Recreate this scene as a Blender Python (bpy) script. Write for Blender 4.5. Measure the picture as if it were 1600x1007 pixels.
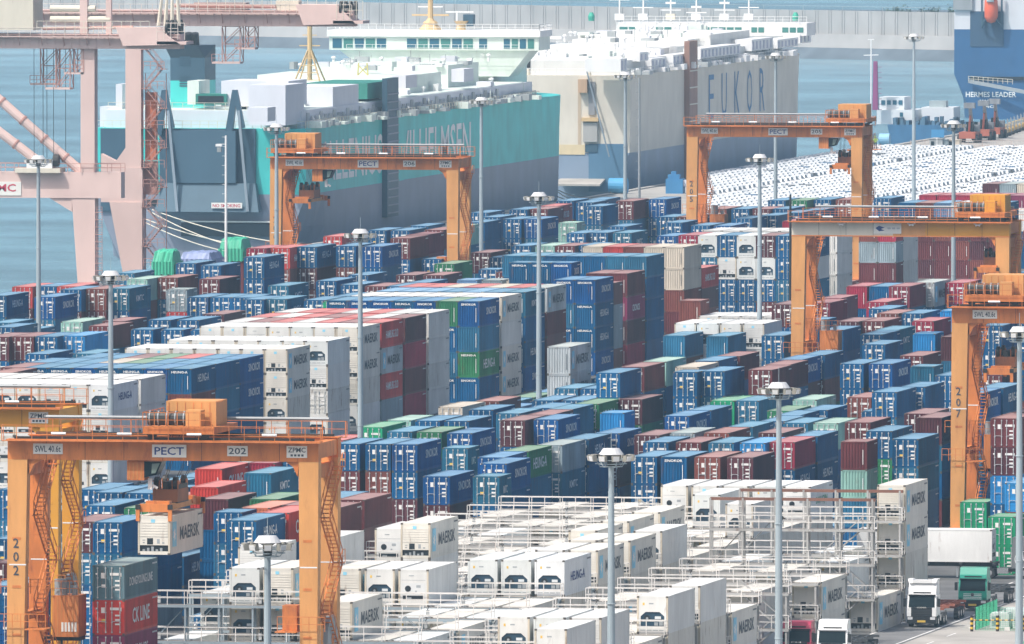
import bpy, math, random
import numpy as np
from mathutils import Vector, Matrix
for _o in list(bpy.data.objects): bpy.data.objects.remove(_o)
scene = bpy.context.scene
COL = scene.collection
# ------------------------------------------------------------------ camera
H = 76.0
FPX = 24000.0
PITCH = math.atan(933.5/FPX); YAW = math.atan(4450/FPX*math.cos(PITCH))
fw = Vector((-math.sin(YAW)*math.cos(PITCH), math.cos(YAW)*math.cos(PITCH), -math.sin(PITCH)))
rt = Vector((math.cos(YAW), math.sin(YAW), 0)); upv = rt.cross(fw)
CAM = Vector((0, 0, H))
cd = bpy.data.cameras.new('camera'); co = bpy.data.objects.new('camera', cd); COL.objects.link(co)
co.location = CAM; co.rotation_euler = fw.to_track_quat('-Z', 'Y').to_euler()
cd.sensor_width = 36; cd.lens = 36*FPX/1600; cd.clip_start = 5; cd.clip_end = 40000
scene.camera = co
# ------------------------------------------------------------------ sky, sun, exposure
SUN_EL, SUN_AZ = 55.0, 222.0       # azimuth clockwise from +Y (away from the camera)
w = bpy.data.worlds.new('World'); scene.world = w; w.use_nodes = True
nt = w.node_tree; bg = nt.nodes['Background']
sky = nt.nodes.new('ShaderNodeTexSky'); sky.sky_type = 'NISHITA'; sky.sun_disc = False
sky.sun_elevation = math.radians(SUN_EL); sky.sun_rotation = math.radians(SUN_AZ)
sky.air_density = 1.0; sky.dust_density = 6.0; sky.ozone_density = 1.0; sky.altitude = 50
nt.links.new(sky.outputs[0], bg.inputs[0]); bg.inputs[1].default_value = 0.15
sl = bpy.data.lights.new('sun', 'SUN'); so = bpy.data.objects.new('sun', sl); COL.objects.link(so)
sl.energy = 3.3; sl.angle = math.radians(0.5); sl.color = (1.0, 0.95, 0.88)
sdir = Vector((math.sin(math.radians(SUN_AZ))*math.cos(math.radians(SUN_EL)), math.cos(math.radians(SUN_AZ))*math.cos(math.radians(SUN_EL)), math.sin(math.radians(SUN_EL))))
so.rotation_euler = (-sdir).to_track_quat('-Z', 'Y').to_euler(); so.location = (0, 0, 300)
scene.view_settings.view_transform = 'Standard'; scene.view_settings.look = 'None'
scene.view_settings.exposure = 0.2; scene.view_settings.gamma = 1.0; scene.view_settings.use_curve_mapping = False
scene.render.engine = 'CYCLES'
cy = scene.cycles; cy.use_denoising = True; cy.max_bounces = 6; cy.diffuse_bounces = 3; cy.glossy_bounces = 3
cy.transparent_max_bounces = 12; cy.volume_bounces = 1; cy.caustics_reflective = False; cy.caustics_refractive = False
HAZE = 0.000068
# ------------------------------------------------------------------ helpers
def at(px, py, z=0.0):
    """point of the level z seen at a photograph pixel: used only to read positions off the photo"""
    r = fw + rt*((px-800)/FPX) - upv*((py-503.5)/FPX)
    return CAM + r*((z-H)/r.z)
def at_x(px, X, z=0.0):
    """point on the line (X, *, z) that is seen in the photo's column px"""
    r = fw + rt*((px-800)/FPX)
    lo, hi = 800.0, 6000.0
    for _ in range(50):
        m = (lo+hi)/2; d = Vector((X, m, z))-CAM
        p = 800+FPX*d.dot(rt)/d.dot(fw)
        if p < px: lo = m
        else: hi = m
    return Vector((X, lo, z))
MATS = {}
def mat(name, rgb, rough=0.6, metal=0.0, var=0.18, rust=0.0, scale=0.6, streak=True, spec=0.5, bump=0.0, rustcol=(0.16, 0.07, 0.035), emit=None):
    if name in MATS: return MATS[name]
    m = bpy.data.materials.new(name); m.use_nodes = True; n = m.node_tree.nodes; l = m.node_tree.links
    b = n['Principled BSDF']; b.inputs['Roughness'].default_value = rough; b.inputs['Metallic'].default_value = metal
    b.inputs['Specular IOR Level'].default_value = spec
    if var <= 0 and rust <= 0:
        b.inputs['Base Color'].default_value = (*rgb, 1)
    else:
        g = n.new('ShaderNodeNewGeometry'); mp = n.new('ShaderNodeMapping'); l.new(g.outputs['Position'], mp.inputs[0])
        mp.inputs['Scale'].default_value = (scale, scale, scale*(0.25 if streak else 1))
        t = n.new('ShaderNodeTexNoise'); t.inputs['Scale'].default_value = 1.0; t.inputs['Detail'].default_value = 5; t.inputs['Roughness'].default_value = 0.65
        l.new(mp.outputs[0], t.inputs['Vector'])
        t2 = n.new('ShaderNodeTexNoise'); t2.inputs['Scale'].default_value = 0.19; t2.inputs['Detail'].default_value = 1; l.new(g.outputs['Position'], t2.inputs['Vector'])
        mx = n.new('ShaderNodeMath'); mx.operation = 'ADD'; l.new(t.outputs['Fac'], mx.inputs[0]); l.new(t2.outputs['Fac'], mx.inputs[1])
        mr = n.new('ShaderNodeMapRange'); mr.inputs['From Min'].default_value = 0.7; mr.inputs['From Max'].default_value = 1.3
        mr.inputs['To Min'].default_value = 1-var; mr.inputs['To Max'].default_value = 1+var; l.new(mx.outputs[0], mr.inputs[0])
        c = n.new('ShaderNodeVectorMath'); c.operation = 'SCALE'; c.inputs[0].default_value = rgb; l.new(mr.outputs[0], c.inputs['Scale'])
        out = c.outputs[0]
        if rust > 0:
            t3 = n.new('ShaderNodeTexNoise'); t3.inputs['Scale'].default_value = 1.0; t3.inputs['Detail'].default_value = 6; t3.inputs['Roughness'].default_value = 0.7
            mp3 = n.new('ShaderNodeMapping'); mp3.inputs['Scale'].default_value = (1.7, 1.7, 0.35 if streak else 1.7); l.new(g.outputs['Position'], mp3.inputs[0]); l.new(mp3.outputs[0], t3.inputs['Vector'])
            r3 = n.new('ShaderNodeMapRange'); r3.inputs['From Min'].default_value = 0.66-0.14*rust; r3.inputs['From Max'].default_value = 0.82-0.14*rust; l.new(t3.outputs['Fac'], r3.inputs[0])
            r3.inputs['To Max'].default_value = min(1, 0.35+rust*0.6)
            mm = n.new('ShaderNodeMix'); mm.data_type = 'RGBA'; l.new(r3.outputs[0], mm.inputs[0]); l.new(out, mm.inputs[6]); mm.inputs[7].default_value = (*rustcol, 1)
            out = mm.outputs[2]
        l.new(out, b.inputs['Base Color'])
        if bump > 0:
            bp = n.new('ShaderNodeBump'); bp.inputs['Strength'].default_value = bump; bp.inputs['Distance'].default_value = 0.05; l.new(t.outputs['Fac'], bp.inputs['Height']); l.new(bp.outputs[0], b.inputs['Normal'])
    if emit:
        b.inputs['Emission Color'].default_value = (*rgb, 1); b.inputs['Emission Strength'].default_value = emit
    MATS[name] = m
    return m
class Geo:
    def __init__(self): self.v = []; self.f = []; self.m = []; self.mats = []
    def mi(self, m):
        if m not in self.mats: self.mats.append(m)
        return self.mats.index(m)
    def quad(self, a, b, c, d, m):
        k = len(self.v); self.v += [tuple(a), tuple(b), tuple(c), tuple(d)]; self.f.append((k, k+1, k+2, k+3)); self.m.append(self.mi(m))
    def poly(self, pts, m):
        k = len(self.v); self.v += [tuple(p) for p in pts]; self.f.append(tuple(range(k, k+len(pts)))); self.m.append(self.mi(m))
    def box(self, x0, y0, z0, x1, y1, z1, m, mtop=None):
        k = len(self.v); i = self.mi(m)
        self.v += [(x0, y0, z0), (x1, y0, z0), (x1, y1, z0), (x0, y1, z0), (x0, y0, z1), (x1, y0, z1), (x1, y1, z1), (x0, y1, z1)]
        for q in ((0, 3, 2, 1), (0, 1, 5, 4), (1, 2, 6, 5), (2, 3, 7, 6), (3, 0, 4, 7)): self.f.append(tuple(k+a for a in q)); self.m.append(i)
        self.f.append((k+4, k+5, k+6, k+7)); self.m.append(self.mi(mtop) if mtop else i)
        return self
    def hexa(self, P, m):
        """8 points: bottom 4 ccw, top 4 ccw"""
        k = len(self.v); i = self.mi(m); self.v += [tuple(p) for p in P]
        for q in ((0, 3, 2, 1), (0, 1, 5, 4), (1, 2, 6, 5), (2, 3, 7, 6), (3, 0, 4, 7), (4, 5, 6, 7)): self.f.append(tuple(k+a for a in q)); self.m.append(i)
        return self
    def bar(self, p0, p1, r, m, n=4, r1=None):
        p0 = Vector(p0); p1 = Vector(p1); d = (p1-p0)
        if d.length < 1e-6: return self
        d.normalize(); a = Vector((0, 0, 1)) if abs(d.z) < 0.9 else Vector((1, 0, 0))
        u = d.cross(a).normalized(); v = d.cross(u); k = len(self.v); i = self.mi(m); r1 = r if r1 is None else r1
        off = math.pi/4 if n == 4 else 0
        for p, rr in ((p0, r), (p1, r1)):
            for j in range(n):
                t = 2*math.pi*j/n+off; self.v.append(tuple(p+u*math.cos(t)*rr+v*math.sin(t)*rr))
        for j in range(n): self.f.append((k+j, k+(j+1) % n, k+n+(j+1) % n, k+n+j)); self.m.append(i)
        self.f.append(tuple(k+j for j in range(n))[::-1]); self.m.append(i); self.f.append(tuple(k+n+j for j in range(n))); self.m.append(i)
        return self
    def path(self, pts, r, m, n=4):
        for a, b in zip(pts[:-1], pts[1:]): self.bar(a, b, r, m, n)
        return self
    def prism(self, pts, y0, y1, m, axis='y'):
        """2D outline extruded: axis y -> pts are (x,z); axis x -> pts are (y,z); axis z -> (x,y)"""
        f = {'y': lambda p, t: (p[0], t, p[1]), 'x': lambda p, t: (t, p[0], p[1]), 'z': lambda p, t: (p[0], p[1], t)}[axis]
        k = len(self.v); n = len(pts); i = self.mi(m)
        self.v += [f(p, y0) for p in pts]+[f(p, y1) for p in pts]
        for j in range(n): self.f.append((k+j, k+(j+1) % n, k+n+(j+1) % n, k+n+j)); self.m.append(i)
        self.f.append(tuple(range(k, k+n))[::-1]); self.m.append(i); self.f.append(tuple(range(k+n, k+2*n))); self.m.append(i)
        return self
    def lathe(self, prof, c, m, n=12):
        k = len(self.v); i = self.mi(m)
        for r, z in prof:
            for j in range(n): t = 2*math.pi*j/n; self.v.append((c[0]+r*math.cos(t), c[1]+r*math.sin(t), c[2]+z))
        for a in range(len(prof)-1):
            for j in range(n): self.f.append((k+a*n+j, k+a*n+(j+1) % n, k+(a+1)*n+(j+1) % n, k+(a+1)*n+j)); self.m.append(i)
        return self
    def rail(self, p0, p1, m, h=1.1, step=2.0, r=0.035, mid=True):
        p0 = Vector(p0); p1 = Vector(p1); L = (p1-p0).length; n = max(1, round(L/step))
        self.bar(p0+Vector((0, 0, h)), p1+Vector((0, 0, h)), r, m)
        if mid: self.bar(p0+Vector((0, 0, h/2)), p1+Vector((0, 0, h/2)), r*.8, m)
        for j in range(n+1):
            p = p0.lerp(p1, j/n); self.bar(p, p+Vector((0, 0, h)), r, m)
        return self
    def stair(self, p0, p1, wdt, m, axis='y', n=None, rail=True):
        """flight from p0 to p1; width along the given axis"""
        p0 = Vector(p0); p1 = Vector(p1); wv = Vector((0, wdt, 0)) if axis == 'y' else Vector((wdt, 0, 0))
        n = n or max(3, int(abs(p1.z-p0.z)/0.3))
        for s in (0, 1):
            self.bar(p0+wv*s, p1+wv*s, 0.07, m)
            if rail: self.bar(p0+wv*s+Vector((0, 0, 1)), p1+wv*s+Vector((0, 0, 1)), 0.04, m)
            if rail:
                for j in range(0, n+1, 3): p = p0.lerp(p1, j/n)+wv*s; self.bar(p, p+Vector((0, 0, 1)), 0.03, m)
        for j in range(n+1):
            p = p0.lerp(p1, j/n); self.bar(p, p+wv, 0.06, m)
        return self
    def add(self, tv, tf, tm, tmats, off=(0, 0, 0), R=None):
        k = len(self.v); idx = [self.mi(x) for x in tmats]
        if R is None: self.v += [(a+off[0], b+off[1], c+off[2]) for a, b, c in tv]
        else: self.v += [tuple(R @ Vector(p)+Vector(off)) for p in tv]
        self.f += [tuple(k+a for a in q) for q in tf]; self.m += [idx[a] for a in tm]
        return self
    def mesh(self, name):
        me = bpy.data.meshes.new(name); me.from_pydata(self.v, [], self.f)
        for x in self.mats: me.materials.append(x)
        me.polygons.foreach_set('material_index', self.m); me.update()
        return me
    def build(self, name, parent=None, smooth=False):
        me = self.mesh(name)
        if smooth: me.polygons.foreach_set('use_smooth', [True]*len(self.f))
        return link(name, me, parent)
def link(name, me, parent=None, loc=None):
    o = bpy.data.objects.new(name, me); COL.objects.link(o)
    if parent: o.parent = parent
    if loc is not None: o.location = loc
    return o
def tag(o, label=None, cat=None, group=None, kind=None):
    if label: o['label'] = label
    if cat: o['category'] = cat
    if group: o['group'] = group
    if kind: o['kind'] = kind
    return o
def thing(name, label, cat, loc=(0, 0, 0), group=None, rotz=0):
    o = bpy.data.objects.new(name, None); COL.objects.link(o); o.location = loc; o.rotation_euler = (0, 0, rotz)
    o.empty_display_size = 0.5
    return tag(o, label, cat, group)
_TC = {}
def text_geo(s, w, h, bold=0.02):
    key = (s, round(w, 2), round(h, 2), bold)
    if key in _TC: return _TC[key]
    cu = bpy.data.curves.new('lettering', 'FONT'); cu.body = s; cu.offset = bold; cu.resolution_u = 2; cu.fill_mode = 'FRONT'
    to = bpy.data.objects.new('lettering', cu); COL.objects.link(to)
    dg = bpy.context.evaluated_depsgraph_get(); me = to.evaluated_get(dg).to_mesh()
    vs = [(v.co.x, v.co.y) for v in me.vertices]; fs = [tuple(p.vertices) for p in me.polygons]
    to.evaluated_get(dg).to_mesh_clear(); bpy.data.objects.remove(to); bpy.data.curves.remove(cu)
    x0 = min(a for a, b in vs); x1 = max(a for a, b in vs); y0 = min(b for a, b in vs); y1 = max(b for a, b in vs)
    vs = [((a-x0)/(x1-x0)*w, (b-y0)/(y1-y0)*h) for a, b in vs]
    _TC[key] = (vs, fs); return _TC[key]
def put_text(g, s, m, w, h, origin, ux=(1, 0, 0), uy=(0, 0, 1), bold=0.02):
    """lettering laid flat on a face, origin = lower left corner"""
    vs, fs = text_geo(s, w, h, bold); o = Vector(origin); ux = Vector(ux); uy = Vector(uy)
    k = len(g.v); i = g.mi(m); g.v += [tuple(o+ux*a+uy*b) for a, b in vs]
    g.f += [tuple(k+a for a in q) for q in fs]; g.m += [i]*len(fs)
# ------------------------------------------------------------------ palette
def P(c, t=0.0, d=(0.62, 0.60, 0.56)): return tuple(a*(1-t)+b*t for a, b in zip(c, d))
PAINT = {'b': (0.002, 0.092, 0.24), 's': (0.002, 0.080, 0.27), 'h': (0.003, 0.085, 0.21), 'x': (0.016, 0.13, 0.23), 'q': (0.022, 0.145, 0.27), 'i': (0.095, 0.026, 0.034), 'j': (0.20, 0.058, 0.045), 'V': (0.62, 0.60, 0.54), 'v': (0.60, 0.60, 0.57), 'B': (0.02, 0.22, 0.52), 'm': (0.14, 0.032, 0.036), 'M': (0.20, 0.025, 0.045),
         'r': (0.50, 0.055, 0.05), 'k': (0.58, 0.05, 0.035), 'o': (0.62, 0.20, 0.10), 'c': (0.33, 0.022, 0.055), 'p': (0.26, 0.035, 0.10), 'g': (0.03, 0.19, 0.085), 'G': (0.012, 0.30, 0.14), 'e': (0.03, 0.20, 0.08),
         'w': (0.66, 0.66, 0.635), 'y': (0.26, 0.33, 0.37), 'Y': (0.42, 0.46, 0.48), 'd': (0.12, 0.21, 0.25), 't': (0.28, 0.50, 0.44), 'a': (0.60, 0.54, 0.45), 'l': (0.14, 0.26, 0.45),
         'W': (0.68, 0.685, 0.665), 'Q': (0.66, 0.69, 0.68), 'R': (0.69, 0.665, 0.60), 'H': (0.74, 0.76, 0.77), 'J': (0.74, 0.75, 0.74)}
CNAME = {'q': 'blue_faded', 'i': 'maroon_dark', 'j': 'maroon_brown', 'V': 'reefer_stained', 'v': 'white_stained', 'b': 'blue', 's': 'blue_deep', 'h': 'blue_sea', 'x': 'blue_steel', 'B': 'blue_bright', 'm': 'maroon', 'M': 'wine', 'r': 'red', 'k': 'red_bright', 'o': 'orange', 'c': 'crimson', 'p': 'magenta', 'g': 'green', 'G': 'green_bright', 'e': 'green_dark',
         'w': 'white', 'y': 'grey', 'Y': 'grey_pale', 'd': 'slate', 't': 'pale_teal', 'a': 'cream', 'l': 'blue_light', 'W': 'reefer_white', 'Q': 'reefer_cool', 'R': 'reefer_warm', 'H': 'reefer_clean', 'J': 'reefer_plain'}
REEF = 'WQRHJV'
def paint(c):
    white = c in 'wWQRHJaVv'
    return mat('paint_'+CNAME[c], PAINT[c], rough=0.5, var=0.13 if white else 0.3, rust=(0.75 if c in 'Vv' else 0.42) if white else 0.55, spec=0.15, scale=0.9)
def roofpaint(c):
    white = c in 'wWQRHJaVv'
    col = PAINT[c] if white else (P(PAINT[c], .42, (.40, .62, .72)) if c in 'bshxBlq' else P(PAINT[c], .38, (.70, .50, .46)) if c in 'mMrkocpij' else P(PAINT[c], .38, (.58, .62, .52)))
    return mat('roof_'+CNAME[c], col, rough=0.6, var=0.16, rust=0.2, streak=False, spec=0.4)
galv = mat('galvanised_rod', (0.55, 0.57, 0.58), rough=0.45, metal=0.2, var=0.1)
dark = mat('dark_rubber', (0.015, 0.017, 0.02), rough=0.7, var=0.1)
black = mat('black_recess', (0.008, 0.014, 0.02), rough=0.5, var=0)
sticker = mat('white_sticker', (0.8, 0.8, 0.78), var=0)
sticky = mat('yellow_sticker', (0.75, 0.5, 0.08), var=0)
casting = mat('corner_casting', (0.10, 0.085, 0.07), rough=0.8, var=0.2)
wtext = mat('white_lettering', (0.80, 0.81, 0.80), var=0.05)
dtext = mat('dark_lettering', (0.055, 0.07, 0.09), var=0.05)
ltext = mat('faded_lettering', (0.45, 0.47, 0.5), var=0.05)
gtext = mat('green_lettering', (0.10, 0.38, 0.22), var=0.05)
rtext = mat('red_lettering', (0.5, 0.04, 0.08), var=0.05)
bluetext = mat('navy_lettering', (0.02, 0.05, 0.22), var=0.05)
logo = mat('pale_blue_logo', (0.25, 0.60, 0.78), var=0.05)
# ------------------------------------------------------------------ yard layout: x, y, length, end type, tier height, colours from the ground up, detail flags
STACKS = [
(-206.44,1079.60,4,3,0,[24,22],[0,0]),
(-209.19,1079.60,4,3,0,[24,24],[0,0]),
(-211.94,1079.60,4,3,0,[22],[0]),
(-214.69,1079.60,4,3,0,[24,22],[0,0]),
(-217.44,1079.60,4,3,0,[22,22],[0,0]),
(-206.44,1094.20,4,3,0,[22],[0]),
(-209.19,1094.20,4,3,0,[22,23],[0,0]),
(-211.94,1094.20,4,3,0,[22,22],[0,0]),
(-214.69,1094.20,4,3,0,[23],[0]),
(-217.44,1094.20,4,3,0,[23,22],[0,0]),
(-206.44,1108.80,4,3,0,[22,22],[0,0]),
(-209.19,1108.80,4,3,0,[23],[0]),
(-211.94,1108.80,4,3,0,[22,23],[0,0]),
(-214.69,1108.80,4,3,0,[23,22],[0,0]),
(-217.44,1108.80,4,3,0,[22,22],[0,0]),
(-206.44,1123.40,4,3,0,[22,22,22],[0,0,2]),
(-209.19,1123.40,4,3,0,[22,22],[0,0]),
(-211.94,1123.40,4,3,0,[22,22],[0,0]),
(-214.69,1123.40,4,3,0,[22,22],[0,0]),
(-217.44,1123.40,4,3,0,[23,23],[0,0]),
(-240.46,1125.15,4,0,0,[0,0,11,8,18],[0,0,2,2,2]),
(-206.44,1138.00,4,3,0,[22,22,22],[0,0,2]),
(-209.19,1138.00,4,3,0,[22,22,23],[0,0,2]),
(-211.94,1138.00,4,3,0,[22,22,22],[0,0,2]),
(-214.69,1138.00,4,3,0,[24,23],[0,0]),
(-217.44,1138.00,4,3,0,[24,22],[0,0]),
(-252.58,1142.89,4,0,0,[3,0,1,0],[0,0,2,2]),
(-206.44,1152.60,4,3,0,[24,24],[0,2]),
(-209.19,1152.60,4,3,0,[22,23],[0,0]),
(-211.94,1152.60,4,3,0,[23,22],[0,0]),
(-214.69,1152.60,4,3,0,[22,22],[0,0]),
(-217.44,1152.60,4,3,0,[22],[0]),
(-223.44,1155.20,4,3,0,[23,23],[0,2]),
(-226.19,1155.20,4,3,0,[23,22],[0,2]),
(-228.94,1155.20,4,3,0,[22,22,24],[0,2,2]),
(-206.44,1167.20,4,3,0,[22,22,22],[0,2,2]),
(-209.19,1167.20,4,3,0,[23,22],[0,2]),
(-211.94,1167.20,4,3,0,[22],[0]),
(-214.69,1167.20,4,3,0,[22,24],[0,0]),
(-217.44,1167.20,4,3,0,[22,23],[0,2]),
(-223.44,1170.40,4,3,0,[23,24],[0,2]),
(-226.19,1170.40,4,3,0,[23],[0]),
(-228.94,1170.40,4,3,0,[22],[0]),
(-258.97,1173.56,4,0,0,[5,5,0,5],[0,1,1,2]),
(-206.44,1181.80,4,3,0,[22,22,22],[0,2,2]),
(-209.19,1181.80,4,3,0,[22,24],[0,1]),
(-211.94,1181.80,4,3,0,[23,22],[0,2]),
(-214.69,1181.80,4,3,0,[22],[0]),
(-217.44,1181.80,4,3,0,[23,22],[0,0]),
(-223.44,1185.60,4,3,0,[22,23],[0,2]),
(-226.19,1185.60,4,3,0,[22,24],[0,2]),
(-228.94,1185.60,4,3,0,[22,23],[0,2]),
(-206.44,1196.40,4,3,0,[22,24],[2,2]),
(-209.19,1196.40,4,3,0,[22,22],[0,0]),
(-211.94,1196.40,4,3,0,[22],[0]),
(-223.44,1200.80,4,3,0,[22,24],[0,2]),
(-226.19,1200.80,4,3,0,[22,24],[0,2]),
(-228.94,1200.80,4,3,0,[22,23],[0,2]),
(-231.69,1200.80,4,3,0,[22,22,22],[0,2,2]),
(-234.44,1200.80,4,3,0,[22,22,22],[0,2,2]),
(-237.19,1200.80,4,3,0,[22,22,24],[0,0,2]),
(-239.94,1200.80,4,3,0,[24,22],[2,2]),
(-242.69,1200.80,4,3,0,[22,22,24],[2,2,2]),
(-245.44,1200.80,4,3,0,[22,22,23],[2,2,2]),
(-250.94,1200.80,4,3,0,[23],[2]),
(-266.49,1208.24,4,0,0,[1,5,0,0],[0,0,0,2]),
(-209.19,1211.00,4,3,0,[22],[0]),
(-211.94,1211.00,4,3,0,[22],[0]),
(-217.44,1211.00,4,3,0,[23,24],[0,2]),
(-223.44,1216.00,4,3,0,[22,22,25],[0,2,2]),
(-226.19,1216.00,4,3,0,[22,22,23],[0,2,2]),
(-228.94,1216.00,4,3,0,[22,22,23],[0,2,2]),
(-231.69,1216.00,4,3,0,[22,22],[0,2]),
(-234.44,1216.00,4,3,0,[22,22,22,24],[0,1,2,2]),
(-237.19,1216.00,4,3,0,[22],[0]),
(-242.69,1216.00,4,3,0,[22],[0]),
(-245.44,1216.00,4,3,0,[22,24],[0,2]),
(-248.19,1216.00,4,3,0,[22,22],[0,0]),
(-250.94,1216.00,4,3,0,[22,23],[2,2]),
(-209.19,1225.60,4,3,0,[22,22],[2,2]),
(-211.94,1225.60,4,3,0,[22],[0]),
(-214.69,1225.60,4,3,0,[22,22],[0,0]),
(-217.44,1225.60,4,3,0,[22],[0]),
(-223.44,1231.20,4,3,0,[22,22,24],[0,2,2]),
(-226.19,1231.20,4,3,0,[22,22,22],[0,0,2]),
(-228.94,1231.20,4,3,0,[22,22],[0,0]),
(-231.69,1231.20,4,3,0,[22],[0]),
(-234.44,1231.20,4,3,0,[22,22],[0,2]),
(-237.19,1231.20,4,3,0,[24,22],[0,1]),
(-239.94,1231.20,4,3,0,[22],[0]),
(-242.69,1231.20,4,3,0,[23,22],[0,0]),
(-245.44,1231.20,4,3,0,[23],[0]),
(-248.19,1231.20,4,3,0,[23,22],[0,2]),
(-250.94,1231.20,4,3,0,[22,22,22],[0,0,2]),
(-263.95,1235.25,4,0,0,[1,0,0,0],[0,0,2,2]),
(-266.49,1236.08,4,0,0,[0,0,0,5],[2,2,2,2]),
(-253.69,1240.19,4,0,0,[0,0,0,2],[0,1,1,2]),
(-206.44,1240.20,4,3,0,[24,24],[2,2]),
(-211.94,1240.20,4,3,0,[22],[0]),
(-223.44,1246.40,4,3,0,[22,22,24],[0,2,2]),
(-226.19,1246.40,4,3,0,[22,22,24],[0,0,2]),
(-228.94,1246.40,4,3,0,[24,22],[0,0]),
(-231.69,1246.40,4,3,0,[22],[0]),
(-234.44,1246.40,4,3,0,[24,24],[0,0]),
(-237.19,1246.40,4,3,0,[22,24],[0,2]),
(-239.94,1246.40,4,3,0,[23,23],[0,1]),
(-245.44,1246.40,4,3,0,[22,24],[0,0]),
(-248.19,1246.40,4,3,0,[22,22,22],[0,2,2]),
(-253.43,1252.68,4,0,0,[1,0,0,8],[0,0,1,2]),
(-257.44,1252.93,2,0,0,[5,0,0,0],[0,1,2,2]),
(-211.94,1254.80,4,3,0,[24,22],[2,2]),
(-217.44,1254.80,4,3,0,[22,22],[1,2]),
(-266.24,1258.49,4,0,0,[16,0,0,12],[2,2,2,2]),
(-250.95,1259.40,4,1,0,[0,0,0,5],[0,0,1,2]),
(-256.62,1260.36,4,1,0,[0,0,0,9],[0,0,0,1]),
(-223.44,1261.60,4,3,0,[22,22,22],[0,2,2]),
(-226.19,1261.60,4,3,0,[22,22],[0,0]),
(-228.94,1261.60,4,3,0,[22,22,24],[0,0,2]),
(-231.69,1261.60,4,3,0,[22,22],[0,0]),
(-234.44,1261.60,4,3,0,[22,24],[0,0]),
(-237.19,1261.60,4,3,0,[22],[0]),
(-242.69,1261.60,4,3,0,[22,22],[0,2]),
(-245.44,1261.60,4,3,0,[22,22,22],[0,0,2]),
(-248.19,1261.60,4,3,0,[22],[0]),
(-270.17,1261.79,4,0,0,[0,0,0,0],[0,0,0,2]),
(-254.14,1265.17,4,1,0,[0,0,0,5],[0,0,0,1]),
(-206.44,1269.40,4,3,0,[24],[2]),
(-209.19,1269.40,4,3,0,[22,23],[2,2]),
(-211.94,1269.40,4,3,0,[22],[0]),
(-214.69,1269.40,4,3,0,[22],[0]),
(-217.44,1269.40,4,3,0,[22,23],[0,2]),
(-262.94,1273.99,4,1,0,[5,0,0,5],[1,2,2,2]),
(-258.81,1274.76,4,1,0,[0,0,0,12],[0,0,0,2]),
(-251.38,1275.03,4,0,0,[0,0,5,5],[0,1,1,2]),
(-223.44,1276.80,4,3,0,[22,22],[0,2]),
(-226.19,1276.80,4,3,0,[22],[0]),
(-228.94,1276.80,4,3,0,[22,22,24],[0,0,2]),
(-231.69,1276.80,4,3,0,[22,23],[0,0]),
(-234.44,1276.80,4,3,0,[23,24],[0,0]),
(-237.19,1276.80,4,3,0,[22,23],[0,2]),
(-239.94,1276.80,4,3,0,[22,22],[0,2]),
(-242.69,1276.80,4,3,0,[22],[0]),
(-253.86,1277.66,4,0,0,[0,0,0,2],[0,0,0,1]),
(-267.88,1279.35,4,0,0,[0,2],[2,2]),
(-271.34,1282.92,4,0,0,[3,0,0,0],[0,0,0,2]),
(-274.15,1283.50,4,0,0,[0,1,0,0],[0,0,0,2]),
(-206.44,1284.00,4,3,0,[22,22,24,24],[2,2,2,2]),
(-211.94,1284.00,4,3,0,[22,23],[0,2]),
(-214.69,1284.00,4,3,0,[22],[0]),
(-217.44,1284.00,4,3,0,[22],[0]),
(-283.26,1286.86,4,0,0,[0,1,0,0],[1,1,2,2]),
(-276.63,1288.11,4,0,0,[0,12,0,0],[0,0,0,2]),
(-223.44,1292.00,4,3,0,[22,22],[0,2]),
(-226.19,1292.00,4,3,0,[22],[0]),
(-228.94,1292.00,4,3,0,[22,22,24],[0,0,2]),
(-231.69,1292.00,4,3,0,[22,22],[0,0]),
(-234.44,1292.00,4,3,0,[22,22],[0,0]),
(-237.19,1292.00,4,3,0,[22,22],[0,2]),
(-239.94,1292.00,4,3,0,[22],[0]),
(-242.69,1292.00,4,3,0,[22],[0]),
(-245.44,1292.00,4,3,0,[23,22],[0,2]),
(-248.19,1292.00,4,3,0,[23,24],[0,2]),
(-250.94,1292.00,4,3,0,[22,23],[0,0]),
(-267.91,1293.97,4,1,0,[5,0,5,8],[0,1,1,2]),
(-271.29,1295.41,4,0,0,[0,0],[0,1]),
(-265.38,1300.12,4,0,0,[0,0],[0,0]),
(-267.86,1306.46,4,0,0,[0,0],[0,0]),
(-223.44,1307.20,4,3,0,[22,22,22],[1,2,2]),
(-226.19,1307.20,4,3,0,[22,22],[0,2]),
(-228.94,1307.20,4,3,0,[22,23],[0,2]),
(-231.69,1307.20,4,3,0,[24,24],[0,0]),
(-234.44,1307.20,4,3,0,[22,22],[0,0]),
(-237.19,1307.20,4,3,0,[23,22],[0,0]),
(-239.94,1307.20,4,3,0,[23],[0]),
(-242.69,1307.20,4,3,0,[22],[0]),
(-245.44,1307.20,4,3,0,[22,23],[0,2]),
(-250.94,1307.20,4,3,0,[23,23],[0,2]),
(-268.29,1318.95,4,1,0,[0,0,0,3],[0,0,0,2]),
(-223.44,1322.40,4,3,0,[22,22],[2,2]),
(-226.19,1322.40,4,3,0,[22,22],[0,1]),
(-228.94,1322.40,4,3,0,[22,22,23],[0,2,2]),
(-231.69,1322.40,4,3,0,[22,22],[0,2]),
(-234.44,1322.40,4,3,0,[22,24],[0,0]),
(-237.19,1322.40,4,3,0,[24,22],[0,0]),
(-239.94,1322.40,4,3,0,[23],[0]),
(-242.69,1322.40,4,3,0,[24,22],[0,2]),
(-245.44,1322.40,4,3,0,[23,22],[0,2]),
(-250.94,1322.40,4,3,0,[22,22],[0,2]),
(-274.10,1325.88,4,1,0,[12,5,0,8],[0,0,0,2]),
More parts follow.
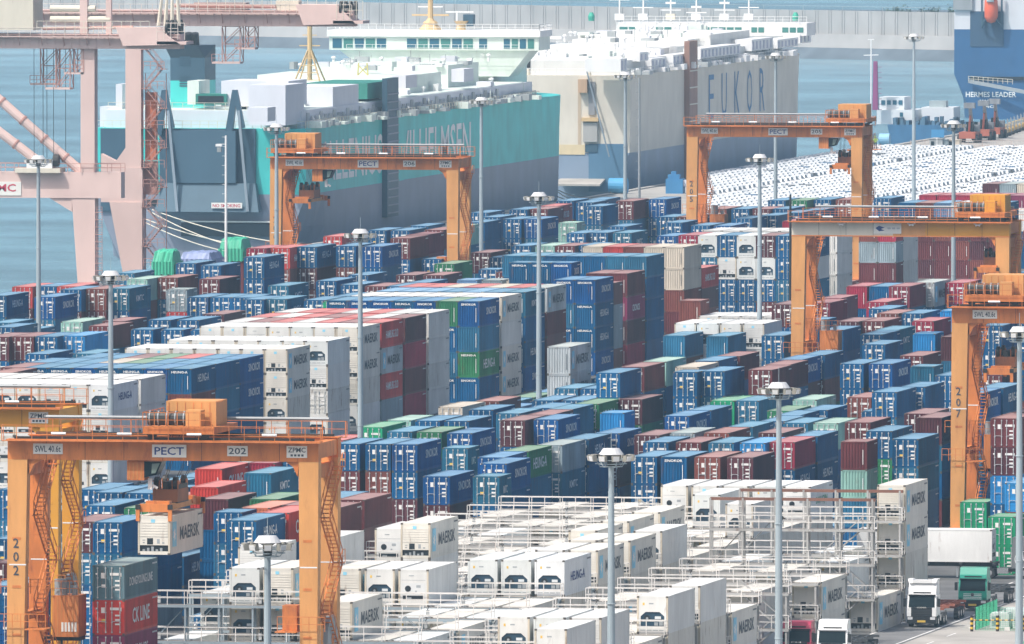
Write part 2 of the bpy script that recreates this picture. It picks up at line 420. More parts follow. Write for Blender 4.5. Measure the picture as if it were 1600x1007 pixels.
(-271.66,1337.35,2,1,0,[0,5,0,10],[0,0,0,1]),
(-223.44,1337.60,4,3,0,[22,22,26],[2,2,2]),
(-226.19,1337.60,4,3,0,[22,22,23],[0,2,2]),
(-228.94,1337.60,4,3,0,[22,22,22],[0,0,2]),
(-231.69,1337.60,4,3,0,[22,22,22],[0,1,2]),
(-234.44,1337.60,4,3,0,[22,22,22],[0,2,2]),
(-237.19,1337.60,4,3,0,[22,24],[0,0]),
(-239.94,1337.60,4,3,0,[23],[0]),
(-242.69,1337.60,4,3,0,[22,22],[0,2]),
(-245.44,1337.60,4,3,0,[22],[0]),
(-248.19,1337.60,4,3,0,[22],[0]),
(-250.94,1337.60,4,3,0,[22,22],[0,2]),
(-269.18,1340.62,4,0,0,[5,2,0,0],[0,0,1,2]),
(-237.19,1352.80,4,3,0,[22,22],[0,0]),
(-242.69,1352.80,4,3,0,[24,24],[0,2]),
(-245.44,1352.80,4,3,0,[22],[0]),
(-248.19,1352.80,4,3,0,[24,22],[0,2]),
(-250.94,1352.80,4,3,0,[22],[0]),
(-208.15,1357.21,2,0,0,[13,13],[2,2]),
(-207.92,1365.68,4,0,0,[4,5,4],[0,1,2]),
(-261.71,1368.29,4,0,0,[0,5,1],[0,2,2]),
(-257.28,1369.11,2,0,0,[0,0,3],[0,1,2]),
(-211.29,1379.08,4,0,0,[0,0,4,5,5],[0,1,2,2,2]),
(-214.60,1382.44,2,0,0,[13,13],[2,2]),
(-226.35,1386.95,2,1,0,[0,0,19,5],[2,2,2,2]),
(-211.25,1392.32,4,0,0,[0,2,12,0,5],[0,0,0,0,1]),
(-222.54,1392.91,4,0,0,[0,0,0,0],[1,1,2,2]),
(-261.03,1392.98,4,0,0,[12,0,1],[1,2,2]),
(-263.51,1404.69,4,0,0,[0,0,1],[0,0,1]),
(-227.45,1408.27,4,0,0,[0,0,14,2],[0,0,1,2]),
(-243.74,1408.83,4,0,0,[5,5,5],[0,0,2]),
(-240.64,1408.83,4,0,0,[2,5,5],[0,1,2]),
(-246.92,1408.87,4,2,0,[0,0,0],[0,1,2]),
(-249.75,1408.99,4,0,0,[0,0,0],[0,2,2]),
(-263.44,1417.18,4,0,0,[0,0,14],[1,2,2]),
(-270.20,1422.29,2,0,0,[5,0,3],[0,1,2]),
(-232.22,1425.25,4,0,0,[1,1,1,5],[0,0,0,2]),
(-276.28,1428.71,4,0,0,[5,0,1],[2,2,2]),
(-281.90,1428.98,4,0,0,[0,5,0],[0,2,2]),
(-278.90,1428.98,4,0,0,[0,5,0],[1,2,2]),
(-262.49,1429.67,4,0,0,[0,3,16],[1,2,2]),
(-222.40,1430.14,4,0,0,[0,0,0,0,1],[1,2,2,2,2]),
(-227.15,1436.33,4,1,0,[5,0,3,5],[2,2,2,2]),
(-253.65,1437.53,4,0,0,[0,0,0],[0,0,2]),
(-250.50,1437.53,4,0,0,[0,0,5],[0,0,2]),
(-247.35,1437.53,4,0,0,[0,0,0],[0,0,2]),
(-244.32,1437.53,4,0,0,[0,0,4],[0,0,2]),
(-241.84,1439.69,4,0,0,[0,2,10],[0,2,2]),
(-262.17,1442.16,4,0,0,[0,0,2],[2,2,2]),
(-222.24,1442.61,4,0,0,[0,0,0,0,2],[0,0,0,0,2]),
(-229.63,1444.57,4,0,0,[0,0,0,5],[0,0,0,1]),
(-256.95,1451.33,4,0,0,[0,0,5],[0,0,2]),
(-241.70,1452.23,4,0,0,[0,2,0],[1,2,2]),
(-275.43,1452.30,4,0,0,[0,0,1],[0,0,2]),
(-278.75,1454.07,4,0,0,[12,0,12],[0,1,2]),
(-281.75,1454.54,4,0,0,[16,0,0],[0,0,1]),
(-261.41,1454.65,4,0,0,[0,5,1],[1,2,2]),
(-254.47,1456.85,4,0,0,[1,0,16],[0,0,1]),
(-251.22,1457.47,4,0,0,[16,0,5],[0,0,2]),
(-246.06,1458.42,4,0,0,[0,0,5],[0,0,1]),
(-286.31,1462.98,4,0,0,[16,0,13],[0,0,2]),
(-251.10,1470.54,4,0,0,[5,0,0],[0,0,1]),
(-286.37,1477.98,4,0,0,[0,0,19],[0,0,1]),
(-283.47,1477.98,4,0,0,[0,0,0],[0,0,1]),
(-280.57,1477.98,4,0,0,[0,0,0],[0,0,2]),
(-247.18,1479.62,4,0,0,[5,0,0],[0,0,1]),
(-244.18,1479.62,4,0,0,[2,0,19],[1,1,2]),
(-275.37,1480.03,4,0,0,[5,0,5],[0,1,2]),
(-272.52,1482.59,4,0,0,[0,0,1],[0,0,2]),
(-250.02,1483.03,4,0,0,[3,0,0],[0,0,1]),
(-240.19,1490.78,4,0,0,[5,5,0,0],[0,0,1,2]),
(-295.56,1490.85,4,0,0,[0,7],[0,2]),
(-275.00,1492.52,4,0,0,[5,0,5],[0,0,1]),
(-261.20,1492.59,4,0,0,[0,0,1],[0,0,2]),
(-334.44,1493.00,4,3,2.6,[22,22,22,22],[0,0,0,0]),
(-331.94,1493.00,4,3,2.6,[22,22,22,22],[0,0,0,2]),
(-329.44,1493.00,4,3,2.6,[22,22,22,23],[2,2,2,2]),
(-326.94,1493.00,4,3,2.6,[22,22,22,22],[2,2,2,2]),
(-324.44,1493.00,4,3,2.6,[22,22,23,22],[2,2,2,2]),
(-321.94,1493.00,4,3,2.6,[22,22,22,22],[2,2,2,2]),
(-319.44,1493.00,4,3,2.6,[22,22,22,25],[2,2,2,2]),
(-278.62,1495.10,4,0,0,[5,0,0],[0,1,2]),
(-250.66,1495.52,4,0,0,[0,0,0],[0,0,1]),
(-268.67,1498.02,2,1,0,[0,0,4],[0,0,2]),
(-282.78,1502.65,4,0,0,[5,0,0],[0,1,2]),
(-239.30,1503.27,4,0,0,[0,0,0,0],[0,0,0,2]),
(-275.18,1505.01,4,0,0,[0,0,0],[0,1,2]),
(-261.17,1505.29,4,0,0,[0,0,0],[0,0,2]),
(-253.14,1505.65,4,0,0,[5,0,12],[0,0,1]),
(-243.73,1506.26,4,0,0,[0,0,2],[0,0,1]),
(-334.44,1506.60,4,3,2.6,[15,15,15,15],[0,0,0,1]),
(-331.94,1506.60,4,3,2.6,[15,15,15,15],[0,0,0,1]),
(-329.44,1506.60,4,3,2.6,[15,15,15,15],[0,0,0,1]),
(-326.94,1506.60,4,3,2.6,[15,15,15,15],[0,0,0,1]),
(-324.44,1506.60,4,3,2.6,[15,15,15,15],[0,0,0,1]),
(-321.94,1506.60,4,3,2.6,[15,15,15,15],[0,0,0,1]),
(-319.44,1506.60,4,3,2.6,[15,15,15,15],[2,2,2,2]),
(-277.66,1507.59,4,0,0,[0,0,0],[0,0,1]),
(-249.87,1508.01,4,0,0,[12,0,0],[0,0,2]),
(-286.90,1508.10,4,0,0,[0,0,20],[0,0,2]),
(-274.74,1517.50,4,0,0,[2,0,14],[0,1,2]),
(-335.43,1519.09,4,0,0,[5,0,5,5],[0,0,0,1]),
(-285.70,1521.64,4,0,0,[5,0,5],[0,0,1]),
(-280.40,1524.49,4,0,0,[3,0,0],[0,0,1]),
(-277.46,1525.03,4,0,0,[3,0,0],[0,0,1]),
(-262.56,1527.14,4,0,0,[0,0,13],[0,0,1]),
(-260.12,1527.51,4,0,0,[5,0,0],[0,0,2]),
(-272.26,1528.59,4,0,0,[0,12,5],[0,1,2]),
(-240.01,1529.75,4,0,0,[16,16,0,0],[0,0,1,2]),
(-274.78,1529.99,4,0,0,[1,16,0,0],[0,0,1,2]),
(-254.74,1530.74,4,0,0,[5,0,19],[0,0,2]),
(-336.92,1531.58,4,0,0,[5,16,5,5],[0,0,0,1]),
(-334.44,1531.62,4,2,2.6,[0,0,0,2],[0,0,0,1]),
(-331.94,1531.62,4,2,2.6,[0,0,0,2],[0,0,0,1]),
(-329.44,1531.62,4,2,2.6,[0,0,0,1],[0,0,0,1]),
(-326.94,1531.62,4,2,2.6,[0,0,0,2],[0,0,0,1]),
(-324.44,1531.62,4,2,2.6,[0,0,0,2],[0,0,0,1]),
(-321.94,1531.62,4,2,2.6,[0,0,0,1],[1,1,1,1]),
(-319.44,1531.62,4,2,2.6,[0,0,5,2],[2,2,2,2]),
(-267.48,1533.33,2,0,0,[0,3,0,0],[0,0,1,2]),
(-265.04,1535.71,4,0,0,[0,0,0,0],[0,0,1,2]),
(-243.91,1535.75,4,0,0,[0,0,1],[0,0,0]),
(-250.22,1537.22,4,0,0,[0,0,5],[0,0,2]),
(-260.85,1540.00,4,0,0,[0,5,0,5],[0,0,1,2]),
(-336.92,1544.07,4,0,0,[0,0,0,0],[0,0,0,1]),
(-334.44,1544.11,4,2,2.6,[0,0,0,0],[0,0,0,1]),
(-331.94,1544.11,4,2,2.6,[0,0,0,0],[0,0,0,1]),
(-329.44,1544.11,4,2,2.6,[0,0,0,20],[0,0,0,1]),
(-326.94,1544.11,4,2,2.6,[0,0,0,12],[0,0,0,1]),
(-324.44,1544.11,4,2,2.6,[0,0,0,0],[0,0,0,1]),
(-321.94,1544.11,4,2,2.6,[0,0,0,0],[0,0,0,1]),
(-319.44,1544.11,4,2,2.6,[0,0,0,0],[2,2,2,2]),
(-274.85,1544.51,4,0,0,[5,0,0,5],[0,1,1,2]),
(-269.38,1545.52,4,1,0,[0,0,0,20],[0,0,0,1]),
(-245.93,1551.06,2,1,0,[5,0,0,3],[0,0,0,2]),
(-261.21,1552.49,4,0,0,[5,0,0,5],[0,0,1,2]),
(-283.21,1552.52,4,0,0,[16,0,0],[0,0,1]),
(-280.48,1552.52,4,0,0,[1,0,0],[0,0,1]),
(-278.00,1555.03,4,0,0,[0,5,5],[0,0,0]),
(-254.09,1556.35,4,0,0,[0,0,0,0],[0,0,1,2]),
(-334.44,1556.60,4,2,2.6,[0,0,0,0],[0,0,0,1]),
(-331.94,1556.60,4,2,2.6,[0,0,0,0],[0,0,0,1]),
(-329.44,1556.60,4,2,2.6,[0,0,0,5],[0,0,0,1]),
(-326.94,1556.60,4,2,2.6,[0,0,0,12],[0,0,0,1]),
(-324.44,1556.60,4,2,2.6,[0,0,0,7],[0,0,0,1]),
(-321.94,1556.60,4,2,2.6,[0,0,0,0],[0,0,0,1]),
(-319.44,1556.60,4,2,2.6,[0,0,1,1],[2,2,2,2]),
(-251.18,1556.89,4,0,0,[3,0,0,1],[0,0,1,2]),
(-246.83,1557.42,4,0,0,[0,0,0],[0,0,0]),
(-274.92,1557.77,4,0,0,[0,2,0,19],[0,1,1,2]),
(-270.02,1560.55,4,0,0,[16,16,0,0],[0,0,0,1]),
(-261.97,1564.98,4,0,0,[0,5,5,1],[0,0,1,2]),
(-341.58,1565.05,4,0,0,[0,1,0,0],[0,0,0,2]),
(-336.92,1566.87,4,0,0,[16,0,0,3],[0,0,0,1]),
(-272.50,1569.72,4,0,0,[5,0,5],[0,0,0]),
(-274.92,1570.26,4,0,0,[16,0,5],[0,0,0]),
(-287.41,1571.37,4,1,0,[0,17,17,17],[0,0,2,2]),
(-280.16,1571.51,4,0,0,[0,5,5],[0,0,0]),
(-277.40,1571.51,4,0,0,[5,3,16],[0,0,0]),
(-269.79,1573.04,4,0,0,[0,0,0,5],[0,0,1,2]),
(-251.18,1577.25,4,0,0,[0,1,0,5],[0,0,0,2]),
(-261.58,1577.47,4,0,0,[5,12,5,0],[0,1,1,2]),
(-334.44,1581.38,4,3,2.6,[22,22,22,22],[0,0,0,2]),
(-331.94,1581.38,4,3,2.6,[22,22,22,22],[0,0,0,2]),
(-329.44,1581.38,4,3,2.6,[22,22,22,22],[0,0,0,2]),
(-326.94,1581.38,4,3,2.6,[22,22,22,22],[0,0,0,2]),
(-324.44,1581.38,4,3,2.6,[22,22,22,22],[0,0,0,2]),
(-321.94,1581.38,4,3,2.6,[22,22,22,22],[2,2,2,2]),
(-319.44,1581.38,4,3,2.6,[22,22,24,24],[2,2,2,2]),
(-245.15,1592.19,4,0,0,[1,5,5,0,0],[0,0,2,2,2]),
(-334.44,1603.23,4,3,2.6,[22,22,22,22],[0,0,0,2]),
(-331.94,1603.23,4,3,2.6,[22,22,22,22],[0,0,0,2]),
(-329.44,1603.23,4,3,2.6,[22,22,22,22],[0,0,0,2]),
(-326.94,1603.23,4,3,2.6,[22,22,22,22],[0,0,0,2]),
(-324.44,1603.23,4,3,2.6,[22,22,22,23],[0,0,0,2]),
(-321.94,1603.23,4,3,2.6,[22,22,22,22],[0,0,0,2]),
(-319.44,1603.23,4,3,2.6,[22,15,22,23],[2,2,2,2]),
(-259.71,1605.49,4,0,0,[5,0,0,0],[0,0,0,2]),
(-355.27,1608.21,4,0,0,[5,5,0,5],[0,0,1,1]),
(-352.82,1609.42,4,0,0,[5,16,0,5],[0,0,1,2]),
(-350.34,1609.89,4,0,0,[0,3,0,0],[0,0,0,2]),
(-347.89,1612.55,4,0,0,[5,0,0,4],[0,0,0,2]),
(-334.44,1620.26,4,3,2.8,[22,22,22,22],[0,0,0,2]),
(-331.94,1620.26,4,3,2.8,[22,22,23,22],[0,0,0,2]),
(-329.44,1620.26,4,3,2.8,[22,22,22,22],[0,0,0,2]),
(-326.94,1620.26,4,3,2.8,[22,22,22,22],[0,0,0,2]),
(-324.44,1620.26,4,3,2.8,[22,22,22,23],[0,0,0,2]),
(-321.94,1620.26,4,3,2.8,[22,22,22,22],[0,0,0,2]),
(-319.44,1620.26,4,3,2.8,[22,22,24,24],[2,2,2,2]),
(-274.11,1626.68,4,0,0,[0,0,0,0],[0,0,1,2]),
(-254.63,1626.77,4,1,0,[0,5,0,5],[0,1,2,2]),
(-344.18,1630.61,2,0,0,[0,0,0,0],[0,0,0,2]),
(-340.81,1630.61,2,0,0,[0,2,0,0],[0,0,0,1]),
(-337.56,1630.61,2,0,0,[0,5,0,0],[0,0,0,1]),
(-264.19,1631.60,4,0,0,[0,0,0,0],[0,0,1,2]),
(-334.44,1633.27,4,1,2.8,[15,15,15,15],[0,0,0,1]),
(-331.94,1633.27,4,1,2.8,[5,5,5,5],[0,0,0,1]),
(-329.44,1633.27,4,1,2.8,[7,7,7,7],[0,0,0,1]),
(-326.94,1633.27,4,1,2.8,[15,15,15,15],[0,0,0,1]),
(-324.44,1633.27,4,1,2.8,[7,7,7,7],[0,0,0,1]),
(-321.94,1633.27,4,1,2.8,[5,5,5,5],[0,0,0,1]),
(-319.44,1633.27,4,1,2.8,[16,7,17,7],[2,2,2,2]),
(-360.34,1633.90,4,0,0,[16,5,0,0],[0,0,0,1]),
(-258.94,1634.79,2,1,0,[0,0,0,4],[0,0,0,2]),
(-341.40,1636.97,4,0,0,[16,0,0],[0,0,0]),
(-346.47,1638.22,4,0,0,[5,0,13],[0,0,0]),
(-343.88,1638.22,4,0,0,[0,0,0],[0,0,0]),
(-350.72,1639.31,4,0,0,[16,0,0,5],[0,0,1,2]),
(-255.63,1639.84,4,1,0,[16,2,0,5],[0,0,0,1]),
(-270.33,1642.92,4,0,0,[0,0,0,0],[0,0,1,2]),
(-264.52,1644.09,4,0,0,[1,0,0,3],[0,0,1,2]),
(-361.47,1646.39,4,0,0,[0,0,13],[0,0,0]),
(-334.44,1646.85,4,1,2.8,[5,5,5,7],[0,0,0,1]),
(-331.94,1646.85,4,1,2.8,[5,5,5,15],[0,0,0,1]),
(-329.44,1646.85,4,1,2.8,[7,7,7,7],[0,0,0,1]),
(-326.94,1646.85,4,1,2.8,[15,15,15,5],[0,0,0,1]),
(-324.44,1646.85,4,1,2.8,[7,7,7,7],[0,0,0,1]),
(-321.94,1646.85,4,1,2.8,[5,5,5,15],[0,0,0,1]),
(-319.44,1646.85,4,1,2.8,[10,5,10,5],[2,2,2,2]),
(-356.19,1650.19,4,0,0,[0,0,0,19],[0,0,0,2]),
(-352.07,1652.79,4,0,0,[0,5,0,5],[0,0,0,1]),
(-347.80,1657.29,4,0,0,[5,5,0,0],[0,0,0,1]),
(-344.60,1657.29,4,0,0,[5,0,0,0],[0,0,0,2]),
(-334.44,1660.65,4,1,2.8,[15,15,15,15],[0,0,0,1]),
(-331.94,1660.65,4,1,2.8,[15,15,15,7],[0,0,0,1]),
(-329.44,1660.65,4,1,2.8,[15,15,15,7],[0,0,0,1]),
(-326.94,1660.65,4,1,2.8,[15,15,15,15],[0,0,0,1]),
(-324.44,1660.65,4,1,2.8,[15,15,15,7],[0,0,0,1]),
(-321.94,1660.65,4,1,2.8,[15,15,15,15],[0,0,0,1]),
(-319.44,1660.65,4,1,2.8,[15,15,15,15],[2,2,2,2]),
(-272.45,1666.62,4,0,0,[5,16,0,5],[0,0,0,1]),
(-276.92,1666.72,4,0,0,[0,3,0,0],[0,0,1,2]),
(-269.83,1668.03,4,0,0,[1,16,0,5],[0,0,0,2]),
(-264.46,1669.03,4,0,0,[0,1,5,10],[0,0,0,2]),
(-345.24,1674.14,4,0,0,[0,5,1,5],[0,0,0,1]),
(-290.73,1688.26,4,1,0,[5,5,0],[0,0,2]),
(-295.78,1689.15,4,2,0,[16,5,0],[0,1,2]),
(-271.77,1690.11,4,0,0,[1,0,0,5],[0,0,0,1]),
(-269.05,1690.62,4,0,0,[5,0,0,0],[0,0,0,1]),
(-334.44,1690.87,4,2,2.85,[0,0,0,2],[0,0,0,1]),
(-331.94,1690.87,4,2,2.85,[0,0,0,1],[0,0,0,1]),
(-329.44,1690.87,4,2,2.85,[0,0,0,1],[0,0,0,1]),
(-326.94,1690.87,4,2,2.85,[0,0,0,2],[0,0,0,1]),
(-324.44,1690.87,4,2,2.85,[0,0,0,1],[0,0,0,1]),
(-321.94,1690.87,4,2,2.85,[0,0,0,12],[1,1,1,2]),
(-319.44,1690.87,4,2,2.85,[0,14,0,1],[2,2,2,2]),
(-370.71,1690.96,4,0,0,[5,0,0],[0,0,1]),
(-266.07,1699.26,2,1,0,[5,0,0,4],[0,0,0,2]),
(-296.65,1701.45,4,3,0,[22,22,22],[0,0,2]),
(-294.05,1701.45,4,3,0,[23,23,23],[0,2,2]),
(-291.45,1701.45,4,3,0,[22,22,22],[0,0,2]),
(-288.85,1701.45,4,3,0,[15,15,22],[0,1,2]),
(-274.74,1702.93,4,0,0,[5,0,0,0],[0,0,0,1]),
(-334.44,1704.61,4,2,2.85,[15,15,15,15],[0,0,0,1]),
(-331.94,1704.61,4,2,2.85,[15,15,15,15],[0,0,0,1]),
(-329.44,1704.61,4,2,2.85,[15,15,15,15],[0,0,0,1]),
(-326.94,1704.61,4,2,2.85,[15,15,15,15],[0,0,0,1]),
(-324.44,1704.61,4,2,2.85,[15,15,15,15],[0,0,0,1]),
(-321.94,1704.61,4,2,2.85,[15,15,15,15],[0,0,0,1]),
(-319.44,1704.61,4,2,2.85,[24,24,15,24],[2,2,2,2]),
(-377.61,1711.37,4,0,0,[0,0,0],[0,0,1]),
(-339.34,1713.52,4,0,0,[16,5,0,13],[0,0,0,1]),
(-287.75,1714.50,4,0,0,[16,1,0,5],[0,0,1,2]),
(-336.86,1715.94,4,0,0,[5,5,0,13],[0,0,0,0]),
(-342.40,1717.75,4,0,0,[12,0,0,0],[0,0,0,1]),
(-349.65,1718.33,4,0,0,[2,0,0,0],[0,0,0,2]),
(-334.44,1719.36,4,2,2.85,[0,0,0,21],[0,0,0,1]),
(-331.94,1719.36,4,2,2.85,[0,0,0,21],[0,0,0,1]),
(-329.44,1719.36,4,2,2.85,[0,0,0,21],[0,0,0,1]),
(-326.94,1719.36,4,2,2.85,[0,0,0,0],[0,0,0,1]),
(-324.44,1719.36,4,2,2.85,[0,0,0,21],[0,0,0,1]),
(-321.94,1719.36,4,2,2.85,[0,0,0,0],[0,0,0,1]),
(-319.44,1719.36,4,2,2.85,[1,2,0,3],[2,2,2,2]),
(-347.22,1719.74,4,0,0,[5,3,0,3],[0,0,0,2]),
(-284.41,1720.10,4,0,0,[2,5,0,6],[0,0,0,2]),
(-374.73,1721.73,4,0,0,[0,0,0,1],[0,0,1,2]),
(-297.55,1722.64,4,3,0,[22,22,22],[0,0,2]),
(-295.10,1722.64,4,3,0,[15,15,15],[0,0,1]),
(-292.67,1722.64,4,3,0,[15,15,15],[0,0,1]),
(-290.19,1722.64,4,3,0,[15,15,15],[0,0,1]),
(-278.37,1723.68,4,0,0,[0,0,0,10],[0,0,0,1]),
(-299.98,1723.76,2,1,0,[3,0,5,5],[0,0,0,2]),
(-357.29,1723.96,4,0,0,[5,5,0,0],[0,0,0,2]),
(-354.57,1723.96,4,0,0,[0,0,0,0],[0,0,0,1]),
(-352.13,1723.96,4,0,0,[0,0,0,0],[0,0,0,1]),
(-381.09,1724.58,4,0,0,[0,1,0,2],[0,0,1,2]),
(-341.44,1730.24,4,0,0,[16,2,0,0],[0,0,0,1]),
(-334.44,1733.13,4,1,2.85,[5,5,5,7],[0,0,0,1]),
(-331.94,1733.13,4,1,2.85,[5,5,5,7],[0,0,0,1]),
(-329.44,1733.13,4,1,2.85,[5,5,5,20],[0,0,0,1]),
(-326.94,1733.13,4,1,2.85,[5,5,5,7],[0,0,0,1]),
(-324.44,1733.13,4,1,2.85,[5,5,5,20],[0,0,0,1]),
(-321.94,1733.13,4,1,2.85,[5,5,5,7],[0,0,0,1]),
(-319.44,1733.13,4,1,2.85,[5,5,5,17],[1,1,2,2]),
(-285.40,1733.73,4,0,0,[0,0,0,6],[0,0,0,1]),
(-376.61,1744.76,4,0,0,[0,16,5,0],[0,0,1,1]),
(-364.53,1747.00,2,0,0,[2,0,7,16],[0,0,1,2]),
(-374.17,1747.23,4,0,0,[0,0,5,5],[0,0,1,2]),
(-371.75,1748.75,4,0,0,[3,0,0,3],[0,0,1,2]),
(-384.03,1752.18,4,0,0,[12,5,5,7],[0,0,1,1]),
(-381.60,1754.19,4,0,0,[0,2,0,0],[0,0,0,1]),
(-379.09,1754.19,4,0,0,[0,0,0,7],[0,0,0,1]),
(-355.34,1761.14,4,0,0,[0,0,0,3],[0,0,0,2]),
(-343.81,1761.19,4,0,0,[5,0,0,5],[0,0,0,1]),
(-341.23,1761.67,4,0,0,[2,5,0,0],[0,0,0,1]),
(-282.28,1764.24,4,0,0,[0,17,0,6],[0,0,1,2]),
(-321.94,1764.29,4,2,2.8,[0,0,0,1],[0,1,1,1]),
(-319.44,1764.29,4,2,2.8,[1,2,2,1],[2,2,2,2]),
(-347.56,1765.72,4,0,0,[0,1,0,0],[0,0,0,1]),
(-288.45,1771.45,4,1,0,[5,12,0,10],[0,0,1,2]),
(-285.75,1771.45,4,1,0,[5,5,0,0],[0,0,0,1]),
(-341.11,1774.16,4,0,0,[0,3,0,0],[0,0,0,1]),
(-329.44,1776.20,2,2,2.55,[0,0,0,0,2],[0,0,0,0,2]),
(-326.94,1776.20,2,2,2.55,[0,0,0,0,2],[0,0,0,0,2]),
(-324.44,1776.20,2,2,2.55,[0,0,0,0,1],[0,0,0,0,2]),
(-281.33,1776.73,4,0,0,[3,3,0,17],[0,0,1,2]),
(-319.46,1776.78,2,0,0,[5,16,16,5],[1,1,1,1]),
(-352.84,1777.39,4,0,0,[0,0,0,0],[0,0,0,2]),
(-375.85,1778.54,4,0,0,[1,0,5,19],[0,0,1,1]),
(-367.45,1780.01,4,0,0,[0,0,0,5],[0,0,0,2]),
(-362.33,1781.41,4,0,0,[5,5,0,0,2],[0,0,0,2,2]),
(-337.08,1783.50,2,1,0,[0,0,0,21],[0,0,0,1]),
(-334.08,1783.50,2,1,0,[5,3,0,16],[0,0,0,1]),
(-331.08,1783.50,2,1,0,[0,0,0,20],[0,0,0,1]),
(-328.08,1783.50,2,1,0,[0,0,0,5],[0,0,0,0]),
(-373.37,1784.18,4,0,0,[0,0,0,5],[0,0,1,2]),
(-278.85,1784.73,4,0,0,[3,1,0,10],[0,1,1,2]),
(-321.94,1785.66,4,1,2.8,[5,5,5,5],[0,0,0,1]),
(-319.44,1785.66,4,1,2.8,[10,5,11,5],[2,2,2,2]),
(-352.78,1796.71,4,0,0,[0,0,0,0],[0,0,0,1]),
(-347.15,1797.76,4,0,0,[0,5,16,5],[0,0,0,1]),
(-343.85,1797.76,4,0,0,[3,0,0,5],[0,0,0,1]),
(-334.44,1798.73,4,1,2.55,[0,0,0,0,0],[0,0,0,1,1]),
(-331.94,1798.73,4,1,2.55,[0,0,0,0,0],[0,0,0,0,1]),
(-329.44,1798.73,4,1,2.55,[0,0,0,0,0],[0,0,0,0,1]),
(-326.94,1798.73,4,1,2.55,[0,0,0,0,0],[0,0,0,0,1]),
(-324.44,1798.73,4,1,2.55,[0,0,0,0,0],[0,0,0,0,2]),
(-321.94,1798.73,4,1,2.55,[0,0,0,0,0],[0,0,0,0,1]),
(-319.44,1798.73,4,1,2.55,[0,0,0,0,0],[1,2,2,2,2]),
(-337.09,1808.88,4,0,0,[16,5,0,5],[0,0,0,1]),
(-368.15,1811.51,4,0,0,[16,16,0,5,10],[0,0,0,0,1]),
(-365.67,1813.65,4,0,0,[5,16,5,5,7],[0,0,0,1,2]),
(-363.24,1818.02,4,0,0,[0,0,5,5,2],[0,0,1,2,2]),
(-340.96,1818.07,2,0,0,[0,0,0,0],[0,0,0,1]),
(-355.71,1820.67,4,0,0,[1,5,0,0,1],[0,0,0,1,2]),
(-359.18,1821.76,4,0,0,[0,5,5,5,0],[0,0,0,1,2]),
(-329.44,1824.98,4,1,2.6,[5,5,5,5,20],[0,0,0,0,1]),
(-326.94,1824.98,4,1,2.6,[5,5,5,5,7],[0,0,0,0,1]),
(-324.44,1824.98,4,1,2.6,[5,5,5,5,5],[0,0,0,0,1]),
(-321.94,1824.98,4,1,2.6,[5,5,5,5,20],[0,0,0,0,1]),
(-319.44,1824.98,4,1,2.6,[5,5,5,20,20],[1,1,2,2,2]),
(-376.62,1825.40,4,0,0,[0,0,0,0],[0,0,1,2]),
(-381.16,1832.45,4,0,0,[0,0,0,0],[0,0,1,2]),
(-349.78,1836.00,4,0,0,[0,5,0,12],[0,0,0,2]),
(-340.26,1836.02,4,0,0,[0,0,0,5],[0,0,0,0]),
(-319.44,1837.47,4,1,2.5,[5,5,5,7],[0,1,1,2]),
(-342.74,1843.93,2,1,0,[5,5,15],[0,0,0]),
(-337.03,1843.93,2,1,0,[16,5,5],[0,0,0]),
(-339.73,1848.51,2,1,0,[0,5,5],[0,0,0]),
(-357.99,1850.26,4,0,0,[1,5,3,0,5],[0,0,0,1,2]),
(-354.49,1852.34,4,0,0,[5,0,0,0],[0,0,0,1]),
(-344.27,1858.15,4,0,0,[0,0,5,0],[0,0,0,0]),
(-341.27,1858.15,4,0,0,[0,2,0,0],[0,0,0,0]),
(-347.30,1859.33,4,0,0,[0,5,0,0],[0,0,0,1]),
(-358.40,1862.66,4,0,0,[0,2,0,6,6],[0,0,0,1,2]),
(-396.54,1869.20,4,0,0,[3,5,0],[0,0,1]),
(-352.71,1875.83,4,0,0,[5,5,0,5],[0,0,1,2]),
(-363.68,1883.87,2,0,0,[0,0,5,5],[0,0,0,0]),
(-333.89,1888.79,4,2,0,[5,0,0,2],[0,0,0,0]),
(-336.79,1894.82,4,0,0,[0,12,0,0],[0,0,0,0]),
(-352.42,1902.15,4,0,0,[5,16,0,0],[0,0,0,1]),
(-349.42,1902.15,4,0,0,[3,0,0,19],[0,0,0,1]),
(-346.86,1902.15,4,0,0,[12,0,0,5],[0,0,0,1]),
(-344.38,1904.78,4,0,0,[5,3,0,0],[0,0,0,1]),
(-334.44,1921.24,4,3,2.8,[0,0,16,10],[0,0,0,1]),
(-331.94,1921.24,4,3,2.8,[0,23,0,23],[0,0,1,2]),
(-329.44,1921.24,4,3,2.8,[0,0,22,0],[1,2,2,2]),
(-326.94,1921.24,4,3,2.8,[0,0,23,23],[1,2,2,2]),
(-324.44,1921.24,4,3,2.8,[5,0,23,5],[1,2,2,2]),
(-321.94,1921.24,4,3,2.8,[0,0,0,0],[1,2,2,2]),
(-319.44,1921.24,4,3,2.8,[0,0,22,2],[1,2,2,2]),
(-382.64,1932.29,4,0,0,[0,2,0,7],[0,0,0,1]),
(-334.44,1939.34,4,1,2.8,[15,15,15,15],[0,0,0,1]),
(-331.94,1939.34,4,1,2.8,[15,15,15,15],[0,0,0,1]),
(-329.44,1939.34,4,1,2.8,[15,15,15,15],[0,0,0,1]),
(-326.94,1939.34,4,1,2.8,[15,15,15,15],[0,0,0,1]),
(-324.44,1939.34,4,1,2.8,[15,15,15,15],[0,0,0,1]),
(-321.94,1939.34,4,1,2.8,[15,15,15,15],[0,0,0,1]),
(-319.44,1939.34,4,1,2.8,[15,15,15,15],[0,2,2,2]),
(-340.77,1941.30,4,0,0,[0,12,0,1],[0,0,0,1]),
(-354.11,1950.20,4,0,0,[0,5,0,0],[0,0,0,1]),
